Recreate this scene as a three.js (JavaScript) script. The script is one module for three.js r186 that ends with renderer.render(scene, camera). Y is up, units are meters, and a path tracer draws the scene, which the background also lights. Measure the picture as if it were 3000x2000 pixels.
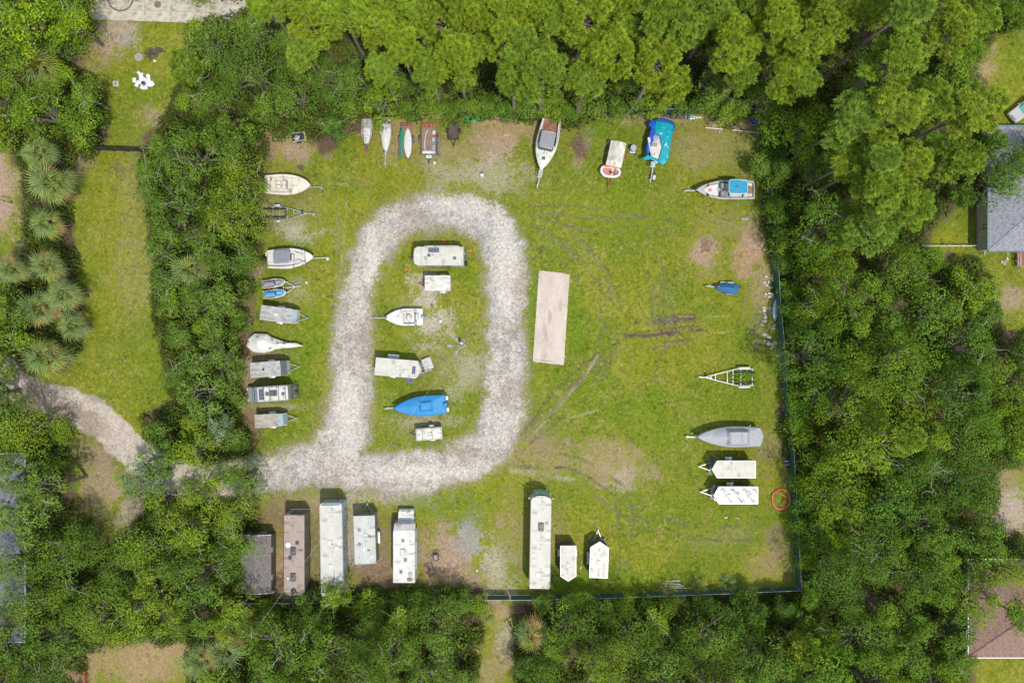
import * as THREE from 'three';
import { mergeGeometries } from 'three/addons/utils/BufferGeometryUtils.js';
import { RoundedBoxGeometry } from 'three/addons/geometries/RoundedBoxGeometry.js';

// ---------------------------------------------------------------- camera, sky, sun, exposure
const scene = new THREE.Scene();
const FLY = 91;                                   // height of the drone in metres
const camera = new THREE.PerspectiveCamera(53.1, 1024 / 682, 1, 4000);
camera.position.set(0, FLY, 0);
camera.up.set(0, 0, -1);
camera.lookAt(0, 0, 0);
const renderer = new THREE.WebGLRenderer({ antialias: true });
renderer.toneMapping = THREE.LinearToneMapping;
renderer.toneMappingExposure = 1.45;
renderer.shadowMap.enabled = true;

function rng(seed) { let a = seed >>> 0; return () => { a = (a + 0x6D2B79F5) | 0; let t = Math.imul(a ^ (a >>> 15), 1 | a); t = (t + Math.imul(t ^ (t >>> 7), 61 | t)) ^ t; return ((t ^ (t >>> 14)) >>> 0) / 4294967296; }; }
const PERM = (() => { const r = rng(77), p = new Float32Array(65536); for (let i = 0; i < 65536; i++) p[i] = r(); return p; })();
const hash2 = (i, j) => PERM[(i * 73 + j * 9277 + ((i * j) & 1023) * 31) & 65535];
function vnoise(x, y) {
  const i = Math.floor(x), j = Math.floor(y); let u = x - i, v = y - j; u = u * u * (3 - 2 * u); v = v * v * (3 - 2 * v);
  const a = hash2(i, j), b = hash2(i + 1, j), c = hash2(i, j + 1), d = hash2(i + 1, j + 1);
  return a + (b - a) * u + (c - a) * v + (a - b - c + d) * u * v;
}
function fbm(x, y, o = 4) { let s = 0, a = 0.5, t = 0; for (let k = 0; k < o; k++) { s += a * vnoise(x, y); t += a; x = x * 2.03 + 17.3; y = y * 2.03 + 9.1; a *= 0.5; } return s / t; }
const clamp = (x, a = 0, b = 1) => Math.min(b, Math.max(a, x));
const sstep = (a, b, x) => { const t = clamp((x - a) / (b - a)); return t * t * (3 - 2 * t); };
const lerp = (a, b, t) => a + (b - a) * t;

const SUN = new THREE.Vector3(0.26, 1, 0.40).normalize();
{ // sky: summer blue with broken white cloud
  const w = 512, h = 256, d = new Float32Array(w * h * 4);
  for (let j = 0; j < h; j++) for (let i = 0; i < w; i++) {
    const el = ((j + 0.5) / h - 0.5) * Math.PI, az = ((i + 0.5) / w - 0.5) * 2 * Math.PI, y = Math.sin(el), k = (j * w + i) * 4;
    let c;
    if (y > 0) {
      const t = Math.pow(y, 0.5); c = [lerp(0.78, 0.32, t), lerp(0.82, 0.46, t), lerp(0.86, 0.70, t)];
      const q = Math.cos(el) / (y + 0.18), n = fbm(Math.cos(az) * q * 1.7 + 40, Math.sin(az) * q * 1.7 + 40, 5);
      const m = sstep(0.46, 0.66, n) * 0.9, g = 0.80 + 0.6 * fbm(Math.cos(az) * q * 3 + 90, Math.sin(az) * q * 3 + 12, 3);
      c = [lerp(c[0], g, m), lerp(c[1], g, m), lerp(c[2], g * 1.02, m)];
    } else c = [0.16, 0.18, 0.09];
    d[k] = c[0]; d[k + 1] = c[1]; d[k + 2] = c[2]; d[k + 3] = 1;
  }
  const sky = new THREE.DataTexture(d, w, h, THREE.RGBAFormat, THREE.FloatType);
  sky.mapping = THREE.EquirectangularReflectionMapping; sky.magFilter = THREE.LinearFilter; sky.minFilter = THREE.LinearFilter; sky.wrapS = THREE.RepeatWrapping; sky.needsUpdate = true;
  scene.background = sky; scene.environment = sky; scene.backgroundIntensity = 1.0; scene.environmentIntensity = 1.0;
}
const sun = new THREE.DirectionalLight(new THREE.Color(1, 0.95, 0.86), 3.4);
sun.position.copy(SUN).multiplyScalar(160); sun.castShadow = true; sun.shadow.radius = 4;
sun.shadow.mapSize.set(4096, 4096);
Object.assign(sun.shadow.camera, { left: -95, right: 95, top: 75, bottom: -75, near: 10, far: 320 });
scene.add(sun); scene.add(sun.target);

// ---------------------------------------------------------------- survey units: the lot was measured on a 22-units-per-metre plan
const S = 22;
const gx = px => (px - 1500) / S, gz = py => (py - 1000) / S;
const P = (px, py, h = 0) => [gx(px) * (FLY - h) / FLY, gz(py) * (FLY - h) / FLY];   // where a point seen at that place stands if it is h high
const M = (u, h = 0) => u / S * (FLY - h) / FLY;

// ---------------------------------------------------------------- geometry helpers
const V3 = (x, y, z) => new THREE.Vector3(x, y, z);
function boxUV(g) {               // uv in metres, projected along the main axis of each face
  const p = g.attributes.position, n = g.attributes.normal, uv = new Float32Array(p.count * 2);
  for (let i = 0; i < p.count; i++) {
    const ax = Math.abs(n.getX(i)), ay = Math.abs(n.getY(i)), az = Math.abs(n.getZ(i));
    let a, b; if (ay >= ax && ay >= az) { a = p.getX(i); b = p.getZ(i); } else if (ax >= az) { a = p.getZ(i); b = p.getY(i); } else { a = p.getX(i); b = p.getY(i); }
    uv[i * 2] = a; uv[i * 2 + 1] = b;
  }
  g.setAttribute('uv', new THREE.BufferAttribute(uv, 2)); return g;
}
function clean(g) { let q = g.index ? g.toNonIndexed() : g; for (const k of Object.keys(q.attributes)) if (!['position', 'normal', 'uv'].includes(k)) q.deleteAttribute(k); q.clearGroups?.(); return boxUV(q); }
const join = gs => { gs = [gs].flat(9); return gs.length === 1 ? clean(gs[0]) : mergeGeometries(gs.map(clean)); };
const bx = (w, h, d, x = 0, y = 0, z = 0, ry = 0, rz = 0, rx = 0) => { const g = new THREE.BoxGeometry(w, h, d); if (rx) g.rotateX(rx); if (rz) g.rotateZ(rz); if (ry) g.rotateY(ry); return g.translate(x, y, z); };
const rb = (w, h, d, r, x = 0, y = 0, z = 0, ry = 0, rz = 0, seg = 2) => { const g = new RoundedBoxGeometry(w, h, d, seg, Math.min(r, w / 2.01, h / 2.01, d / 2.01)); if (rz) g.rotateZ(rz); if (ry) g.rotateY(ry); return g.translate(x, y, z); };
const cy = (r0, r1, h, x = 0, y = 0, z = 0, n = 14) => new THREE.CylinderGeometry(r1, r0, h, n).translate(x, y, z);
function bar(a, b, r, n = 7, r2 = r) { const A = V3(...a), B = V3(...b), d = B.clone().sub(A), g = new THREE.CylinderGeometry(r2, r, d.length(), n); g.applyQuaternion(new THREE.Quaternion().setFromUnitVectors(V3(0, 1, 0), d.normalize())); return g.translate((a[0] + b[0]) / 2, (a[1] + b[1]) / 2, (a[2] + b[2]) / 2); }
function beam(a, b, w, h) { const A = V3(...a), B = V3(...b), d = B.clone().sub(A), L = d.length(), g = new THREE.BoxGeometry(L, h, w); const yaw = Math.atan2(-d.z, d.x), pit = Math.asin(d.y / L); g.rotateZ(pit); g.rotateY(yaw); return g.translate((a[0] + b[0]) / 2, (a[1] + b[1]) / 2, (a[2] + b[2]) / 2); }
const tube = (pts, r, seg = 40, n = 7, closed = false) => new THREE.TubeGeometry(new THREE.CatmullRomCurve3(pts.map(p => V3(...p)), closed), seg, r, n, closed);
function slab(pts, y0, y1, bevel = 0) {    // plan outline [[x,z]...] raised from y0 to y1
  const s = new THREE.Shape(pts.map(p => new THREE.Vector2(p[0], -p[1])));
  const g = new THREE.ExtrudeGeometry(s, { depth: y1 - y0 - 2 * bevel, bevelEnabled: bevel > 0, bevelSize: bevel, bevelThickness: bevel, bevelSegments: 2, bevelOffset: -bevel, curveSegments: 6 });
  g.rotateX(-Math.PI / 2); return g.translate(0, y0 + bevel, 0);
}
function rrect(w, d, r, n = 4) { const o = []; for (const [sx, sz, a0] of [[1, 1, 0], [-1, 1, 90], [-1, -1, 180], [1, -1, 270]]) for (let k = 0; k <= n; k++) { const a = (a0 + 90 * k / n) * Math.PI / 180; o.push([sx * (w / 2 - r) + r * Math.cos(a), sz * (d / 2 - r) + r * Math.sin(a)]); } return o; }
function gridGeo(rows) {          // rows: array of arrays of [x,y,z] with equal lengths
  const m = rows.length, n = rows[0].length, pos = [], idx = [];
  for (const r of rows) for (const p of r) pos.push(...p);
  for (let i = 0; i < m - 1; i++) for (let j = 0; j < n - 1; j++) { const a = i * n + j, b = a + 1, c = a + n, d = c + 1; idx.push(a, b, c, b, d, c); }
  const g = new THREE.BufferGeometry(); g.setAttribute('position', new THREE.Float32BufferAttribute(pos, 3)); g.setIndex(idx); g.computeVertexNormals(); return g;
}

// ---------------------------------------------------------------- textures and materials
function dataTex(w, h, f, srgb = true) {
  const d = new Uint8Array(w * h * 4);
  for (let j = 0; j < h; j++) for (let i = 0; i < w; i++) { const c = f(i / w, j / h, i, j), k = (j * w + i) * 4; d[k] = clamp(c[0]) * 255; d[k + 1] = clamp(c[1]) * 255; d[k + 2] = clamp(c[2]) * 255; d[k + 3] = 255; }
  const t = new THREE.DataTexture(d, w, h); t.magFilter = THREE.LinearFilter; t.minFilter = THREE.LinearMipmapLinearFilter; t.generateMipmaps = true; t.wrapS = t.wrapT = THREE.RepeatWrapping; if (srgb) t.colorSpace = THREE.SRGBColorSpace; t.needsUpdate = true; return t;
}
const tnoise = (u, v, f, o) => { // tileable blend of fbm
  const a = fbm(u * f, v * f, o), b = fbm((u - 1) * f, v * f, o), c = fbm(u * f, (v - 1) * f, o), d = fbm((u - 1) * f, (v - 1) * f, o); return lerp(lerp(a, b, u), lerp(c, d, u), v); };
const rep = (t, s, s2 = s) => { t.repeat.set(s, s2); return t; };
const TX = {};
TX.grime = rep(dataTex(256, 256, (u, v) => { const n = tnoise(u, v, 5, 4), f = tnoise(u, v, 40, 2), s = sstep(0.50, 0.80, tnoise(u, v * 0.4, 12, 4)); const k = 0.82 + 0.2 * n + 0.10 * f - 0.24 * s; return [k, k * 0.99, k * 0.97]; }), 0.22);
TX.worn = rep(dataTex(256, 256, (u, v) => { const n = tnoise(u, v, 6, 4), f = tnoise(u, v, 48, 2), s = sstep(0.42, 0.80, tnoise(u * 0.5, v, 10, 4)); const k = 0.72 + 0.30 * n + 0.14 * f - 0.24 * s; return [k, k * 0.98, k * 0.94]; }), 0.3);
TX.cloth = rep(dataTex(256, 256, (u, v, i, j) => { const n = tnoise(u, v, 6, 4), k = 0.8 + 0.2 * n + 0.05 * ((i ^ j) & 1) + 0.06 * tnoise(u, v, 60, 1); return [k, k, k]; }), 0.5);
TX.wood = rep(dataTex(256, 256, (u, v) => { const g = tnoise(u * 0.3, v, 26, 3), n = tnoise(u, v, 5, 3), k = 0.55 + 0.4 * g + 0.2 * n; return [k, k * 0.97, k * 0.93]; }), 0.8);
TX.shingle = rep(dataTex(256, 256, (u, v, i, j) => { const row = Math.floor(v * 16), tab = hash2(Math.floor(u * 14 + (row % 2) * 0.5) % 14, row), n = tnoise(u, v, 60, 2), k = 0.68 + 0.2 * tab + 0.2 * n - ((v * 16) % 1 < 0.1 ? 0.13 : 0); return [k, k, k * 1.02]; }), 0.45);
TX.bark = rep(dataTex(128, 256, (u, v) => { const k = 0.5 + 0.55 * tnoise(u, v * 0.3, 24, 3); return [k, k * 0.97, k * 0.93]; }), 1, 0.6);
TX.bump = rep(dataTex(256, 256, (u, v) => { const k = tnoise(u, v, 9, 4); return [k, k, k]; }, false), 0.35);
TX.weave = rep(dataTex(128, 128, (u, v, i, j) => { const k = tnoise(u, v, 40, 2); return [k, k, k]; }, false), 2);
const lin = (r, g, b) => new THREE.Color().setRGB(r, g, b);
const MT = {};
function mat(key, rgb, o = {}) {
  if (MT[key]) return MT[key];
  const phys = o.clearcoat || o.transmission || o.sheen;
  const m = new (phys ? THREE.MeshPhysicalMaterial : THREE.MeshStandardMaterial)({ color: lin(...rgb), roughness: 0.6, metalness: 0, ...o });
  m.name = key; return MT[key] = m;
}
const W = {
  white: mat('white paint', [0.44, 0.44, 0.432], { map: TX.grime, roughness: 0.45 }),
  cream: mat('cream roof membrane', [0.40, 0.39, 0.355], { map: TX.grime, roughness: 0.6 }),
  gel: mat('white gelcoat', [0.485, 0.482, 0.465], { map: TX.grime, clearcoat: 0.5, clearcoatRoughness: 0.25, roughness: 0.4 }),
  creamGel: mat('cream gelcoat', [0.50, 0.465, 0.405], { map: TX.grime, clearcoat: 0.4, clearcoatRoughness: 0.3, roughness: 0.45 }),
  greyGel: mat('grey deck', [0.30, 0.29, 0.30], { map: TX.grime, roughness: 0.55 }),
  greyRoof: mat('weathered grey aluminium roof', [0.37, 0.375, 0.39], { map: TX.worn, roughness: 0.5, metalness: 0.25, bumpMap: TX.bump, bumpScale: 0.012 }),
  tanRoof: mat('weathered tan grey roof', [0.31, 0.29, 0.26], { map: TX.worn, roughness: 0.6 }),
  paleRoof: mat('pale chalky roof', [0.50, 0.50, 0.485], { map: TX.worn, roughness: 0.55 }),
  silver: mat('thin bright sheet metal', [0.40, 0.40, 0.39], { map: TX.grime, metalness: 0.5, roughness: 0.2, bumpMap: TX.bump, bumpScale: 0.05 }),
  silverFlat: mat('brushed sheet metal', [0.62, 0.63, 0.65], { map: TX.grime, metalness: 0.7, roughness: 0.35 }),
  brown: mat('taupe painted roof', [0.25, 0.195, 0.165], { map: TX.grime, roughness: 0.5 }),
  brownSide: mat('brown side wall', [0.14, 0.105, 0.08], { map: TX.grime, roughness: 0.4 }),
  galv: mat('galvanised steel', [0.38, 0.39, 0.41], { map: TX.grime, metalness: 0.55, roughness: 0.42 }),
  alu: mat('pale aluminium', [0.46, 0.47, 0.48], { metalness: 0.5, roughness: 0.4 }),
  black: mat('black plastic', [0.022, 0.023, 0.025], { roughness: 0.45 }),
  dark: mat('dark grey plastic', [0.07, 0.072, 0.08], { roughness: 0.5 }),
  slate: mat('slate grey canvas', [0.155, 0.165, 0.195], { map: TX.cloth, roughness: 0.85 }),
  canvas: mat('grey canvas', [0.21, 0.21, 0.23], { map: TX.cloth, roughness: 0.9 }),
  carpet: mat('black bunk carpet', [0.016, 0.016, 0.018], { roughness: 0.95 }),
  rubber: mat('tyre rubber', [0.025, 0.025, 0.026], { roughness: 0.85 }),
  glass: mat('dark tinted glass', [0.03, 0.04, 0.045], { roughness: 0.06, clearcoat: 1, clearcoatRoughness: 0.03 }),
  teal: mat('green tinted windscreen', [0.07, 0.28, 0.22], { roughness: 0.08, clearcoat: 1, clearcoatRoughness: 0.04 }),
  blueWhite: mat('pale blue painted front', [0.24, 0.32, 0.36], { map: TX.grime, roughness: 0.35 }),
  solar: mat('solar cells', [0.05, 0.055, 0.10], { roughness: 0.16, metalness: 0.2 }),
  solarFrame: mat('solar frame', [0.35, 0.36, 0.38], { metalness: 0.6, roughness: 0.4 }),
  red: mat('red plastic', [0.50, 0.03, 0.03], { roughness: 0.4 }),
  lamp: mat('red tail lamp', [0.35, 0.015, 0.015], { roughness: 0.25 }),
  orange: mat('orange plastic', [0.70, 0.13, 0.03], { roughness: 0.5 }),
  blue: mat('blue plastic', [0.02, 0.13, 0.42], { roughness: 0.4 }),
  wood: mat('weathered deck boards', [0.26, 0.19, 0.15], { map: TX.wood, roughness: 0.85 }),
  rust: mat('rusty red paint', [0.30, 0.09, 0.06], { map: TX.worn, roughness: 0.75 }),
  concrete: mat('concrete', [0.40, 0.375, 0.33], { map: TX.worn, roughness: 0.9 }),
  stone: mat('pale broken concrete', [0.41, 0.39, 0.35], { map: TX.worn, roughness: 0.92 }),
  pvc: mat('white pvc', [0.48, 0.475, 0.46], { roughness: 0.4 }),
  railM: mat('dull fence pipe', [0.30, 0.31, 0.32], { metalness: 0.3, roughness: 0.6 }),
  teak: mat('timber', [0.28, 0.17, 0.10], { map: TX.wood, roughness: 0.75 }),
};

// ---------------------------------------------------------------- naming: things, parts, setting
const taken = {};
function numbered(n) { const k = taken[n] = (taken[n] ?? -1) + 1; return k ? `${n}_${String(k).padStart(3, '0')}` : n; }
function obj(name, geos, m, parent) { const o = new THREE.Mesh(geos.isBufferGeometry ? geos : join(geos), m); o.name = name; o.castShadow = o.receiveShadow = true; parent.add(o); return o; }
function tag(o, label, category, group, kind) { o.userData.label = label; if (category) o.userData.category = category; if (group) o.userData.group = group; if (kind) o.userData.kind = kind; return o; }
function thing(name, label, category, x, z, deg = 0, group) { const o = new THREE.Group(); o.name = numbered(name); o.position.set(x, 0, z); o.rotation.y = deg * Math.PI / 180; scene.add(o); return tag(o, label, category, group, 'thing'); }
const at = (name, label, category, px, py, h, deg, group) => { const [x, z] = P(px, py, h); return thing(name, label, category, x, z, deg, group); };
function struct(name, geos, m) { const o = obj(numbered(name), geos, m, scene); o.userData.kind = 'structure'; return o; }
// ---------------------------------------------------------------- plan of the place (survey units)
const D = 1.2755;                                   // sketch units to survey units
const poly = a => a.map(([x, y]) => [x * D, y * D]);
const OPEN = {
  lot: poly([[640, 322], [690, 300], [735, 352], [775, 345], [825, 300], [840, 272], [900, 270], [960, 280], [990, 262], [1040, 270], [1130, 275], [1180, 285], [1240, 278], [1285, 300], [1320, 300], [1370, 272], [1375, 255], [1640, 250], [1655, 292], [1690, 300], [1715, 270], [1738, 280], [1745, 330], [1750, 400], [1745, 470], [1750, 560], [1765, 600], [1775, 690], [1790, 760], [1800, 850], [1795, 920], [1780, 970], [1800, 1040], [1820, 1100], [1825, 1200], [1832, 1360], [1700, 1362], [1500, 1372], [1340, 1368], [1300, 1350], [1270, 1372], [1170, 1378], [1100, 1345], [1020, 1338], [940, 1342], [860, 1348], [800, 1342], [715, 1338], [700, 1375], [640, 1380], [575, 1365], [556, 1300], [600, 1250], [598, 1150], [570, 1110], [590, 1010], [552, 950], [560, 860], [566, 790], [580, 700], [600, 600], [600, 530], [610, 460], [606, 400]]),
  strip: poly([[215, 0], [640, 0], [425, 52], [430, 110], [440, 150], [400, 200], [390, 240], [330, 310], [312, 400], [330, 480], [345, 620], [350, 720], [370, 830], [390, 925], [320, 950], [330, 1020], [300, 1060], [270, 1045], [200, 1000], [60, 915], [50, 870], [150, 850], [200, 800], [200, 700], [185, 600], [165, 480], [170, 390], [240, 345], [250, 270], [240, 200], [170, 110], [225, 95]]),
  nook: poly([[170, 960], [262, 1040], [315, 1075], [310, 1180], [260, 1240], [210, 1200], [150, 1060]]),
  mulch: poly([[-60, 338], [20, 345], [52, 400], [48, 540], [20, 590], [-60, 600]]),
  yard: poly([[205, 1500], [260, 1480], [425, 1480], [420, 1530], [440, 1600], [205, 1600]]),
  path: poly([[1118, 1372], [1180, 1374], [1168, 1440], [1178, 1500], [1185, 1640], [1085, 1640], [1105, 1500]]),
  east1: poly([[2255, 145], [2300, 80], [2460, 40], [2460, 300], [2285, 300], [2300, 250], [2270, 200]]),
  east2: poly([[2140, 530], [2200, 480], [2460, 470], [2460, 760], [2310, 750], [2280, 640], [2245, 585], [2140, 568]]),
  east3: poly([[2295, 1075], [2460, 1060], [2460, 1230], [2330, 1215], [2300, 1170]]),
  east4: poly([[2262, 1455], [2300, 1390], [2460, 1370], [2460, 1640], [2245, 1640], [2232, 1525]]),
};
function inPoly(p, x, y) { let c = false; for (let i = 0, j = p.length - 1; i < p.length; j = i++) { const a = p[i], b = p[j]; if ((a[1] > y) !== (b[1] > y) && x < (b[0] - a[0]) * (y - a[1]) / (b[1] - a[1]) + a[0]) c = !c; } return c; }
function segD(x, y, a, b) { const dx = b[0] - a[0], dy = b[1] - a[1], t = clamp(((x - a[0]) * dx + (y - a[1]) * dy) / (dx * dx + dy * dy || 1)); return [Math.hypot(x - a[0] - t * dx, y - a[1] - t * dy), t]; }
function polyD(p, x, y) { let d = 1e9; for (let i = 0, j = p.length - 1; i < p.length; j = i++) { const q = segD(x, y, p[i], p[j])[0]; if (q < d) d = q; } return inPoly(p, x, y) ? -d : d; }   // negative inside
function openD(x, y) { let d = 1e9; for (const k in OPEN) { const q = polyD(OPEN[k], x, y); if (q < d) d = q; } return d; }
// gravel drive: centre line with half widths
const LOOP = [[540, 1098, 40], [640, 1085, 44], [740, 1060, 52], [795, 1000, 54], [808, 900, 48], [808, 800, 42], [815, 700, 36], [838, 600, 36], [880, 530, 42], [940, 495, 44], [1010, 487, 44], [1080, 490, 46], [1130, 520, 46], [1157, 570, 46], [1164, 650, 46], [1163, 750, 44], [1163, 850, 44], [1160, 930, 46], [1135, 1010, 50], [1080, 1060, 46], [980, 1085, 44], [860, 1085, 46], [740, 1078, 46]].map(([x, y, w]) => [x * D, y * D, w * D]);
function loopD(x, y) { let d = 1e9; for (let i = 0; i < LOOP.length - 1; i++) { const [q, t] = segD(x, y, LOOP[i], LOOP[i + 1]); const e = q - lerp(LOOP[i][2], LOOP[i + 1][2], t); if (e < d) d = e; } return d; }
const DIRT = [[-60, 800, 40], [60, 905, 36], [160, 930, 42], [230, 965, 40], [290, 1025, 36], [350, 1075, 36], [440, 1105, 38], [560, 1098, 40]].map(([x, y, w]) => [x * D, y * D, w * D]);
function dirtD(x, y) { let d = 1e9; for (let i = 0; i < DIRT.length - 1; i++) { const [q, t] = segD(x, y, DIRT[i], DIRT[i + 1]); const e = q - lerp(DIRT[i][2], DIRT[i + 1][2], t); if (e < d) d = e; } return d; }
// coarse fields, read back bilinearly
const FX0 = -360, FY0 = -260, FW = 3720, FH = 2520, CELL = 6, CN = FW / CELL + 1, CM = FH / CELL + 1;
function field(f) { const a = new Float32Array(CN * CM); for (let j = 0; j < CM; j++) for (let i = 0; i < CN; i++) a[j * CN + i] = f(FX0 + i * CELL, FY0 + j * CELL); return (x, y) => { const u = clamp((x - FX0) / CELL, 0, CN - 1.001), v = clamp((y - FY0) / CELL, 0, CM - 1.001), i = u | 0, j = v | 0, fu = u - i, fv = v - j, k = j * CN + i; return (a[k] * (1 - fu) + a[k + 1] * fu) * (1 - fv) + (a[k + CN] * (1 - fu) + a[k + CN + 1] * fu) * fv; }; }
const fOpen = field(openD), fLoop = field(loopD), fDirt = field(dirtD);
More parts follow.
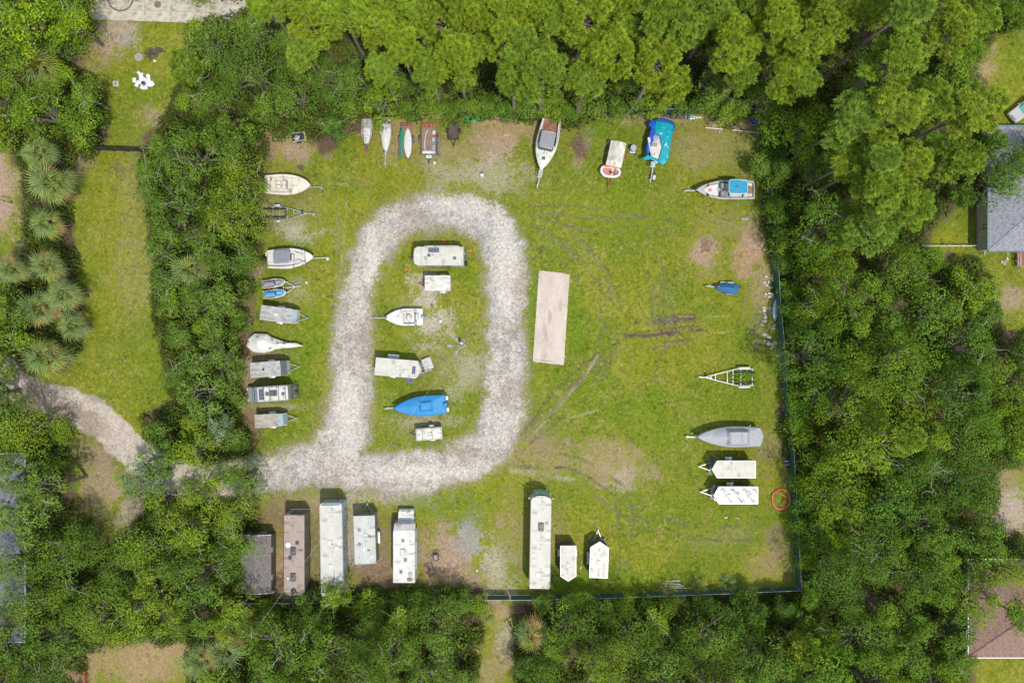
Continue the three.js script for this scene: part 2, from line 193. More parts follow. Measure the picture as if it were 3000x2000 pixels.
// patches of other matter: [x, y, rx, ry, turn, colour, strength, roughness of the outline]
const C = { soil: [0.18, 0.125, 0.085], pink: [0.25, 0.172, 0.125], straw: [0.26, 0.175, 0.10], mulch: [0.10, 0.062, 0.045], sand: [0.27, 0.215, 0.165], tan: [0.20, 0.158, 0.07], gravel: [0.32, 0.28, 0.235], grey: [0.20, 0.19, 0.18], lush: [0.075, 0.130, 0.006], dark: [0.055, 0.045, 0.035], yellow: [0.165, 0.165, 0.010], litter: [0.15, 0.095, 0.06] };
const PATCH = [
  [1420, 420, 95, 75, 0, C.pink, 0.85, 1], [1500, 380, 120, 45, 0, C.straw, 0.7, 1], [1300, 440, 120, 70, 0, C.tan, 0.6, 1], [1180, 390, 90, 70, 0, C.straw, 0.55, 1], [1420, 510, 150, 60, 0, C.gravel, 0.45, 1.3], [1360, 440, 60, 50, 0, C.tan, 0.6, 1],
  [860, 440, 60, 50, 0, C.pink, 0.9, 1], [800, 420, 60, 60, 0, C.straw, 0.6, 1], [780, 590, 60, 120, 0, C.tan, 0.5, 1], [855, 665, 70, 30, 0, C.gravel, 0.45, 1.4], [905, 600, 50, 60, 0, C.tan, 0.5, 1.2],
  [1700, 428, 30, 52, 6, C.mulch, 1, 0.5], [1722, 400, 22, 40, 4, C.soil, 0.9, 0.6], [1690, 480, 20, 24, 0, C.tan, 0.7, 1],
  [2065, 735, 48, 52, 0, C.pink, 1, 0.9], [2068, 720, 18, 22, 0, C.litter, 0.9, 1], [2195, 745, 52, 66, 20, C.straw, 1, 0.8], [2205, 690, 40, 50, 0, C.pink, 0.8, 1], [2130, 650, 90, 40, 0, C.tan, 0.5, 1.2], [2010, 420, 130, 70, 20, C.tan, 0.5, 1], [2120, 420, 120, 90, 0, C.tan, 0.4, 1], [2170, 350, 60, 25, 0, C.straw, 0.7, 1], [1960, 345, 200, 22, 0, C.straw, 0.7, 1],
  [2230, 880, 34, 110, 0, C.pink, 0.55, 1.2], [2080, 800, 30, 20, 0, C.tan, 0.4, 1],
  [1262, 950, 60, 62, 20, C.gravel, 0.85, 1.2], [1225, 890, 60, 30, 0, C.gravel, 0.6, 1.3], [1250, 845, 44, 60, 0, C.gravel, 0.75, 1.2], [1330, 1060, 120, 90, 0, C.tan, 0.45, 1.2], [1360, 1090, 40, 90, 30, C.gravel, 0.4, 1.4], [1240, 1230, 110, 20, 0, C.gravel, 0.5, 1.3], [1200, 1250, 60, 40, 0, C.tan, 0.5, 1],
  [1300, 1640, 80, 120, 0, C.pink, 0.9, 1], [1275, 1620, 24, 18, 0, C.dark, 0.7, 1], [1370, 1590, 44, 100, 8, C.grey, 0.75, 1], [1350, 1680, 60, 60, 0, C.pink, 0.8, 1], [1450, 1680, 60, 90, 0, C.gravel, 0.6, 1.3], [1330, 1700, 100, 40, 0, C.soil, 0.8, 1],
  [940, 1600, 260, 190, 0, C.soil, 0.6, 1], [1100, 1640, 80, 120, 0, C.soil, 0.8, 1], [1030, 1540, 40, 150, 0, C.gravel, 0.55, 1.4], [830, 1690, 40, 120, 0, C.straw, 0.8, 1], [820, 1500, 90, 60, 0, C.litter, 0.6, 1], [930, 1470, 120, 40, 0, C.tan, 0.7, 1.2], [1140, 1450, 160, 30, 0, C.gravel, 0.5, 1.4], [1280, 1480, 100, 40, 0, C.lush, 0.5, 1], [1120, 1700, 130, 40, 0, C.litter, 0.8, 1],
  [1770, 1360, 150, 70, 8, C.tan, 0.95, 0.9], [1600, 1340, 130, 60, 0, C.tan, 0.7, 1], [1820, 1400, 60, 40, 0, C.sand, 0.5, 1.1], [1570, 1290, 90, 60, 0, C.soil, 0.4, 1.2], [1500, 1560, 40, 120, 0, C.tan, 0.6, 1.2], [1630, 1560, 30, 120, 0, C.tan, 0.5, 1.2],
  [2270, 1620, 46, 70, 10, C.soil, 0.7, 1], [2250, 1660, 60, 50, 0, C.tan, 0.7, 1], [2130, 1570, 90, 30, -12, C.tan, 0.4, 1.2], [2260, 1320, 40, 60, 0, C.soil, 0.5, 1], [1830, 1660, 20, 22, 0, C.soil, 0.5, 1.2],
  [740, 1090, 46, 130, 0, C.soil, 0.8, 1], [745, 1230, 40, 60, 0, C.litter, 0.8, 1], [730, 1000, 30, 60, 0, C.litter, 0.8, 1], [790, 1190, 80, 12, 0, C.sand, 0.5, 1.2], [720, 900, 30, 60, 0, C.litter, 0.6, 1], [745, 790, 26, 26, 0, C.pink, 0.8, 1], [740, 690, 30, 60, 0, C.tan, 0.7, 1], [870, 690, 60, 22, 0, C.gravel, 0.4, 1.4], [875, 860, 40, 30, 0, C.gravel, 0.35, 1.5], [820, 1040, 50, 14, 0, C.soil, 0.7, 1.1],
  [345, 95, 60, 60, 0, C.sand, 0.8, 1], [370, 115, 18, 18, 0, C.grey, 0.7, 1], [455, 150, 34, 17, -20, C.dark, 0.95, 0.6], [300, 110, 40, 50, 0, C.pink, 0.6, 1], [250, 160, 60, 60, 0, C.tan, 0.5, 1.1], [440, 340, 40, 30, 0, C.pink, 0.5, 1], [350, 500, 40, 16, 0, C.dark, 0.5, 1.4], [230, 470, 40, 60, 0, C.soil, 0.6, 1], [380, 560, 40, 160, 0, C.tan, 0.35, 1], [390, 820, 60, 130, 0, C.tan, 0.4, 1],
  [300, 1420, 60, 130, 0, C.pink, 0.7, 1], [400, 1500, 60, 60, 0, C.sand, 0.7, 1], [270, 1320, 90, 90, 0, C.soil, 0.4, 1],
  [400, 1930, 180, 90, 0, C.straw, 0.75, 0.8], [190, 1940, 60, 80, 0, C.straw, 0.6, 1],
  [1460, 1790, 50, 40, 0, C.straw, 0.8, 1], [1480, 1890, 34, 90, 0, C.sand, 0.75, 1], [1440, 1960, 50, 60, 0, C.tan, 0.8, 1],
  [2860, 160, 60, 90, 0, C.straw, 0.8, 1], [2850, 220, 30, 30, 0, C.sand, 0.8, 1], [2960, 880, 60, 40, 0, C.pink, 0.7, 1], [2960, 1480, 70, 90, 0, C.sand, 1, 0.8], [2950, 1400, 60, 50, 0, C.tan, 0.8, 1], [2900, 1100, 60, 20, 0, C.straw, 0.8, 1], [2690, 1190, 30, 40, 0, C.straw, 0.9, 1], [2780, 700, 60, 40, 0, C.yellow, 0.7, 1],
  [1290, 230, 60, 40, 0, C.straw, 0.9, 1], [1240, 320, 60, 30, 0, C.pink, 0.8, 1], [1440, 360, 100, 20, 0, C.straw, 0.9, 1], [2770, 120, 70, 40, 0, C.straw, 0.9, 1],
  [1740, 380, 60, 50, 0, C.lush, 0.7, 1], [1690, 620, 200, 90, 0, C.yellow, 0.35, 1], [1830, 560, 90, 40, 0, C.lush, 0.5, 1], [1800, 1690, 180, 40, 0, C.lush, 0.7, 1], [860, 1080, 50, 60, 0, C.lush, 0.6, 1], [900, 960, 40, 70, 0, C.lush, 0.5, 1], [1345, 800, 60, 40, 0, C.lush, 0.5, 1], [1560, 920, 20, 160, 0, C.lush, 0.7, 0.8], [1690, 900, 20, 160, 0, C.lush, 0.6, 1], [1180, 965, 40, 20, 0, C.yellow, 0.6, 1], [1190, 1318, 26, 14, 0, C.yellow, 0.9, 1], [1000, 600, 90, 30, 0, C.yellow, 0.5, 1], [1640, 1480, 50, 50, 0, C.lush, 0.4, 1],
  [1180, 660, 40, 60, 40, C.soil, 0.7, 1], [1260, 640, 60, 18, -10, C.soil, 0.6, 1.1], [1150, 720, 20, 70, 12, C.grey, 0.5, 1.2], [960, 1180, 20, 60, 30, C.soil, 0.6, 1.2], [1440, 1280, 30, 70, 30, C.soil, 0.4, 1.2], [780, 1380, 90, 30, 0, C.pink, 0.5, 1.2],
  [1585, 728, 10, 14, 0, C.dark, 0.7, 0.8], [1645, 1370, 18, 5, 0, C.dark, 0.8, 1], [880, 490, 10, 8, 0, C.dark, 0.8, 1], [922, 514, 8, 6, 0, C.dark, 0.7, 1], [970, 1150, 10, 18, 20, C.grey, 0.6, 1], [955, 1215, 14, 30, -40, C.soil, 0.8, 1],
  [-20, 560, 90, 150, 0, C.pink, 0.95, 0.9], [70, 720, 20, 40, 0, C.grey, 0.6, 1],
];
const Z1 = (x, y) => [1500 + x * 0.4254, 667 + y * 0.4254], Z2 = (x, y) => [1500 + x * 0.4254, 1333 + y * 0.4254], Z0 = (x, y) => [1500 + x * 0.4254, y * 0.4254];
const pairOf = (pts, hw, c, k, off = 19) => [-1, 1].map(sg => [pts.map(([x, y], i) => { const a = pts[Math.max(0, i - 1)], b = pts[Math.min(pts.length - 1, i + 1)], l = Math.hypot(b[0] - a[0], b[1] - a[1]); return [(x - (b[1] - a[1]) / l * off * sg) , (y + (b[0] - a[0]) / l * off * sg)]; }), hw, c, k]);
const curve = pts => new THREE.CatmullRomCurve3(pts.map(([x, y]) => new THREE.Vector3(x, y, 0))).getPoints(14).map(v => [v.x, v.y]);
const RUT = [
  ...pairOf(curve([[1562, 640], [1660, 690], [1760, 795], [1800, 915], [1775, 1050], [1660, 1190], [1540, 1285]]), 3, [0.085, 0.085, 0.035], 0.5),
  ...pairOf(curve([[1560, 690], [1650, 740], [1720, 830], [1745, 930], [1720, 1040], [1630, 1150], [1530, 1240]]), 2.4, [0.10, 0.095, 0.04], 0.4),
  ...pairOf(curve([[1540, 1290], [1640, 1160], [1740, 1070], [1860, 1000], [1990, 978], [2060, 972]]), 3, [0.085, 0.055, 0.035], 0.6),
  ...pairOf(curve([[1530, 1345], [1680, 1355], [1790, 1420], [1900, 1510], [2060, 1560], [2230, 1560]]), 3, [0.08, 0.075, 0.04], 0.5),
  ...pairOf(curve([[1545, 620], [1700, 622], [1850, 645], [1980, 665]]), 2.6, [0.09, 0.09, 0.045], 0.5, 16),
  ...pairOf(curve([[1880, 700], [1930, 800], [1950, 900], [1940, 1020]]), 3, [0.085, 0.085, 0.04], 0.45),
  [[[1900, 942], [1960, 938], [2030, 930]], 9, [0.07, 0.055, 0.045], 0.65], [[[1930, 975], [1990, 972]], 7, [0.07, 0.05, 0.04], 0.6], // wheel ruts and scuffs: [points, half width, colour, strength]
  [[[610, 715], [760, 735], [920, 746], [1100, 725], [1320, 700]].map(p => Z1(...p)), 4, [0.075, 0.045, 0.035], 0.95],
  [[[280, 1190], [440, 1060], [600, 930], [760, 830], [900, 760], [1000, 738]].map(p => Z1(...p)), 2.6, [0.12, 0.08, 0.05], 0.9],
  [[[860, 645], [1000, 640], [1100, 640], [1250, 622]].map(p => Z1(...p)), 3.4, [0.08, 0.05, 0.045], 0.9],
  [[[820, 890], [950, 840], [1080, 805], [1250, 795], [1350, 797]].map(p => Z1(...p)), 2, [0.15, 0.09, 0.06], 0.7],
  [[[250, 60], [400, 170], [500, 300], [560, 420]].map(p => Z1(...p)), 3, [0.11, 0.105, 0.06], 0.6],
  [[[380, 90], [470, 200], [530, 300]].map(p => Z1(...p)), 2.6, [0.11, 0.10, 0.06], 0.5],
  [[[420, 40], [560, 180], [640, 320], [690, 450], [690, 600], [655, 690]].map(p => Z1(...p)), 3, [0.12, 0.11, 0.07], 0.6],
  [[[450, 330], [520, 480], [600, 600], [640, 700]].map(p => Z1(...p)), 3, [0.11, 0.11, 0.05], 0.4],
  [[[940, 300], [970, 450], [975, 640]].map(p => Z1(...p)), 3, [0.10, 0.10, 0.05], 0.5],
  [[[1020, 330], [1045, 450], [1060, 640], [1050, 860]].map(p => Z1(...p)), 3.4, [0.09, 0.09, 0.05], 0.55],
  [[[1090, 480], [1085, 650]].map(p => Z1(...p)), 8, [0.09, 0.10, 0.07], 0.6],
  [[[1020, 920], [990, 1060]].map(p => Z1(...p)), 5, [0.09, 0.085, 0.05], 0.5], [[[1060, 1010], [1055, 1040]].map(p => Z1(...p)), 4, [0.10, 0.09, 0.05], 0.4],
  [[[590, 880], [520, 1000], [400, 1140], [280, 1290], [150, 1420]].map(p => Z1(...p)), 2.6, [0.25, 0.24, 0.15], 0.6],
  [[[800, 1240], [600, 1255], [400, 1310], [180, 1430]].map(p => Z1(...p)), 2.4, [0.25, 0.23, 0.15], 0.45],
  [[[640, 1000], [560, 1070]].map(p => Z1(...p)), 3, [0.12, 0.10, 0.06], 0.5], [[[520, 990], [360, 1180], [200, 1330]].map(p => Z1(...p)), 4, [0.16, 0.14, 0.08], 0.4],
  [[[1150, 690], [1500, 608]].map(p => Z1(p[0], 612 + (p[0] - 1150) * -0.01)), 1.2, [0.3, 0.28, 0.12], 0.4], [[[1390, 722], [1500, 722]].map(p => Z1(...p)), 1.2, [0.3, 0.28, 0.12], 0.4],
  [[[600, 300], [740, 400], [900, 490], [1100, 560], [1300, 590]].map(p => Z2(...p)), 3.4, [0.09, 0.085, 0.055], 0.5],
  [[[820, 350], [1000, 410], [1150, 475], [1300, 500]].map(p => Z2(...p)), 3.4, [0.09, 0.085, 0.055], 0.5],
  [[[700, 280], [730, 400], [725, 520]].map(p => Z2(...p)), 3.2, [0.09, 0.085, 0.05], 0.5], [[[820, 330], [820, 560]].map(p => Z2(...p)), 3.2, [0.09, 0.085, 0.05], 0.45], [[[1010, 330], [1080, 420]].map(p => Z2(...p)), 3.2, [0.09, 0.085, 0.05], 0.4], [[[480, 220], [640, 330], [740, 400]].map(p => Z2(...p)), 3, [0.12, 0.11, 0.07], 0.4],
  [[[0, 110], [200, 130], [420, 170]].map(p => Z2(...p)), 5, [0.27, 0.24, 0.17], 0.5], [[[60, 70], [220, 95]].map(p => Z2(...p)), 4, [0.10, 0.08, 0.06], 0.6],
  [[[110, 1480], [280, 1465], [480, 1475], [700, 1500], [900, 1505]].map(p => Z0(...p)), 3, [0.10, 0.10, 0.06], 0.6], [[[110, 1500], [260, 1520], [420, 1560], [600, 1600], [760, 1600]].map(p => Z0(...p)), 3, [0.10, 0.09, 0.06], 0.55],
  [[[985, 585], [990, 700], [985, 900], [978, 1040]], 5, [0.15, 0.14, 0.08], 0.45], [[[1015, 590], [1005, 700], [995, 820]], 3, [0.24, 0.22, 0.13], 0.4],
  [[[930, 530], [1100, 545], [1300, 535]], 4, [0.18, 0.17, 0.07], 0.4],
];
for (const r of RUT) { r.box = [1e9, 1e9, -1e9, -1e9]; for (const [x, y] of r[0]) { r.box = [Math.min(r.box[0], x - 12), Math.min(r.box[1], y - 12), Math.max(r.box[2], x + 12), Math.max(r.box[3], y + 12)]; } }

// base colour of the ground at a survey point -> writes into out; returns how grassy it is
const out = [0, 0, 0];
function mixc(c, k) { out[0] += (c[0] - out[0]) * k; out[1] += (c[1] - out[1]) * k; out[2] += (c[2] - out[2]) * k; }
function groundAt(x, y) {
  const n1 = fbm(x / 170, y / 170, 4), n2 = fbm(x / 34 + 50, y / 34, 3), n3 = vnoise(x / 5.2, y / 5.2), n4 = vnoise(x / 2.1 + 9, y / 2.1);
  let grass = 1;
  out[0] = 0.108; out[1] = 0.132; out[2] = 0.009;
  mixc([0.088, 0.130, 0.006], sstep(0.48, 0.70, n1) * 0.6);
  mixc([0.145, 0.150, 0.010], sstep(0.54, 0.38, n1) * 0.7);
  mixc([0.180, 0.155, 0.036], sstep(0.52, 0.75, n2) * 0.3);
  mixc([0.075, 0.110, 0.006], sstep(0.60, 0.30, n2) * 0.25);
  const n6 = vnoise(x / 3.1 + 40, y / 3.1 + 11), mott = (n3 - 0.5) * 0.7 + (n6 - 0.5) * 0.75 + (n4 - 0.5) * 0.4;
  mixc([0.20, 0.165, 0.06], sstep(0.62, 0.80, vnoise(x / 7.3 + 5, y / 7.3 + 61) * 0.7 + n6 * 0.3) * (0.25 + 0.75 * sstep(0.4, 0.62, fbm(x / 110 + 12, y / 110 + 70, 3))) * 0.55);
  mixc([0.075, 0.100, 0.010], sstep(0.70, 0.84, vnoise(x / 6.1 + 75, y / 6.1 + 1) * 0.65 + n4 * 0.35) * 0.55);
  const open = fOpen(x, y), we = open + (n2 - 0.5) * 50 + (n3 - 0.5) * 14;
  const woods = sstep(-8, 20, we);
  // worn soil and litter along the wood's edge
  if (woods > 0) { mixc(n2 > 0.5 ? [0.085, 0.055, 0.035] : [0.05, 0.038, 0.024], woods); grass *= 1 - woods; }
  for (const p of PATCH) {
    const dx = x - p[0], dy = y - p[1], rx = p[2], ry = p[3]; if (Math.abs(dx) > rx * 1.8 + 20 || Math.abs(dy) > ry * 1.8 + 20) continue;
    const a = p[4] * Math.PI / 180, c = Math.cos(a), s = Math.sin(a), u = (dx * c + dy * s) / rx, v = (-dx * s + dy * c) / ry;
    const e = Math.sqrt(u * u + v * v) + ((n2 - 0.5) * 1.5 + (n3 - 0.5) * 0.9 + (n4 - 0.5) * 0.5) * p[7];
    const k = sstep(1.02, 0.72, e + (n4 - 0.5) * 0.5 * p[7]) * p[6]; if (k <= 0) continue;
    mixc(p[5], k); if (p[5] !== C.lush && p[5] !== C.yellow) grass *= 1 - k * 0.8;
  }
  for (const r of RUT) {
    if (x < r.box[0] || y < r.box[1] || x > r.box[2] || y > r.box[3]) continue;
    let d = 1e9; for (let i = 0; i < r[0].length - 1; i++) d = Math.min(d, segD(x, y, r[0][i], r[0][i + 1])[0]);
    const k = sstep(1.9, 0.3, d / (r[1] * 1.25) + (n3 - 0.5) * 1.3 + (n4 - 0.5) * 0.9) * Math.min(1, r[3] * 1.15) * sstep(0.30, 0.62, fbm(x / 48 + r[0][0][0], y / 48, 3)); if (k > 0) { mixc(r[2], clamp(k)); grass *= 1 - clamp(k); }
  }
  const n5 = vnoise(x / 1.3 + 3, y / 1.3 + 8), loop = fLoop(x, y), ge = loop + (n2 - 0.5) * 40 + (n3 - 0.5) * 24 + (n4 - 0.5) * 22 + (n5 - 0.5) * 14;
  if (ge < 22) { // gravel with soil, stray stones and grass along its rims
    const rim = sstep(22, 2, ge) * 0.55, core = sstep(2.5, -4, ge), b2 = fbm(x / 26 + 4, y / 26, 3);
    mixc([0.20, 0.165, 0.11], rim); grass *= 1 - rim;
    const st = n5 * 0.5 + n4 * 0.3 + n3 * 0.2, tone = lerp(0.215, 0.325, sstep(0.25, 0.75, st)) * lerp(0.90, 1.10, sstep(0.3, 0.68, b2)) * lerp(0.86, 1.1, n1), warm = lerp(0.93, 1.07, fbm(x / 90 + 7, y / 90, 3));
    mixc([tone * 1.06 * warm, tone * 0.955, tone * 0.855 / warm], core); grass *= 1 - core;
    const lane = Math.abs(Math.abs(loop + 52 + (n1 - 0.5) * 16) - 17), wear = sstep(9, 3, lane + (n3 - 0.5) * 8); // two wheel tracks packed with dust
    mixc([0.34, 0.30, 0.255], core * wear * 0.6 * sstep(0.35, 0.55, b2));
    mixc([0.19, 0.15, 0.115], core * sstep(0.56, 0.70, fbm(x / 60 + 31, y / 60 + 3, 4) + (n4 - 0.5) * 0.12) * 0.42);
    for (const [cx, cy2, rx, ry] of [[1390, 600, 150, 50], [1480, 760, 36, 190], [1020, 1210, 46, 150], [1240, 1385, 200, 26], [1090, 760, 30, 120]]) mixc([0.40, 0.368, 0.33], core * sstep(1.1, 0.4, Math.hypot((x - cx) / rx, (y - cy2) / ry) + (b2 - 0.5) * 1.4 + (n4 - 0.5) * 0.5) * 0.75);
    mixc([0.13, 0.14, 0.03], core * sstep(0.66, 0.74, fbm(x / 30 + 80, y / 30 + 3, 4) + (n4 - 0.5) * 0.2) * 0.6 * sstep(-40, -8, loop));
  }
  const dr = fDirt(x, y) + (n2 - 0.5) * 22 + (n3 - 0.5) * 10 + (n4 - 0.5) * 8;
  if (dr < 14) { const k = sstep(5, -6, dr); mixc([0.325, 0.275, 0.23], k); mixc([0.185, 0.14, 0.11], k * sstep(0.42, 0.6, fbm(x / 70, y / 40 + 20, 3)) * 0.75 * sstep(360, 250, x)); grass *= 1 - k; }  // sandy drive; tree shade on its upper end is painted in as brown patches
  const m = 1 + (ge < 0 ? (n5 - 0.5) * 0.5 : 0) + mott * (grass > 0.5 ? 0.62 : 0.5); out[0] *= m; out[1] *= m; out[2] *= m;
  return grass;
}
const GW = 2048, GH = 1388, GX0 = -82.6, GX1 = 82.6, GZ0 = -56, GZ1 = 56;   // detailed ground sheet, metres
const groundGrass = new Float32Array((GW >> 1) * (GH >> 1));
{
  const d = new Uint8Array(GW * GH * 4), enc = v => Math.pow(clamp(v), 1 / 2.2) * 255;
  for (let j = 0; j < GH; j++) for (let i = 0; i < GW; i++) {
    const x = lerp(GX0, GX1, (i + 0.5) / GW) * S + 1500, y = lerp(GZ1, GZ0, (j + 0.5) / GH) * S + 1000, k = (j * GW + i) * 4;
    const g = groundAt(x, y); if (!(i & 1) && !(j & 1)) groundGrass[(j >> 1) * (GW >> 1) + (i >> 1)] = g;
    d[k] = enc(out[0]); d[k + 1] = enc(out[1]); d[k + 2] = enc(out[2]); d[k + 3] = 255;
  }
  const t = new THREE.DataTexture(d, GW, GH); t.colorSpace = THREE.SRGBColorSpace; t.magFilter = THREE.LinearFilter; t.minFilter = THREE.LinearMipmapLinearFilter; t.generateMipmaps = true; t.needsUpdate = true;
  const g = new THREE.PlaneGeometry(GX1 - GX0, GZ1 - GZ0, 4, 4).rotateX(-Math.PI / 2);
  const m = new THREE.MeshPhysicalMaterial({ map: t, roughness: 1, specularIntensity: 0.08 });
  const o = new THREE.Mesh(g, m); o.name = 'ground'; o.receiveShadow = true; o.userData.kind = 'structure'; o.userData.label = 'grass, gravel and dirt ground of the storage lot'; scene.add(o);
  const far = new THREE.PlaneGeometry(5000, 5000).rotateX(-Math.PI / 2).translate(0, -0.05, 0);
  const uv = far.attributes.uv; for (let i = 0; i < uv.count; i++) uv.setXY(i, uv.getX(i) * 5000, uv.getY(i) * 5000);
  const o2 = new THREE.Mesh(far, new THREE.MeshStandardMaterial({ color: lin(0.09, 0.10, 0.03), map: TX.worn, roughness: 1 })); o2.name = 'terrain'; o2.receiveShadow = true; o2.userData.kind = 'structure'; scene.add(o2);
}
// ---------------------------------------------------------------- vegetation
function triSoup(n) { return { p: new Float32Array(n * 9), nn: new Float32Array(n * 9), c: new Float32Array(n * 9), k: 0 }; }
function tri(s, a, b, c, n, col) { const k = s.k; for (let i = 0; i < 3; i++) { const v = i === 0 ? a : i === 1 ? b : c; s.p[k + i * 3] = v[0]; s.p[k + i * 3 + 1] = v[1]; s.p[k + i * 3 + 2] = v[2]; s.nn[k + i * 3] = n[0]; s.nn[k + i * 3 + 1] = n[1]; s.nn[k + i * 3 + 2] = n[2]; s.c[k + i * 3] = col[0]; s.c[k + i * 3 + 1] = col[1]; s.c[k + i * 3 + 2] = col[2]; } s.k += 9; }
function soupGeo(s) { const g = new THREE.BufferGeometry(), k = s.k; g.setAttribute('position', new THREE.BufferAttribute(s.p.slice(0, k), 3)); g.setAttribute('normal', new THREE.BufferAttribute(s.nn.slice(0, k), 3)); g.setAttribute('color', new THREE.BufferAttribute(s.c.slice(0, k), 3)); return g; }
const nrm = a => { const l = Math.hypot(...a) || 1; return [a[0] / l, a[1] / l, a[2] / l]; };
const crs = (a, b) => [a[1] * b[2] - a[2] * b[1], a[2] * b[0] - a[0] * b[2], a[0] * b[1] - a[1] * b[0]];
function leaf(s, c, n, r, len, wid, col) { // a folded two-triangle leaf
  let t = crs(n, [r() - 0.5, r() - 0.5, r() - 0.5]); t = nrm(t); const b = crs(n, t), h = len / 2, w = wid / 2;
  const A = [c[0] + t[0] * h, c[1] + t[1] * h, c[2] + t[2] * h], B = [c[0] + b[0] * w, c[1] + b[1] * w, c[2] + b[2] * w], E = [c[0] - t[0] * h, c[1] - t[1] * h, c[2] - t[2] * h], F = [c[0] - b[0] * w, c[1] - b[1] * w, c[2] - b[2] * w];
  tri(s, A, B, E, n, col); tri(s, A, E, F, n, col);
}
const LEAFM = {};
function leafMat(rgb) { const key = rgb.join(); return LEAFM[key] ??= Object.assign(new THREE.MeshPhysicalMaterial({ color: lin(...rgb), vertexColors: true, roughness: 0.62, side: THREE.DoubleSide, transmission: 0.42, thickness: 0, specularIntensity: 0.12 }), { name: 'leaves' }); }
const barkGrey = mat('grey bark', [0.20, 0.17, 0.15], { map: TX.bark, roughness: 0.95 });
const barkPine = mat('pine bark', [0.26, 0.215, 0.19], { map: TX.bark, roughness: 0.95 });
const barkPale = mat('bleached twigs', [0.30, 0.27, 0.24], { roughness: 0.95 });
const barkPalm = mat('palm boots', [0.17, 0.14, 0.12], { map: TX.bark, roughness: 0.95 });

// broadleaf crown of radius R (m), centred on its own origin: clumps on limbs, each a shell of leaves
function oakCrown(R, seed, opt = {}) {
  const r = rng(seed), lobes = [], H = (opt.flat ?? 0.85) * R, n = Math.round(1.25 * R * R + 7);
  for (let i = 0; i < n; i++) {
    const a = r() * 6.2832, q = Math.sqrt(r()), rad = q * R * (0.78 + 0.18 * Math.sin(3 * a + seed) + 0.14 * Math.sin(5 * a + seed * 1.7)), y = H * Math.sqrt(Math.max(0, 1 - q * q * 0.95)) * (0.55 + 0.45 * r()) - H * 0.3;
    lobes.push([Math.cos(a) * rad, y, Math.sin(a) * rad, (0.5 + 0.7 * r() * r() + 0.06 * R) * (opt.lobe ?? 1), 0.72 + 0.55 * r(), r()]);
  }
  for (let i = 0; i < n * 0.35; i++) { const a = r() * 6.2832, q = Math.sqrt(r()) * R * 0.9; lobes.push([Math.cos(a) * q, -H * (0.25 + 0.4 * r()), Math.sin(a) * q, 0.7 + 0.5 * r(), 0.75 + 0.4 * r(), r()]); }
  const per = opt.per ?? 104, ls = opt.leaf ?? 0.22, s = triSoup(lobes.length * per * 2 + 8);
  for (const L of lobes) for (let k = 0; k < per; k++) {
    const d = nrm([r() - 0.5, r() * 0.95 - 0.25, r() - 0.5]), q = L[3] * (0.78 + 0.3 * r() + (r() > 0.85 ? 0.22 : 0));
    const c = [L[0] + d[0] * q * 1.05, L[1] + d[1] * q * 0.85, L[2] + d[2] * q * 1.05], n2 = nrm([d[0] + (r() - 0.5) * 0.9, d[1] + 0.3 + (r() - 0.5) * 0.7, d[2] + (r() - 0.5) * 0.9]);
    const v = L[4] * (0.72 + 0.56 * r()), yl = (L[5] > 0.78 ? 0.35 : 0) + 0.22 * r(), sz = ls * (0.7 + 0.7 * r());
    leaf(s, c, n2, r, sz, sz * 0.62, [v * (1 + yl * 0.7), v * (1 + yl * 0.25), v * (1 - yl * 0.3)]);
  }
  return { crown: soupGeo(s), limbs: limbGeo(lobes, H, r, 0.16 + R * 0.02), twigs: twigGeo(lobes, r) };
}
function limbGeo(lobes, H, r, rad) {
  const gs = []; const step = Math.max(1, Math.floor(lobes.length / 12));
  for (let i = 0; i < lobes.length; i += step) { const L = lobes[i], m = [L[0] * 0.45, -H * 0.35, L[2] * 0.45], q = Math.hypot(L[0], L[2]); gs.push(bar([0, -H * 0.9, 0], m, rad, 5, rad * 0.6)); gs.push(bar(m, [L[0] * 0.9, L[1] - 0.1, L[2] * 0.9], rad * 0.6, 5, 0.03)); if (q < 0) break; }
  return join(gs);
}
function twigGeo(lobes, r) { // bare, bleached twigs that stick out of the top of the crown
  const gs = [];
  for (let i = 0; i < 5; i++) {
    const L = lobes[Math.floor(r() * lobes.length * 0.7)]; let p = [L[0], L[1] + L[3] * 0.35, L[2]], a = r() * 6.28;
    for (let k = 0; k < 3; k++) { a += (r() - 0.5) * 1.2; const l = 0.4 + 0.5 * r(), e = [p[0] + Math.cos(a) * l, p[1] + 0.12 + 0.25 * r(), p[2] + Math.sin(a) * l]; gs.push(bar(p, e, 0.03 - k * 0.006, 4, 0.024 - k * 0.006)); if (r() > 0.4) { const b = a + (r() > 0.5 ? 0.8 : -0.8); gs.push(bar(e, [e[0] + Math.cos(b) * 0.35, e[1] + 0.1, e[2] + Math.sin(b) * 0.35], 0.016, 4, 0.008)); } p = e; }
  }
  return join(gs);
}
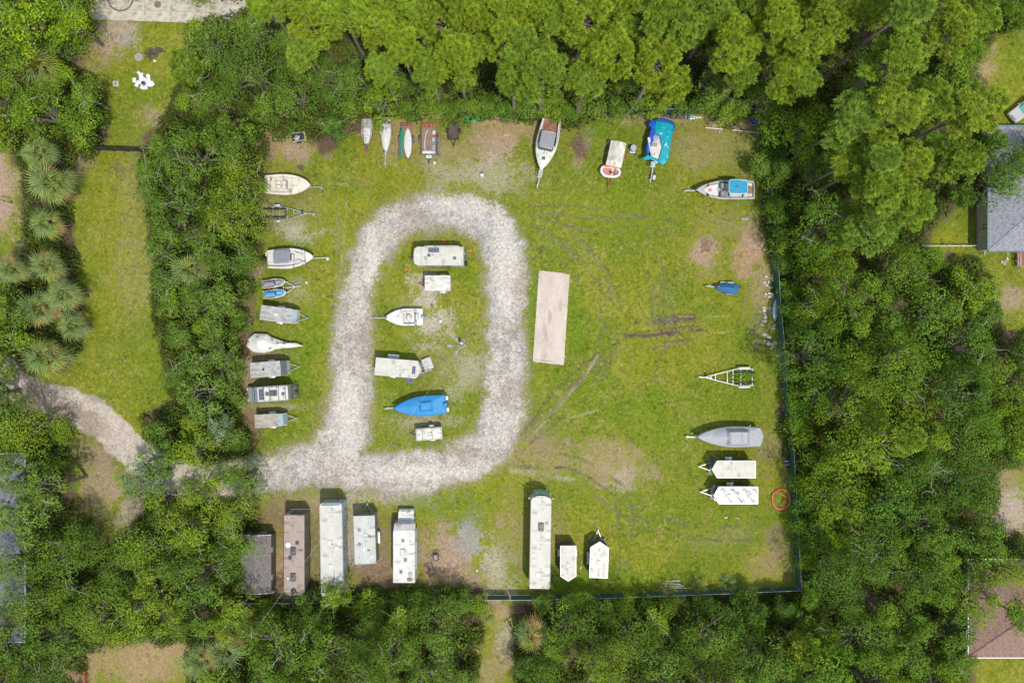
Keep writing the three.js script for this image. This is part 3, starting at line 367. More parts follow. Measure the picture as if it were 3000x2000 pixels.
// pine crown: tufts of needles at the ends of limbs
function pineCrown(R, seed) {
  const r = rng(seed), tufts = [], limbs = [], nl = Math.round(9 + R * 3.2), per = 96;
  for (let i = 0; i < nl; i++) {
    const a = i * 2.4 + r() * 0.8, lev = Math.pow(r(), 0.8), y0 = (lev - 0.5) * R * 1.25, len = R * (1.0 - 0.45 * lev) * (0.65 + 0.45 * r()), e = [Math.cos(a) * len, y0 + len * 0.22, Math.sin(a) * len];
    limbs.push(bar([0, y0, 0], e, 0.07, 5, 0.03));
    const m = 3 + Math.floor(r() * 4 + R * 0.6);
    for (let k = 0; k < m; k++) { const t = 0.5 + 0.55 * r(), b = a + (r() - 0.5) * 0.9, q = len * t; tufts.push([Math.cos(b) * q, y0 + q * 0.22 + (r() - 0.2) * 0.55, Math.sin(b) * q, 0.40 + 0.34 * r(), 0.75 + 0.45 * r()]); }
  }
  for (let k = 0; k < 12; k++) tufts.push([(r() - 0.5) * R * 0.8, R * (0.5 + 0.25 * r()), (r() - 0.5) * R * 0.8, 0.45 + 0.3 * r(), 0.85 + 0.4 * r()]);
  limbs.push(bar([0, -R * 0.9, 0], [0, R * 0.6, 0], 0.17, 6, 0.05));
  const s = triSoup(tufts.length * per);
  for (const T of tufts) for (let k = 0; k < per; k++) {
    const d = nrm([r() - 0.5, r() * 0.85 - 0.12, r() - 0.5]), q = T[3], o = 0.12 * q, l = q * (0.75 + 0.4 * r());
    const n = nrm([d[0] * 0.3 + (r() - 0.5), 0.9, d[2] * 0.3 + (r() - 0.5)]), sd = nrm(crs(d, n)), w = 0.024 + 0.016 * r(), up = crs(sd, d), nn = up[1] < 0 ? [-up[0], -up[1], -up[2]] : up;
    const a = [T[0] + d[0] * o, T[1] + d[1] * o, T[2] + d[2] * o], e = [T[0] + d[0] * l, T[1] + d[1] * l * 0.8, T[2] + d[2] * l], v = T[4] * (0.75 + 0.5 * r());
    tri(s, [a[0] + sd[0] * w * 0.4, a[1], a[2] + sd[2] * w * 0.4], [e[0] + sd[0] * w, e[1], e[2] + sd[2] * w], [e[0] - sd[0] * w, e[1] + 0.02, e[2] - sd[2] * w], nn, [v * 1.02, v, v * 0.85]);
  }
  return { crown: soupGeo(s), limbs: join(limbs) };
}
function trunkGeo(r0, r1, seed) { const r = rng(seed), rows = []; for (let i = 0; i <= 6; i++) { const t = i / 6, ox = Math.sin(t * 3 + seed) * 0.12 * t, oz = Math.cos(t * 2.3 + seed) * 0.12 * t, q = lerp(r0, r1, t) * (i === 0 ? 1.35 : 1), row = []; for (let k = 0; k <= 8; k++) { const a = -k / 8 * 6.2832; row.push([ox + Math.cos(a) * q, t, oz + Math.sin(a) * q]); } rows.push(row); } return clean(gridGeo(rows)); }
const OAKS = [[1.3, 11], [1.3, 41, { leaf: 0.28, per: 60 }], [1.7, 12], [1.7, 42, { leaf: 0.16, per: 150 }], [2.1, 13], [2.1, 14, { leaf: 0.3, per: 62, lobe: 0.8 }], [2.6, 15], [2.6, 16, { leaf: 0.17, per: 150, lobe: 1.2 }], [3.2, 17, { leaf: 0.28, per: 72 }], [3.2, 18], [3.2, 19, { leaf: 0.17, per: 140, lobe: 1.25, flat: 1.0 }], [3.9, 20], [3.9, 21, { leaf: 0.18, per: 130, lobe: 1.35 }], [3.9, 43, { leaf: 0.27, per: 78, flat: 0.7 }], [4.6, 22, { leaf: 0.19, per: 120, lobe: 1.3 }], [4.6, 23]].map(([R, s, o]) => ({ R, ...oakCrown(R, s, o) }));
const PINES = [[2.0, 31], [2.6, 32], [2.6, 33], [3.2, 34], [3.2, 35], [3.8, 36], [3.8, 37]].map(([R, s]) => ({ R, ...pineCrown(R, s) }));
const TRUNKS = [trunkGeo(0.22, 0.13, 1), trunkGeo(0.26, 0.15, 2), trunkGeo(0.2, 0.14, 3)];
const GREENS = { oak: [[0.135, 0.232, 0.024], [0.112, 0.205, 0.024], [0.168, 0.262, 0.022], [0.125, 0.215, 0.034], [0.100, 0.185, 0.026]], deep: [[0.100, 0.198, 0.018], [0.122, 0.222, 0.016], [0.082, 0.172, 0.020], [0.150, 0.245, 0.016], [0.095, 0.182, 0.022]], bright: [[0.180, 0.300, 0.014], [0.160, 0.272, 0.018]], pine: [[0.245, 0.350, 0.036], [0.220, 0.325, 0.040], [0.270, 0.360, 0.032]], pineR: [[0.235, 0.345, 0.040], [0.265, 0.355, 0.038], [0.205, 0.320, 0.048]], blue: [[0.15, 0.24, 0.11]] };
const planted = [];
function plantTree(kind, name, label, group, px, py, R, hc, tone, turn, r) {
  const set = kind === 'pine' ? PINES : OAKS; let best = [], bd = 1e9;
  for (const v of set) { const d = Math.abs(v.R - R); if (d < bd - 0.05) { bd = d; best = [v]; } else if (d < bd + 0.05) best.push(v); }
  if (kind === 'pine') for (let i = 0; i < 14; i++) { const [a, b] = P(px, py, hc); if (openD(a * S + 1500, b * S + 1000) > 14) break; hc *= 0.88; }
  const v = best[Math.floor(r() * best.length)], k = R / v.R, [x, z] = P(px, py, hc), o = thing(name, label, 'tree', x, z, turn, group);
  const bark = kind === 'pine' ? barkPine : barkGrey;
  const t = obj('trunk', TRUNKS[Math.floor(r() * 3)], bark, o), th = hc - (kind === 'pine' ? 0.8 : 0.5) * R, tr = 0.55 + R * 0.16; t.scale.set(tr, Math.max(0.5, th), tr);
  const b = obj('limbs', v.limbs, bark, o); b.position.y = hc; b.scale.setScalar(k);
  const c = obj('crown', v.crown, leafMat(tone), o); c.position.y = hc; c.scale.set(k, k * (0.9 + 0.2 * r()), k);
  if (v.twigs && r() > (px < 1400 ? 0.35 : 0.62) && R > 1.8) { const w = obj('bare_twigs', v.twigs, barkPale, o); w.position.y = hc; w.scale.setScalar(k); w.userData.kind = 'stuff'; }
  planted.push([px, py, R * S * FLY / (FLY - hc), hc, o, kind === 'pine' ? 'pine' : name === 'shrub' ? 'shrub' : 'broadleaf tree', R]);
  return o;
}
function zoneAt(px, py) {
  if (py < 330 && px > 700 && px < 2250) return 'top';
  if (px >= 2180 && py < 740) return 'northeast';
  if (px >= 2180) return 'east';
  if (py > 1640) return px < 760 ? 'southwest' : 'south';
  if (px < 360 && py < 460) return 'northwest';
  if (px < 330) return py < 1150 ? 'west' : 'southwest';
  if (py > 1180 && px < 800) return 'entrance';
  return 'hedge';
}
const sizeWord = R => R > 3.5 ? 'large' : R > 2.3 ? 'middle-sized' : 'small';
const fits = (px, py, rp, k) => { for (const q of planted) { const d = Math.hypot(px - q[0], py - q[1]); if (d < (rp + q[2]) * k) return false; } return true; };
const ALLOW = [[1555, 1855], [590, 1930], [660, 1900], [560, 790], [115, 195]]; for (const [x, y] of ALLOW) planted.push([x, y, 52, 3]); for (const [x, y] of [[2405, 240], [2440, 212], [2475, 182], [2510, 152], [2545, 122]]) planted.push([x, y, 30, 3]);
// // trees set by hand first: [kind, x, y, R, hc, tone, name, label]
const HAND = [
  ['pine', 552, 205, 2.5, 5, 'pine', 'pine_tree', 'small yellow-green pine beside the white scrap heap on the lawn'],
  ['oak', 1115, 305, 3.1, 3.6, 'bright', 'broadleaf_tree', 'wide bright green tree over the sterns of the small boats'],
  ['oak', 420, 1400, 2.9, 6, 'blue', 'broadleaf_tree', 'grey-green tree at the end of the sandy drive'],
  ['oak', 640, 1250, 2.0, 5, 'blue', 'broadleaf_tree', 'small grey-green tree beside the gravel entrance'],
  ['oak', 80, 60, 4.2, 8, 'bright', 'broadleaf_tree', 'large bright green tree beside the concrete drive, upper corner'],
  ['oak', 215, 70, 2.8, 6, 'bright', 'broadleaf_tree', 'bright green tree leaning over the edge of the concrete drive'],
  ['oak', 120, 330, 4.2, 7, 'deep', 'broadleaf_tree', 'large dark tree left of the square concrete pad'],
  ['oak', 230, 370, 2.7, 5, 'oak', 'broadleaf_tree', 'rounded tree above the end of the black fence'],
  ['oak', 250, 280, 2.3, 5, 'oak', 'broadleaf_tree', 'rounded tree left of the white scrap heap'],
  ['oak', 700, 1400, 2.9, 5.5, 'oak', 'broadleaf_tree', 'loose tree beside the mouth of the gravel drive'],
  ['oak', 700, 1500, 2.9, 6, 'oak', 'broadleaf_tree', 'broadleaf tree overhanging the grey shed roof'],
  ['oak', 690, 1610, 2.6, 6, 'oak', 'broadleaf_tree', 'round tree covering the edge of the grey shed'],
  ['pine', 2600, 330, 4.0, 17, 'pineR', 'pine_tree', 'broad pine with pale trunk above the grey house'],
  ['pine', 2650, 30, 3.4, 20.5, 'pineR', 'pine_tree', 'tall leaning pine with a long bare trunk at the upper corner'],
  ['pine', 2500, 350, 3.4, 16, 'pineR', 'pine_tree', 'pine with dense rounded tufts inside the bend of the trunks'],
  ['pine', 2560, 560, 3.6, 15, 'pineR', 'pine_tree', 'pine with broken clumps level with the house roof'],
  ['pine', 2840, 330, 4.2, 15, 'pineR', 'pine_tree', 'broad pine overhanging the corner of the grey roof'],
  ['pine', 2640, 1280, 2.2, 15, 'pineR', 'pine_tree', 'lone pine with a bare bleached limb in the dense wood'],
  ['pine', 2340, 1890, 2.6, 6, 'pineR', 'pine_tree', 'yellow-green pine at the lower edge of the dense wood'],
  ['oak', 2130, 330, 1.9, 2.4, 'oak', 'broadleaf_tree', 'small round tree between the white pipes and the top fence'],
  ['oak', 2230, 480, 1.7, 2.6, 'oak', 'broadleaf_tree', 'small tree above the stern of the boat with the blue bimini'],
  ['oak', 980, 370, 2.0, 2.6, 'oak', 'broadleaf_tree', 'rounded shrub-like tree beside the bow of the aluminium boat'],
  ['oak', 900, 1760, 1.6, 3.0, 'oak', 'broadleaf_tree', 'low tree below the rear of the brown trailer'],
  ['oak', 30, 1390, 3.9, 7.5, 'oak', 'broadleaf_tree', 'large tree over the upper end of the grey roof at the left edge'],
  ['oak', 60, 1520, 3.9, 8, 'oak', 'broadleaf_tree', 'large tree over the middle of the grey roof at the left edge'],
  ['oak', 25, 1650, 3.9, 8.5, 'oak', 'broadleaf_tree', 'large tree over the lower half of the grey roof at the left edge'],
  ['oak', 70, 1770, 3.6, 8, 'oak', 'broadleaf_tree', 'large tree at the lower end of the grey roof at the left edge'],
  ['oak', 140, 1430, 3.0, 7.5, 'oak', 'broadleaf_tree', 'tree between the grey roof and the shaded lawn at the left'],
  ['oak', 2880, 1580, 3.6, 8.5, 'deep', 'broadleaf_tree', 'large tree above the brown roof in the lower right wood'],
  ['oak', 2940, 1670, 3.2, 8.5, 'deep', 'broadleaf_tree', 'tree spreading over the upper part of the brown roof'],
  ['oak', 2860, 1760, 3.0, 8.5, 'deep', 'broadleaf_tree', 'tree spreading over the edge of the brown roof'],
  ['oak', 2985, 1800, 2.0, 8.5, 'deep', 'broadleaf_tree', 'small crown over the middle of the brown roof'],
  ['oak', 480, 1340, 3.2, 6, 'oak', 'broadleaf_tree', 'wide tree spreading over the sandy drive before the entrance'],
  ['oak', 575, 1310, 2.8, 6, 'oak', 'broadleaf_tree', 'tree over the drive nearest the gravel loop entrance'],
  ['oak', 590, 1430, 3.0, 7, 'oak', 'broadleaf_tree', 'tree below the covered entrance of the drive'],
  ['oak', 690, 1290, 1.7, 3.2, 'oak', 'broadleaf_tree', 'low tree at the upper side of the gravel mouth'],
  ['oak', 985, 1740, 2.0, 4, 'oak', 'broadleaf_tree', 'tree covering the end of the long white motorhome'],
];
{
  const r = rng(5150);
  for (const [k, x, y, R, hc, tone, name, label] of HAND) plantTree(k, name, label, undefined, x, y, R, hc, GREENS[tone][Math.floor(r() * GREENS[tone].length)], r() * 360, r);
  const LINE = [];
  for (let i = 0; i < 16; i++) LINE.push([1190 + i * 37 + 14 * (r() - 0.5), 318 + 14 * (r() - 0.5), 'top fence behind the row of boats']);
  for (let i = 0; i < 7; i++) LINE.push([1790 + i * 62 + 30 * r(), 308 + 8 * r(), 'top fence behind the teal tarp boat']);
  for (const [x, y] of [[2250, 400], [2262, 445], [2268, 520], [2264, 600], [2282, 640], [2280, 690], [2290, 730], [2296, 770], [2312, 850], [2318, 905], [2320, 960], [2335, 1160], [2338, 1200], [2342, 1240], [2345, 1280], [2350, 1420], [2355, 1480], [2356, 1540], [2362, 1590], [2366, 1640]]) LINE.push([x, y, 'right fence of the lot']);
  for (let i = 0; i < 9; i++) LINE.push([1070 + i * 40 + 20 * r(), 1762 + 10 * r(), 'bottom fence below the cab-over motorhome']);
  for (const [x, y] of [[1590, 1765], [1680, 1760], [1720, 1762], [1890, 1775], [2060, 1768], [2180, 1758]]) LINE.push([x, y, 'bottom fence right of the path gate']);
  const seen = {}; for (const [x, y, w] of LINE) { seen[w] = (seen[w] ?? 0) + 1; plantTree('oak', 'shrub', '', `shrubs along the ${w}`, x, y, 1.1 + 0.6 * r(), 1.3 + 0.8 * r(), GREENS[x > 2200 ? 'deep' : 'oak'][Math.floor(r() * 5)], r() * 360, r); }
  for (const [dx, dy, R] of [[715, 55, 3.6], [790, 40, 4.0], [870, 65, 3.8], [925, 115, 2.6], [700, 130, 2.2], [950, 15, 3.2], [1015, 60, 3.8], [1050, 135, 3.0], [1090, 20, 3.4], [1150, 65, 4.2], [1205, 125, 3.8], [1265, 45, 4.2], [1250, 165, 3.2], [1345, 50, 4.2], [1395, 125, 3.6], [1345, 185, 2.8], [1480, 60, 4.4], [1505, 150, 3.8], [1565, 55, 3.8], [1545, 200, 2.6], [1680, 105, 3.8], [1640, 45, 3.6], [1780, 55, 3.6], [1860, 95, 4.2], [1800, 170, 3.0], [1180, 195, 2.4], [1700, 170, 2.4], [1880, 10, 3.4], [1420, 10, 3.2], [1200, 0, 3.2], [1735, 0, 3.2], [620, 20, 2.6]])
    plantTree('pine', 'pine_tree', '', 'yellow-green pines along the top of the lot', dx * D, dy * D, R, 11 + 4 * r(), GREENS.pine[Math.floor(r() * 3)], r() * 360, r);
  for (const [x, y, R, h] of [[2330, 130, 3.6, 13], [2415, 50, 3.2, 14], [2270, 50, 3.2, 12], [2530, 30, 3.0, 16], [2345, 245, 2.4, 11], [2700, 300, 3.4, 15], [2660, 480, 3.0, 14], [2560, 660, 3.2, 13], [2660, 610, 2.8, 13], [2480, 480, 2.8, 13], [2800, 470, 3.2, 12], [2780, 90, 3.2, 14], [2860, 60, 2.6, 12]])
    plantTree('pine', 'pine_tree', '', 'green pines above the grey house', x, y, R, h, GREENS.pineR[Math.floor(r() * 3)], r() * 360, r);
  const radii = [4.5, 4.5, 3.8, 3.8, 3.2, 3.2, 2.6, 2.6, 2.1, 2.1, 1.6, 1.6, 1.3];
  let count = 0;
  for (let pass = 0; pass < radii.length; pass++) for (let tryN = 0; tryN < 700; tryN++) {
    const R0 = radii[pass] * (0.9 + 0.2 * r()), px = -70 + r() * 3140, py = -60 + r() * 2120;
    if (px < -R0 * 18 || px > 3000 + R0 * 18 || py < -R0 * 16 || py > 2000 + R0 * 16) continue;
    const z = zoneAt(px, py), pr = r(), far = openD(px, py);
    let pine = (z === 'top' && py < 270 && px > 820 && pr < 0.3) || (z === 'northeast' && px < 2900 && pr < 0.6) || (z === 'east' && pr < 0.04) || (z === 'entrance' && pr < 0.12);
        if (px < 262 && px > -20 && py > 415 && py < 1100 && !(px < 40 && py > 840)) continue;
    if (pine && (R0 > 4.2 || R0 < 1.9)) continue;
    let hc = pine ? 13 + 5 * r() : clamp(2.0 + R0 * 1.2 + (far > 120 ? 4.5 * r() : 1.2 * r()), 1.4, 11.5);
    if (far < R0 * S * (R0 < 2 ? 0.62 : 0.78)) continue;
    if (!pine) hc = Math.min(hc, 1.6 + R0 * 0.5 + far / 42); else if (z !== 'top' && far < 190) continue;
    const rp = R0 * S * FLY / (FLY - hc);
    if (!fits(px, py, rp, pine ? 0.60 : R0 < 2.3 ? 0.62 : 0.66)) continue;
    for (let k = 0; k < 10; k++) { const [x, zz] = P(px, py, hc); if (openD(x * S + 1500, zz * S + 1000) > 6) break; hc *= 0.85; }
    const tones = pine ? (z === 'top' && px < 2150 ? GREENS.pine : z === 'entrance' ? GREENS.pine : GREENS.pineR) : z === 'northwest' ? [...GREENS.bright, ...GREENS.oak] : z === 'east' || z === 'northeast' ? GREENS.deep : GREENS.oak;
    const nm = pine ? 'pine_tree' : hc < 3.2 ? 'shrub' : 'broadleaf_tree';
    plantTree(pine ? 'pine' : 'oak', nm, '', `${pine ? 'pines' : hc < 3.2 ? 'shrubs' : 'broadleaf trees'} of the ${z} wood`, px, py, R0, hc, tones[Math.floor(r() * tones.length)], r() * 360, r); count++;
  }
  console.log('trees', count + HAND.length);
}
{ // say which tree it is by the thing it stands nearest to
  const near = { 'the concrete drive': [[340, 30], [480, 25], [620, 20]], 'the square concrete pad': [[338, 245]], 'the black fence': [[350, 430]], 'the pink mulch bed': [[10, 560]], 'the sandy drive': [[200, 1180], [100, 1140]], 'the cream boat': [[800, 542]], 'the empty trailer beside the cream boat': [[800, 625]], 'the console boat': [[790, 757]], 'the jet skis': [[780, 845]], 'the torn white tarp': [[760, 1005]], 'the camper van': [[760, 1155]], 'the gravel entrance': [[600, 1330], [680, 1400]], 'the grey shed': [[750, 1640]], 'the brown trailer': [[865, 1720]], 'the long white motorhome': [[970, 1700]], 'the shiny white box trailer': [[1070, 1640]], 'the cab-over motorhome': [[1185, 1700]], 'the path gate': [[1480, 1750]], 'the striped bus motorhome': [[1582, 1720]], 'the grey V-nosed trailer': [[1755, 1690]], 'the white pipe heap': [[1975, 1715]], 'the hose coil': [[2290, 1460]], 'the lower fence corner': [[2340, 1720]], 'the grey covered boat': [[2220, 1280]], 'the bare trailer by the fence': [[2210, 1103]], 'the pale blue kayak': [[2273, 908]], 'the straw heaps': [[2195, 745]], 'the blue bimini boat': [[2200, 555]], 'the blue folding chair': [[2205, 355]], 'the long dark kayak': [[2000, 340]], 'the teal tarp boat': [[1935, 370]], 'the mulch patch': [[1700, 400]], 'the cabin cruiser': [[1610, 370]], 'the black mesh cart': [[1328, 365]], 'the flatbed trailer': [[1255, 380]], 'the aluminium boat': [[1075, 370]], 'the junk cart': [[870, 400]], 'the silver car': [[2970, 330]], 'the grey house': [[2930, 550]], 'the white rail': [[2800, 725]], 'the sand clearing': [[2960, 1470]], 'the brown house': [[2920, 1820]], 'the lower straw yard': [[400, 1930]], 'the grey corner roof': [[40, 1450], [20, 1800]] };
  const sets = {}, ord = ['', 'second ', 'third ', 'fourth ', 'fifth ', 'sixth ', 'seventh ', 'eighth ', 'ninth ', 'tenth ', 'eleventh ', 'twelfth ', 'thirteenth ', 'fourteenth ', 'fifteenth ', 'sixteenth ', 'seventeenth ', 'eighteenth ', 'nineteenth ', 'twentieth '];
  for (const q of planted) { if (!q[4] || q[4].userData.label) continue; let bn, bd = 1e9; for (const k in near) for (const [x, y] of near[k]) { const d = Math.hypot(q[0] - x, q[1] - y); if (d < bd) { bd = d; bn = k; } } (sets[q[5] + '|' + bn] ??= []).push([bd, q]); }
  for (const k in sets) { const [kind, bn] = k.split('|'); sets[k].sort((a, b) => a[0] - b[0]).forEach(([, q], i) => { q[4].userData.label = `${sizeWord(q[6])} ${kind}, ${ord[i] ?? 'last '}nearest of its kind to ${bn}`; }); }
}
// cabbage palms and palmettos: every frond a part
function frondGeo(seed, droop) {
  const r = rng(seed), s = triSoup(90), up = [0, 1, 0]; const q = 0.95, y1 = 0.28 - droop * 0.2;
  const pt = t => [q * t, y1 * t - droop * 0.25 * t * t, 0];
  for (let i = 0; i < 3; i++) { const a = pt(i / 3), b = pt((i + 1) / 3), w = 0.03; tri(s, [a[0], a[1], w], [b[0], b[1], w], [b[0], b[1], -w], up, [1.1, 1, 0.6]); tri(s, [a[0], a[1], w], [b[0], b[1], -w], [a[0], a[1], -w], up, [1.1, 1, 0.6]); }
  const h = pt(1), n = 17;
  for (let i = 0; i < n; i++) {
    const a = (i / (n - 1) - 0.5) * 3.7, L = 1.4 * (0.62 + 0.38 * Math.cos(a)) * (0.82 + 0.36 * r()), c = Math.cos(a), d = Math.sin(a), w = 0.038, v = 0.62 + 0.85 * r();
    const m = [h[0] + c * L * 0.55, h[1] + 0.06 - Math.abs(d) * 0.05, d * L * 0.55], e = [h[0] + c * L, h[1] - 0.10 - droop * 0.35 - 0.12 * r(), d * L], b = [h[0], h[1], 0];
    const A = [m[0] - d * w, m[1] + 0.02, m[2] + c * w], B = [m[0] + d * w, m[1] - 0.02, m[2] - c * w], col = [v, v * (0.95 + 0.1 * r()), v * 0.95];
    tri(s, b, A, B, nrm([-c * 0.1, 1, 0.25 * (r() - 0.5)]), col); tri(s, A, e, B, nrm([c * 0.3, 1, d * 0.3 + 0.3 * (r() - 0.5)]), col);
  }
  return soupGeo(s);
}
const FRONDS = [frondGeo(1, 0.1), frondGeo(2, 0.6), frondGeo(3, 1.2), frondGeo(4, 0.3)];
const bootGeo = (() => { const gs = [cy(0.2, 0.17, 1, 0, 0.5, 0, 9)]; for (let i = 0; i < 26; i++) { const a = i * 2.4, y = 0.1 + 0.85 * i / 26; gs.push(bx(0.16, 0.035, 0.1, Math.cos(a) * 0.2, y, Math.sin(a) * 0.2, -a, 0.7)); } return join(gs); })();
const palmTones = [[0.215, 0.285, 0.085], [0.185, 0.255, 0.095], [0.30, 0.32, 0.075], [0.42, 0.28, 0.12]];
function palm(px, py, hc, size, n, label, opt = {}) {
  const r = rng(Math.round(px * 7 + py)), [x, z] = P(px, py, hc), low = opt.low, o = thing(low ? 'palmetto' : 'palm_tree', label, low ? 'palmetto' : 'palm', x, z, r() * 360, opt.group);
  if (!low) { const t = obj('trunk', bootGeo, barkPalm, o); t.scale.set(1.1, hc, 1.1); }
  for (let i = 0; i < n; i++) {
    const t = (i + 0.5) / n, yaw = i * 2.39996 + r() * 0.3, dead = !opt.fresh && (t > 0.9 || r() < 0.05), pitch = lerp(1.15, low ? -0.05 : -0.45, Math.pow(t, 0.75)) + (r() - 0.5) * 0.2;
    const f = obj('frond', FRONDS[t < 0.3 ? 0 : t < 0.7 ? (r() > 0.5 ? 1 : 3) : 2], leafMat(dead ? palmTones[3] : opt.yellow && r() < 0.6 ? palmTones[2] : palmTones[r() < 0.15 ? 2 : r() < 0.5 ? 0 : 1]), o);
    f.rotation.set(0, yaw, pitch, 'YZX'); f.position.y = low ? 0.15 : hc; f.scale.setScalar(size * (low ? 0.8 + 0.35 * r() : (0.82 + 0.4 * r()) * (0.85 + 0.3 * hash2(px | 0, py | 0))));
  }
}
const PALMS = [
  [115, 195, 5, 1.25, 26, 'yellowing cabbage palm nearest the concrete drive', { yellow: 1 }], [120, 450, 5, 1.05, 26, 'cabbage palm below the end of the black fence'], [155, 540, 5.2, 1.1, 28, 'cabbage palm second below the black fence'], [135, 655, 4.5, 1.05, 26, 'cabbage palm beside the pink mulch bed'],
  [35, 790, 5.5, 1.05, 24, 'cabbage palm at the very edge beside another palm'], [140, 780, 5, 1.1, 26, 'cabbage palm in the middle of the column of palms'], [185, 860, 5, 1.1, 28, 'tallest grey-green cabbage palm of the lawn edge cluster'], [120, 905, 4.6, 1.15, 28, 'cabbage palm in the back of the lawn edge cluster'], [215, 955, 3.6, 1.0, 24, 'cabbage palm with brown lower fronds nearest the lawn'], [135, 1045, 4.6, 1.15, 26, 'cabbage palm nearest the sandy drive'],
  [560, 790, 4, 1.0, 24, 'cabbage palm in the tree belt behind the console boat'], [1555, 1855, 3.0, 1.15, 26, 'lone fan palm beside the path below the gate'], [590, 1930, 3.6, 1.1, 24, 'palm beside the straw-coloured yard'], [660, 1900, 3.2, 1.0, 22, 'palm below the grey shed in shade'],
];
for (const [x, y, h, s, n, l, o] of PALMS) palm(x, y, h, s, n - 4, l, o);
const LOWP = [[745, 575, 'palmetto behind the cream boat'], [720, 745, 'palmetto behind the outboard of the console boat'], [735, 770, 'yellowed palmetto next to the console boat', 1], [1245, 300, 'yellow-green palmetto above the flatbed trailer', 1], [1215, 320, 'yellow-green palmetto above the green canoe', 1], [1280, 260, 'palmetto clump on bare soil above the flatbed', 1], [1240, 240, 'palmetto clump in the gap under the pines', 1], [1320, 305, 'palmetto above the black mesh cart', 1], [2310, 775, 'yellow palmetto clump by the right fence', 1], [2340, 800, 'second yellow palmetto by the right fence', 1], [2360, 760, 'yellow palmetto behind the right fence clump', 1], [2330, 845, 'low pale palmetto beside the pale blue kayak', 0], [2480, 830, 'pale palmetto clump deep in the right wood', 0], [2520, 855, 'pale palmetto next to the deep wood clump', 0], [2500, 800, 'pale palmetto above the deep wood clump', 1], [2370, 1005, 'pale palmetto below the kayak outside the fence', 0], [2400, 1030, 'pale palmetto next to the fence post line', 0], [1955, 1722, 'yellow palmetto at the heap of white pipes', 1], [2135, 1712, 'small palmetto right of the white pipes', 0], [2050, 1722, 'tiny yellow palmetto between the white pipes', 1], [1995, 1775, 'palmetto outside the bottom fence', 1], [2030, 1780, 'dry palmetto outside the bottom fence', 1], [1430, 1800, 'yellow palmetto beside the path gate', 1], [2400, 200, 'palmetto at the foot of the leaning pine', 0], [2370, 310, 'palmetto in shade below the leaning pine', 0], [2730, 130, 'dry palmetto below the leaning pine trunk', 1], [640, 1240, 'grey-green palmetto by the entrance', 0], [1640, 1950, 'palmetto low in the bottom wood', 0]];
for (const [x, y, l, yel] of LOWP) palm(x, y, 0.5, 0.68, 15, l, { low: 1, yellow: yel, fresh: !yel });
// undergrowth in the woods: one mass of leafy clumps
{
  const r = rng(99), s = triSoup(200); for (let k = 0; k < 64; k++) { const d = nrm([r() - 0.5, r() * 0.8 - 0.1, r() - 0.5]), q = 0.5 + 0.45 * r(), v = 0.7 + 0.6 * r(); leaf(s, [d[0] * q, d[1] * q * 0.8, d[2] * q], nrm([d[0] + r() - 0.5, 0.7, d[2] + r() - 0.5]), r, 0.3, 0.18, [v * 1.05, v, v * 0.9]); }
  const N = 11000, im = new THREE.InstancedMesh(soupGeo(s), leafMat([0.062, 0.10, 0.016]), N), m = new THREE.Matrix4(), q = new THREE.Quaternion(), e = new THREE.Euler(), col = new THREE.Color();
  let n = 0; for (let t = 0; t < 60000 && n < N; t++) {
    const px = -150 + r() * 3300, py = -110 + r() * 2220, d = openD(px, py); if (d < 14 || fDirt(px, py) < 20) continue; const gap = fbm(px / 60, py / 60, 3); if (gap < 0.38 && r() < 0.8) continue;
    const k = 0.6 + 0.7 * r(), h = clamp(d / 60, 0.3, 1) * (0.3 + 1.5 * r()); e.set(0, r() * 6.28, 0); q.setFromEuler(e); m.compose(V3(gx(px), h * 0.8, gz(py)), q, V3(k * 1.2, k * (0.7 + h * 0.3), k * 1.2)); im.setMatrixAt(n, m); const c = 0.75 + 0.7 * r(); col.setRGB(c * (0.9 + 0.4 * r()), c, c * 0.9); im.setColorAt(n, col); n++;
  }
  im.count = n; im.name = 'undergrowth'; im.castShadow = im.receiveShadow = true; im.userData = { kind: 'stuff', label: 'leafy undergrowth covering the woodland floor', category: 'undergrowth' }; scene.add(im);
}
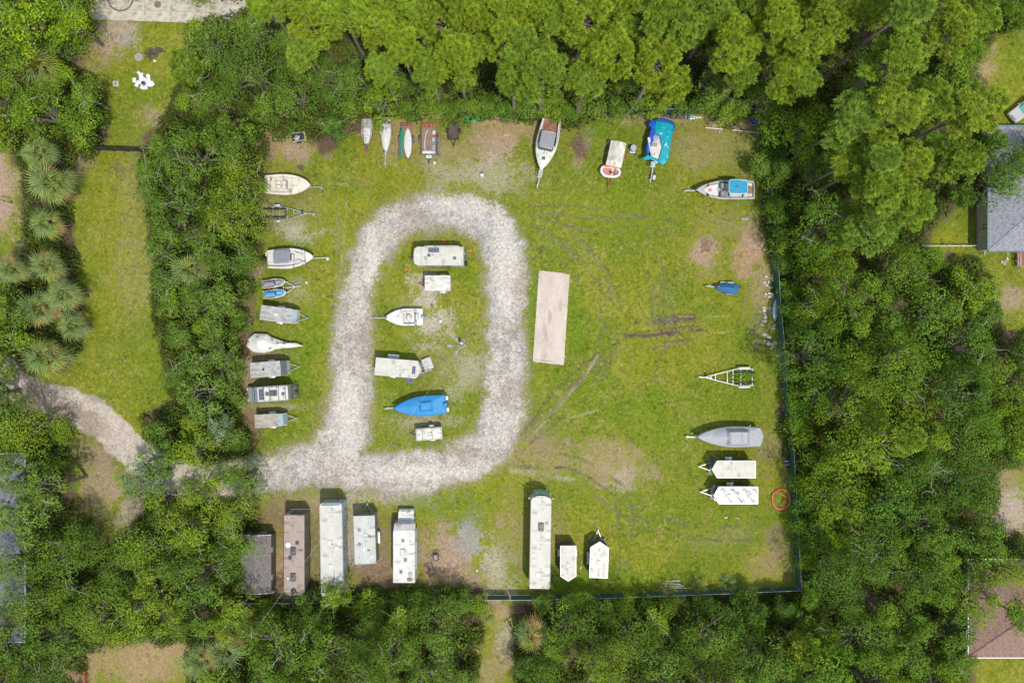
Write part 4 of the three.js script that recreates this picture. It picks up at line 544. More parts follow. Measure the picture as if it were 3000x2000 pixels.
// grass tufts and loose stones, far too many to count
{
  const r = rng(314), s = triSoup(24); for (let k = 0; k < 9; k++) { const a = r() * 6.28, l = 0.06 + 0.07 * r(), x = (r() - 0.5) * 0.22, z = (r() - 0.5) * 0.22, c = Math.cos(a), d = Math.sin(a), w = 0.014; tri(s, [x - d * w, 0, z + c * w], [x + d * w, 0, z - c * w], [x + c * l, 0.03 + 0.06 * r(), z + d * l], [0, 1, 0], [1.3, 1.3, 1.3]); }
  const N = 9000, im = new THREE.InstancedMesh(soupGeo(s), new THREE.MeshStandardMaterial({ vertexColors: true, side: THREE.DoubleSide, roughness: 0.8, name: 'grass blades' }), N), m = new THREE.Matrix4(), q = new THREE.Quaternion(), e = new THREE.Euler(), col = new THREE.Color();
  const rocks = []; let n = 0;
  for (let t = 0; t < 160000; t++) {
    const x = lerp(-72, 72, r()), z = lerp(-48, 48, r()), i = Math.floor((x - GX0) / (GX1 - GX0) * (GW >> 1)), j = Math.floor((GZ1 - z) / (GZ1 - GZ0) * (GH >> 1)), g = groundGrass[j * (GW >> 1) + i], px = x * S + 1500, py = z * S + 1000, a = r();
    if (a < g * (vnoise(px / 40, py / 40) > 0.55 ? 0.12 : 0.02) && n < N) { groundAt(px, py); const k = 0.7 + 0.9 * r(), v = 0.95 + 0.2 * r(); e.set(0, r() * 6.28, 0); q.setFromEuler(e); m.compose(V3(x, 0, z), q, V3(k, k * 0.9, k)); im.setMatrixAt(n, m); col.setRGB(out[0] * v * 1.1, out[1] * v * 1.1, out[2] * v); im.setColorAt(n, col); n++; }
    else if (rocks.length < 5000 && (fLoop(px, py) < 6 + 30 * r() * r() || (g < 0.55 && fOpen(px, py) < -10 && r() < 0.25))) rocks.push([x, z]);
  }
  im.count = n; im.name = 'grass'; im.receiveShadow = true; im.userData = { kind: 'stuff', label: 'short patchy grass over the lot and lawns', category: 'grass' }; scene.add(im);
  const rg = new THREE.IcosahedronGeometry(1, 0), rm = new THREE.InstancedMesh(rg, new THREE.MeshStandardMaterial({ roughness: 0.9, name: 'limestone' }), rocks.length);
  rocks.forEach(([x, z], i) => { const k = 0.025 + 0.06 * r() * r(); e.set(r() * 6, r() * 6, r() * 6); q.setFromEuler(e); m.compose(V3(x, k * 0.3, z), q, V3(k * 1.3, k * 0.8, k)); rm.setMatrixAt(i, m); const c = 0.26 + 0.2 * r(); col.setRGB(c, c * 0.95, c * 0.88); rm.setColorAt(i, col); });
  rm.name = 'gravel'; rm.castShadow = rm.receiveShadow = true; rm.userData = { kind: 'stuff', label: 'loose pale limestone gravel on the looped drive', category: 'gravel' }; scene.add(rm);
  console.log('grass', n, 'stones', rocks.length);
}
// ---------------------------------------------------------------- shared fittings
const tyreG = clean(new THREE.LatheGeometry([[0.19, -0.1], [0.3, -0.105], [0.345, -0.07], [0.35, 0], [0.345, 0.07], [0.3, 0.105], [0.19, 0.1]].map(p => new THREE.Vector2(...p)), 18).rotateX(Math.PI / 2));
const rimG = join([cy(0.2, 0.2, 0.13, 0, 0, 0, 14).rotateX(Math.PI / 2), cy(0.06, 0.06, 0.19, 0, 0, 0, 10).rotateX(Math.PI / 2), ...[0, 1, 2, 3, 4].map(i => cy(0.025, 0.025, 0.16, Math.cos(i * 1.257) * 0.12, 0, Math.sin(i * 1.257) * 0.12, 6).rotateX(Math.PI / 2))]);
function wheel(o, x, z, r = 0.35, m = W.galv) { const w = new THREE.Group(); w.name = 'wheel'; w.position.set(x, r, z); w.scale.setScalar(r / 0.35); o.add(w); obj('tyre', tyreG, W.rubber, w); obj('rim', rimG, m, w); return w; }
function fenderGeo(L, w, h, x, z) { const pts = [[-L / 2, h - 0.28], [-L / 2 + 0.06, h - 0.1], [-L / 2 + 0.22, h], [L / 2 - 0.22, h], [L / 2 - 0.06, h - 0.1], [L / 2, h - 0.28]], rows = []; for (const t of [0, 0.03]) for (const s of t ? [1, -1] : [-1, 1]) rows.push(pts.map(([a, b]) => [x + a * (1 - t * 0.6), b - t, z + s * w / 2])); rows.push(rows[0]); return gridGeo(rows); }
function tongue(o, x0, x1, halfW, y, m, jack = true) { // A-frame from the body to the coupler
  obj('tongue', [beam([x0 - 0.3, y, halfW], [x1, y, 0.03], 0.07, 0.09), beam([x0 - 0.3, y - 0.002, -halfW], [x1, y - 0.002, -0.03], 0.07, 0.09), rb(0.26, 0.1, 0.11, 0.03, x1 + 0.08, y + 0.035, 0)], m, o);
  if (jack) obj('jack', [cy(0.035, 0.035, y + 0.35, x1 - 0.25, (y + 0.35) / 2, 0, 8), cy(0.1, 0.1, 0.025, x1 - 0.25, 0.0125, 0, 10), bar([x1 - 0.25, y + 0.34, 0], [x1 - 0.1, y + 0.38, 0.1], 0.015, 5)], W.dark, o);
}
function solarPanel(o, L, w, x, y, z, ry = 0, nx = 6, nz = 3) {
  const g = new THREE.Group(); g.name = 'solar_panel'; g.position.set(x, y, z); g.rotation.y = ry; o.add(g); obj('panel_frame', [bx(L, 0.035, w)], W.solarFrame, g);
  const cells = []; for (let i = 0; i < nx; i++) for (let j = 0; j < nz; j++) cells.push(bx(L / nx * 0.84, 0.012, w / nz * 0.84, (i + 0.5 - nx / 2) * L * 0.96 / nx, 0.022, (j + 0.5 - nz / 2) * w * 0.94 / nz)); obj('cells', cells, W.solar, g).userData.kind = 'stuff'; return g;
}
function vent(o, x, y, z, s, m, lid = W.dark) { const v = obj('roof_vent', [rb(s, 0.09, s, 0.02, x, y + 0.045, z)], m, o); obj('lid', [rb(s * 0.72, 0.05, s * 0.72, 0.02, x, y + 0.105, z)], lid, v); return v; }
function airUnit(o, x, y, z, L, w, m = W.dark) { const a = obj('air_conditioner', [rb(L, 0.28, w, 0.09, x, y + 0.14, z)], m, o); obj('grille', [bx(L * 0.28, 0.03, w * 0.7, x - L * 0.2, y + 0.285, z), bx(L * 0.1, 0.03, w * 0.7, x + L * 0.25, y + 0.285, z)], W.black, a); return a; }
function windowPart(o, w, h, x, y, z, side) { const f = obj('window', [rb(side ? w : 0.03, h, side ? 0.03 : w, 0.012, x, y, z)], W.dark, o); obj('pane', [bx(side ? w * 0.88 : 0.036, h * 0.82, side ? 0.036 : w * 0.88, x, y, z)], W.glass, f); return f; }

// enclosed cargo trailer, front towards +x, centred on its body
function cargoTrailer(px, py, deg, p) {
  const o = at('enclosed_trailer', p.label, 'trailer', px, py, p.h, deg), { L, w, h } = p, b = 0.5, v = p.vee ?? 0, wd = p.wedge ?? 0, hl = L / 2, hw = w / 2, side = p.side ?? W.white, roof = p.roof ?? W.white;
  const plan = v ? [[-hl, hw], [hl - v, hw], [hl, 0], [hl - v, -hw], [-hl, -hw]] : [[-hl, hw], [hl, hw], [hl, -hw], [-hl, -hw]];
  if (wd) { // front leans back at the top
    const pr = new THREE.Shape([[-hl, b], [hl, b], [hl, h - (p.drop ?? 0.7)], [hl - wd, h - 0.04], [-hl, h - 0.04]].map(q => new THREE.Vector2(...q))); obj('body', [new THREE.ExtrudeGeometry(pr, { depth: w, bevelEnabled: false }).translate(0, 0, -hw)], side, o);
    const a = Math.atan2((p.drop ?? 0.7) - 0.04, wd), sl = Math.hypot(wd, (p.drop ?? 0.7) - 0.04); obj('front_slope', [rb(sl * 0.94, 0.035, w * 0.985, 0.012, hl - wd / 2 + 0.012, h - (p.drop ?? 0.7) / 2 - 0.01, 0, 0, -a)], p.slope ?? W.blueWhite, o);
    if (p.louvre) for (let i = 0; i < 5; i++) obj('louvre', [rb(sl * 0.34, 0.03, 0.17, 0.01, hl - wd * 0.22 + 0.03, h - (p.drop ?? 0.7) * 0.72 + 0.02, (i - 2) * w * 0.17, 0, -a)], W.dark, o);
  } else obj('body', [slab(plan, b, h - 0.04)], side, o);
  const rl = L - wd, rp = v && !p.vslope ? plan.map(([x, z]) => [x * 1.006, z * 1.012]) : v ? [[-hl - 0.01, hw + 0.012], [hl - v - 0.02, hw + 0.012], [hl - v - 0.02, -hw - 0.012], [-hl - 0.01, -hw - 0.012]] : [[-hl - 0.012, hw + 0.012], [hl - wd + 0.012, hw + 0.012], [hl - wd + 0.012, -hw - 0.012], [-hl - 0.012, -hw - 0.012]];
  if (p.sag) { // thin sheet roof, dented between its bows
    const r = rng(p.sag), rows = []; for (let i = 0; i <= 40; i++) { const row = []; for (let j = 0; j <= 14; j++) { const x = -hl + (hl - wd - v + hl) * i / 40, z = -hw + w * j / 14, e = Math.min(1, Math.min(j, 14 - j) / 3, Math.min(i, 40 - i) / 3); row.push([x, h + 0.004 + e * (0.035 * Math.sin(i * 0.55 + p.sag) * Math.sin(j * 0.42 + 0.4) + 0.03 * (fbm(i * 0.17 + p.sag, j * 0.25, 3) - 0.5)), z]); } rows.push(row); }
    const g = gridGeo(rows); const q = g.attributes.normal; if (q.getY(30) < 0) { g.index.array.reverse?.(); g.computeVertexNormals(); } obj('roof', [g], roof, o); obj('roof_deck', [slab(rp, h - 0.04, h - 0.045 + 0.02)], side, o);
    if (v) obj('nose_cap', [slab([[hl - v - 0.01, hw], [hl, 0], [hl - v - 0.01, -hw]], h - 0.038, h + 0.004)], roof, o);
  } else obj('roof', [slab(rp, h - 0.04, h, 0.008)], roof, o);
  if (p.vslope) { const g = new THREE.BufferGeometry(), y0 = h - 0.03, y1 = h - 0.55; g.setAttribute('position', new THREE.Float32BufferAttribute([hl - v, y0 + 0.02, -hw, hl - v, y0 + 0.02, hw, hl + 0.02, y1, 0], 3)); g.computeVertexNormals(); }
  const tr = 0.05, ex = v ? hl - v : hl - wd; obj('edge_trim', [bx(ex + hl, 0.07, tr, (ex - hl) / 2, h - 0.045, hw + 0.02), bx(ex + hl, 0.07, tr, (ex - hl) / 2, h - 0.045, -hw - 0.02), bx(tr, 0.07, w + 0.09, -hl - 0.022, h - 0.045, 0), ...(v ? [beam([ex, h - 0.045, hw + 0.02], [hl + 0.02, h - 0.045, 0], tr, 0.07), beam([ex, h - 0.045, -hw - 0.02], [hl + 0.02, h - 0.046, 0], tr, 0.07)] : [])], p.trim ?? W.alu, o);
  if (p.seams) for (let i = 1; i <= p.seams; i++) obj('roof_seam', [bx(0.045, 0.022, w * 0.985, -hl + rl * i / (p.seams + 1), h + 0.006, 0)], roof, o);
  obj('rear_door', [rb(0.05, h - b - 0.2, w - 0.14, 0.015, -hl - 0.03, (h + b) / 2 - 0.02, 0)], side, o);
  for (const s of [-1, 1]) { const ax = p.axles ?? 1, fx = p.fx ?? -0.05 * L, fl = ax > 1 ? 1.75 : 1.0; obj('fender', [fenderGeo(fl, 0.26, 0.84, fx, s * (hw + 0.14))], p.fender ?? W.alu, o); for (let k = 0; k < ax; k++) wheel(o, fx + (k - (ax - 1) / 2) * 0.82, s * (hw + 0.14), 0.34); obj('tail_light', [rb(0.03, 0.16, 0.07, 0.01, -hl - 0.06, b + 0.25, s * (hw - 0.16))], W.lamp, o); obj('side_marker', [rb(0.1, 0.05, 0.03, 0.01, hl - v - wd - 0.3, b + 0.14, s * (hw + 0.012))], W.orange, o); }
  tongue(o, hl - v * 0.6, hl + (p.tongue ?? 1.1), hw * 0.62, 0.46, p.frame ?? W.galv);
  obj('chassis', [bx(L - 0.1, 0.1, w * 0.9, 0, 0.45, 0)], W.dark, o);
  if (p.stone) { const vz = Math.atan2(hw, v); for (const s of [-1, 1]) obj('stone_guard', [bx(Math.hypot(hw, v) * 0.9, 0.6, 0.025, hl - v / 2 + 0.02, b + 0.32, s * (hw / 2 + 0.02), s * vz)], W.silverFlat, o); }
  for (const q of p.vents ?? []) vent(o, q[0], h, q[1], q[2] ?? 0.4, q[3] ?? W.white, q[4] ?? W.pvc);
  return o;
}
// trailer frame for boats: tongue towards +x, origin at the middle of the rails
function boatTrailer(px, py, deg, p) {
  const o = at('boat_trailer', p.label, 'trailer', px, py, 0.5, deg), { L, w } = p, hl = L / 2, hw = w / 2, m = p.m ?? W.galv, y = p.y ?? 0.52, xk = hl - (p.taper ?? 0.55) * L, tip = hl + (p.tongue ?? 0.9);
  for (const s of [-1, 1]) {
    obj('rail', [beam([-hl, y, s * hw], [xk, y, s * hw], 0.09, 0.13), beam([xk - 0.04, y, s * hw], [hl, y, s * 0.07], 0.088, 0.128)], m, o);
    obj('bunk', [beam([-hl - (p.over ?? 0.3), y + 0.16, s * hw * 0.62], [xk * 0.6, y + 0.16, s * hw * 0.62], 0.13, 0.11)], W.carpet, o);
    if (p.inner) obj('bunk', [beam([-0.1 * L, y + 0.12, s * hw * 0.22], [xk + 0.4, y + 0.12, s * hw * 0.22], 0.11, 0.1)], W.carpet, o);
    const ax = p.axles ?? 1, fl = ax > 1 ? 1.8 : 1.05; obj('fender', [fenderGeo(fl, 0.25, 0.78, p.fx ?? -hl * 0.45, s * (hw + 0.18))], p.fender ?? m, o);
    for (let k = 0; k < ax; k++) wheel(o, (p.fx ?? -hl * 0.45) + (k - (ax - 1) / 2) * 0.85, s * (hw + 0.18), 0.32);
    if (p.guides) obj('guide_post', [beam([-hl + 0.1, y, s * hw], [-hl - 0.35, y + 0.05, s * (hw + 0.3)], 0.05, 0.05), cy(0.03, 0.03, 1.1, -hl - 0.35, y + 0.55, s * (hw + 0.3), 7)], p.gm ?? m, o);
  }
  const cross = p.cross ?? [-0.92, -0.45, 0.1]; for (const t of cross) { const x = t * hl, q = x < xk ? hw : lerp(hw, 0.07, (x - xk) / (hl - xk)); obj('cross_member', [beam([x, y - 0.03, -q], [x, y - 0.03, q], 0.085, 0.07)], m, o); }
  obj('tongue', [beam([hl - 0.5, y - 0.005, 0], [tip, y - 0.005, 0], 0.11, 0.11), rb(0.24, 0.1, 0.1, 0.03, tip + 0.1, y + 0.03, 0)], m, o);
  obj('winch_post', [beam([hl - 0.35, y, 0], [hl - 0.25, y + 0.75, 0], 0.1, 0.08), rb(0.24, 0.2, 0.22, 0.04, hl - 0.28, y + 0.78, 0), cy(0.07, 0.07, 0.2, hl - 0.42, y + 0.82, 0, 10).rotateX(0)], p.winch ?? W.dark, o);
  obj('jack', [cy(0.035, 0.035, 0.8, tip - 0.25, 0.4, 0.09, 8), cy(0.11, 0.11, 0.05, tip - 0.25, 0.025, 0.09, 10)], W.alu, o);
  return o;
}
// boat lines: stations from stern (-L/2) to bow (+L/2) with half beams
function lines(L, B, o = {}) { const n = o.n ?? 18, st = [], k = o.mid ?? 0.4, s0 = o.stern ?? 0.9, pw = o.pow ?? 2.1, q = o.q ?? 0.8; for (let i = 0; i <= n; i++) { const t = i / n; let b = t < k ? lerp(s0, 1, Math.sin(t / k * Math.PI / 2)) : Math.pow(Math.max(0, 1 - Math.pow((t - k) / (1 - k), pw)), q); if (o.doubleEnded && t < k) b = Math.pow(Math.max(0, 1 - Math.pow((k - t) / k, pw)), q); st.push([(t - 0.5) * L, b * B / 2, t]); } return st; }
function hullGeo(st, yk, yg, o = {}) { // yk keel height, yg gunwale height
  const rows = st.map(([x, b, t]) => { const lift = Math.pow(clamp((t - 0.6) / 0.4), 2), g = yg + (o.sheer ?? 0.18) * lift, k = yk + lift * (g - yk) * 0.72, c = lerp(k, g, 0.38), w = b * (o.flare ?? 0.86); return [[x, g, -b], [x, lerp(c, g, 0.5), -lerp(w, b, 0.6)], [x, c, -w], [x, lerp(k, c, 0.35), -w * 0.5], [x, k, 0], [x, lerp(k, c, 0.35), w * 0.5], [x, c, w], [x, lerp(c, g, 0.5), lerp(w, b, 0.6)], [x, g, b]]; });
  const s = rows[0], gs = [gridGeo(rows)], mid = [s[0][0], lerp(yk, yg, 0.5), 0], P2 = []; for (let i = 0; i < s.length - 1; i++) P2.push(...s[i], ...s[i + 1], ...mid); P2.push(...s[s.length - 1], ...s[0], ...mid); const tg = new THREE.BufferGeometry(); tg.setAttribute('position', new THREE.Float32BufferAttribute(P2, 3)); tg.computeVertexNormals(); gs.push(tg); return gs;
}
const sheerAt = (t, yg, o) => yg + (o?.sheer ?? 0.18) * Math.pow(clamp((t - 0.6) / 0.4), 2);
function deckGeo(st, yg, t0, t1, o = {}) { const rows = []; for (const [x, b, t] of st) { if (t < t0 - 1e-6 || t > t1 + 1e-6) continue; const g = sheerAt(t, yg, o) + (o.dy ?? 0.012), row = []; for (let j = 0; j <= 8; j++) { const u = j / 4 - 1; row.push([x, g + (o.camber ?? 0.08) * (1 - u * u) * Math.min(1, b), u * b * (o.in ?? 1)]); } rows.push(row); } return gridGeo(rows); }
function coamingGeo(st, yg, t0, t1, wd, depth, o = {}) { // side decks round an open cockpit, with the cockpit's inner sides
  const gs = []; for (const s of [-1, 1]) { const top = [], inn = []; for (const [x, b, t] of st) { if (t < t0 - 1e-6 || t > t1 + 1e-6) continue; const g = sheerAt(t, yg, o) + 0.012, i = Math.max(0.02, b - wd); top.push([[x, g, s * b], [x, g + 0.02, s * (b + i) / 2], [x, g, s * i]]); inn.push([[x, g, s * i], [x, g - depth, s * i * 0.97]]); } gs.push(gridGeo(top), gridGeo(inn)); } return gs;
}
function soleGeo(st, y, t0, t1, wd) { const rows = []; for (const [x, b, t] of st) { if (t < t0 - 1e-6 || t > t1 + 1e-6) continue; const i = Math.max(0.02, b - wd) * 0.985; rows.push([[x, y, -i], [x, y, 0], [x, y, i]]); } return gridGeo(rows); }
function outboard(o, x, y, z, cowl = W.black, s = 1) { const e = obj('outboard_motor', [rb(0.62 * s, 0.5 * s, 0.4 * s, 0.13 * s, x, y, z)], cowl, o); obj('motor_leg', [rb(0.26 * s, 0.85 * s, 0.16 * s, 0.05, x + 0.02, y - 0.6 * s, z), bx(0.42 * s, 0.04, 0.24 * s, x - 0.04, y - 0.75 * s, z), cy(0.13 * s, 0.13 * s, 0.06, 0, 0, 0, 8).rotateZ(Math.PI / 2).translate(x - 0.22 * s, y - 0.92 * s, z)], W.dark, e); return e; }
function seat(o, x, y, z, w, m, d = 0.5) { const c = obj('seat', [rb(d, 0.14, w, 0.05, x, y, z)], m, o); obj('seat_back', [rb(0.12, 0.42, w, 0.05, x - d / 2, y + 0.24, z)], m, c); return c; }
// cloth cover draped over an outline: pts in metres (local), ht(x, z, e) gives the height, e = 0 in the middle .. 1 at the rim
function coverGeo(pts, ctr, ht, hem, rings = 9, crease = 0.05, seed = 1) {
  const n = pts.length, sm = []; for (let i = 0; i < n; i++) { const a = pts[i], b = pts[(i + 1) % n]; for (let k = 0; k < 5; k++) sm.push([lerp(a[0], b[0], k / 5), lerp(a[1], b[1], k / 5)]); }
  const rows = []; for (let q = 0; q <= rings; q++) { const e = q / rings, row = []; for (let i = 0; i <= sm.length; i++) { const p = sm[i % sm.length], x = lerp(ctr[0], p[0], e), z = lerp(ctr[1], p[1], e); row.push([x, ht(x, z, e) + crease * (fbm(x * 2.2 + seed, z * 2.2 + i * 0.02, 3) - 0.5) * 2 * Math.min(1, e * 3), z]); } rows.push(row); }
  rows.push(rows[rings].map((p, i) => [p[0] * 1.0 + 0.02 * Math.sin(i * 1.7), hem + 0.06 * Math.sin(i * 0.9 + seed), p[2]])); return gridGeo(rows);
}
// ---------------------------------------------------------------- left column of the lot
cargoTrailer(814, 921, -7.3, { label: 'weathered grey enclosed trailer below the two jet skis', h: 2.2, L: 4.55, w: 1.82, wedge: 0.5, drop: 0.55, roof: W.greyRoof, side: W.white, fx: -0.2, tongue: 1.0, vents: [[-0.25, 0.05, 0.42]], seams: 3 });
cargoTrailer(785, 1081, 4, { label: 'grey enclosed trailer with dark rounded front above the camper van', h: 2.3, L: 4.6, w: 1.85, wedge: 0.75, drop: 0.6, roof: W.greyRoof, slope: W.glass, side: W.white, fx: -0.15, tongue: 1.1, vents: [[-0.6, 0, 0.44, W.white, W.black]], seams: 2 });
cargoTrailer(790, 1232, 3, { label: 'small tan-roofed enclosed trailer at the bottom of the left row', h: 1.9, L: 3.85, w: 1.62, wedge: 0.85, drop: 0.7, louvre: 1, roof: W.tanRoof, side: W.blueWhite, fx: -0.1, tongue: 1.05, seams: 1 });
{ // camper van, nose towards +x
  const o = at('camper_van', 'silver camper van with solar panel and roof rack on the left row', 'van', 779, 1154, 2.4, 184), sv = mat('silver van paint', [0.30, 0.31, 0.33], { metalness: 0.4, roughness: 0.35, clearcoat: 0.6 });
  const pr = new THREE.Shape([[-2.95, 0.4], [2.95, 0.4], [3.0, 0.95], [2.75, 1.15], [2.15, 1.3], [1.5, 2.35], [1.1, 2.6], [-2.9, 2.6]].map(q => new THREE.Vector2(...q)));
  obj('body', [new THREE.ExtrudeGeometry(pr, { depth: 1.82, bevelEnabled: true, bevelSize: 0.09, bevelThickness: 0.09, bevelSegments: 3, bevelOffset: -0.09 }).translate(0, 0, -0.91)], sv, o);
  const sl = -Math.atan2(1.05, 0.65); obj('windscreen', [rb(1.12, 0.06, 1.7, 0.02, 1.92, 1.9, 0, 0, sl)], W.teal, o); obj('bonnet', [rb(0.66, 0.05, 1.6, 0.02, 2.44, 1.24, 0, 0, -0.24)], sv, o); obj('bumper', [rb(0.2, 0.35, 1.9, 0.08, 2.98, 0.62, 0)], W.dark, o);
  obj('roof', [rb(3.9, 0.05, 1.72, 0.02, -0.95, 2.62, 0)], W.white, o);
  solarPanel(o, 0.62, 1.5, 0.55, 2.68, 0, 0, 4, 8); airUnit(o, -1.05, 2.64, 0.05, 0.95, 0.72, W.dark); vent(o, -0.22, 2.64, 0.02, 0.46, W.dark); vent(o, -2.28, 2.64, -0.1, 0.42, W.dark);
  for (const x of [0.2, -0.55, -1.7, -2.6]) obj('rack_bar', [rb(0.06, 0.05, 1.78, 0.02, x, 2.74, 0), ...[-0.8, 0.8].map(z => bx(0.06, 0.1, 0.05, x, 2.67, z))], W.black, o);
  for (const [x, z] of [[-2.35, -0.55], [-2.5, 0.5], [-2.35, 0.65], [-0.9, 0.8], [-1.5, 0.8]]) obj('roof_knob', [cy(0.07, 0.07, 0.09, x, 2.69, z, 10)], W.black, o);
  obj('rear_rack', [bx(0.06, 0.08, 1.9, -3.2, 0.7, 0), bx(0.06, 0.08, 1.9, -3.65, 0.7, 0), ...[-0.9, -0.3, 0.3, 0.9].map(z => bx(0.6, 0.05, 0.06, -3.4, 0.72, z)), bar([-3.1, 0.7, 0.6], [-3.1, 2.0, 0.6], 0.03), bar([-3.1, 0.7, -0.6], [-3.1, 2.0, -0.6], 0.03)], W.black, o);
  for (const z of [-0.25, 0.3]) { obj('bicycle', [-0.55, 0.55].map(k => new THREE.TorusGeometry(0.33, 0.03, 6, 16).rotateY(Math.PI / 2).translate(-3.45 + z * 0.3, 1.15, k)).concat([bar([-3.45 + z * 0.3, 1.15, -0.55], [-3.45 + z * 0.3, 1.6, 0], 0.025), bar([-3.45 + z * 0.3, 1.15, 0.55], [-3.45 + z * 0.3, 1.6, 0], 0.025), bar([-3.7, 1.65, 0.45], [-3.2, 1.65, 0.45], 0.02)]), z < 0 ? W.dark : W.galv, o); }
  for (const s of [-1, 1]) { obj('mirror', [rb(0.14, 0.26, 0.24, 0.04, 1.75, 1.45, s * 1.1)], W.dark, o); obj('headlight', [rb(0.16, 0.18, 0.3, 0.05, 2.9, 0.98, s * 0.72)], W.pvc, o); obj('side_window', [rb(0.75, 0.5, 0.03, 0.012, 1.25, 1.75, s * 0.915)], W.glass, o); for (const x of [1.95, -1.75]) wheel(o, x, s * 0.84, 0.35, W.dark); obj('tail_light', [rb(0.05, 0.5, 0.12, 0.02, -2.97, 1.2, s * 0.86)], W.lamp, o); }
  obj('awning', [rb(2.6, 0.14, 0.14, 0.06, -0.9, 2.5, 0.98)], W.dark, o);
}
{ // cream boat
  boatTrailer(852, 546, -1, { label: 'galvanised trailer carrying the cream boat', L: 5.4, w: 1.7, tongue: 1.45, fx: -1.4, winch: W.galv });
  const o = at('motorboat', 'cream open boat with centre seats on the left row', 'boat', 843, 541, 1.3, -1), L = 6.05, st = lines(L, 2.72, { stern: 0.84, mid: 0.42, q: 0.72 }), yg = 1.42;
  obj('hull', hullGeo(st, 0.68, yg), W.creamGel, o); obj('fore_deck', [deckGeo(st, yg, 0.60, 1, { camber: 0.05 })], W.creamGel, o); obj('side_deck', coamingGeo(st, yg, 0, 0.62, 0.34, 0.42), W.creamGel, o); obj('cockpit_floor', [soleGeo(st, yg - 0.34, 0, 0.62, 0.34)], W.creamGel, o);
  obj('rub_rail', [tube([...st.filter((_, i) => i % 2 === 0).map(([x, b, t]) => [x, sheerAt(t, yg) - 0.05, -b - 0.01]), ...st.filter((_, i) => i % 2 === 0).reverse().map(([x, b, t]) => [x, sheerAt(t, yg) - 0.05, b + 0.01])], 0.035, 90, 6)], W.rust, o);
  obj('console', [rb(0.6, 0.55, 1.0, 0.1, -0.35, 1.34, 0)], W.creamGel, o); obj('windshield', [rb(0.05, 0.3, 0.9, 0.02, -0.05, 1.7, 0)], W.glass, o); seat(o, -1.25, 1.32, -0.27, 0.46, W.creamGel, 0.55); seat(o, -1.25, 1.32, 0.27, 0.46, W.creamGel, 0.55);
  obj('transom_bench', [rb(0.45, 0.3, 2.0, 0.08, -2.55, 1.36, 0)], W.creamGel, o); obj('hatch', [rb(0.16, 0.03, 0.5, 0.01, -2.2, 1.52, -0.7)], W.teak, o); obj('mooring_line', [tube([[-0.1, 1.46, 0.5], [0.2, 1.5, 0.8], [0.45, 1.5, 0.72], [0.3, 1.5, 0.62]], 0.03, 24, 5)], W.teak, o); obj('wheel_rim', [new THREE.TorusGeometry(0.16, 0.02, 6, 16).rotateY(1.2).translate(-0.68, 1.6, 0.2)], W.dark, o);
  outboard(o, -3.28, 1.62, 0, mat('blue grey cowl', [0.10, 0.16, 0.24], { clearcoat: 0.7, roughness: 0.3 }), 0.95);
}
boatTrailer(845, 625, 0, { label: 'empty galvanised boat trailer below the cream boat', L: 4.6, w: 1.75, tongue: 1.1, taper: 0.62, fx: -1.55, over: 1.1, inner: 1, cross: [-0.9, -0.5, -0.08, 0.28, 0.7], guides: 1, winch: W.black });
{ // centre-console boat with hard top
  boatTrailer(858, 760, 3.4, { label: 'white trailer carrying the boat with the grey hard top', L: 5.3, w: 1.75, tongue: 1.9, fx: -1.0, axles: 2, m: W.alu });
  const o = at('console_boat', 'white boat with slate grey hard top on the left row', 'boat', 851, 756, 1.3, 3.4), st = lines(6.15, 2.62, { stern: 0.88, mid: 0.4, q: 0.78 }), yg = 1.45;
  obj('hull', hullGeo(st, 0.66, yg), W.gel, o); obj('fore_deck', [deckGeo(st, yg, 0.78, 1, { camber: 0.05 })], W.gel, o); obj('side_deck', coamingGeo(st, yg, 0, 0.8, 0.3, 0.45), W.gel, o); obj('cockpit_floor', [soleGeo(st, yg - 0.38, 0, 0.8, 0.3)], W.gel, o);
  obj('bow_cushion', [rb(1.1, 0.16, 0.42, 0.05, 1.35, 1.36, -0.62, 0.32), rb(1.1, 0.16, 0.42, 0.05, 1.35, 1.36, 0.62, -0.32)], W.white, o); for (const [x, z, a] of [[1.15, -0.68, 0.32], [1.5, -0.58, 0.32], [1.15, 0.68, -0.32], [1.5, 0.58, -0.32]]) obj('deck_pad', [rb(0.22, 0.03, 0.28, 0.01, x, 1.46, z, a)], W.canvas, o);
  obj('console', [rb(0.7, 0.75, 0.85, 0.1, 0.15, 1.42, 0)], W.gel, o); obj('instrument_panel', [rb(0.3, 0.04, 0.75, 0.02, 0.12, 1.82, 0)], W.dark, o); obj('throttle', [cy(0.06, 0.05, 0.12, 0.12, 1.88, 0, 10)], W.red, o); seat(o, -0.9, 1.4, 0, 1.0, W.white, 0.5);
  const t = obj('hard_top', [slab(rrect(2.05, 1.46, 0.16), 2.75, 2.83, 0.02).translate(-0.75, 0, 0)], W.slate, o); obj('top_frame', [tube(rrect(2.1, 1.52, 0.18).map(([x, z]) => [x - 0.75, 2.74, z]), 0.035, 60, 6, true)], W.alu, t); obj('antenna_base', [rb(0.26, 0.03, 0.03, 0.01, -0.7, 2.85, 0), cy(0.03, 0.03, 0.08, -0.55, 2.87, 0, 8)], W.alu, t);
  for (const sx of [-1.5, -0.05]) for (const s of [-1, 1]) obj('top_leg', [bar([sx, 1.4, s * 0.6], [sx + 0.1, 2.74, s * 0.66], 0.03)], W.alu, o);
  outboard(o, -3.5, 1.6, 0, W.black, 1); obj('swim_platform', [rb(0.34, 0.05, 0.5, 0.02, -3.2, 1.1, -0.75)], W.gel, o); obj('rolled_towel', [rb(0.3, 0.06, 0.12, 0.03, 0.75, 1.5, -0.85, -0.8)], W.blue, o);
}
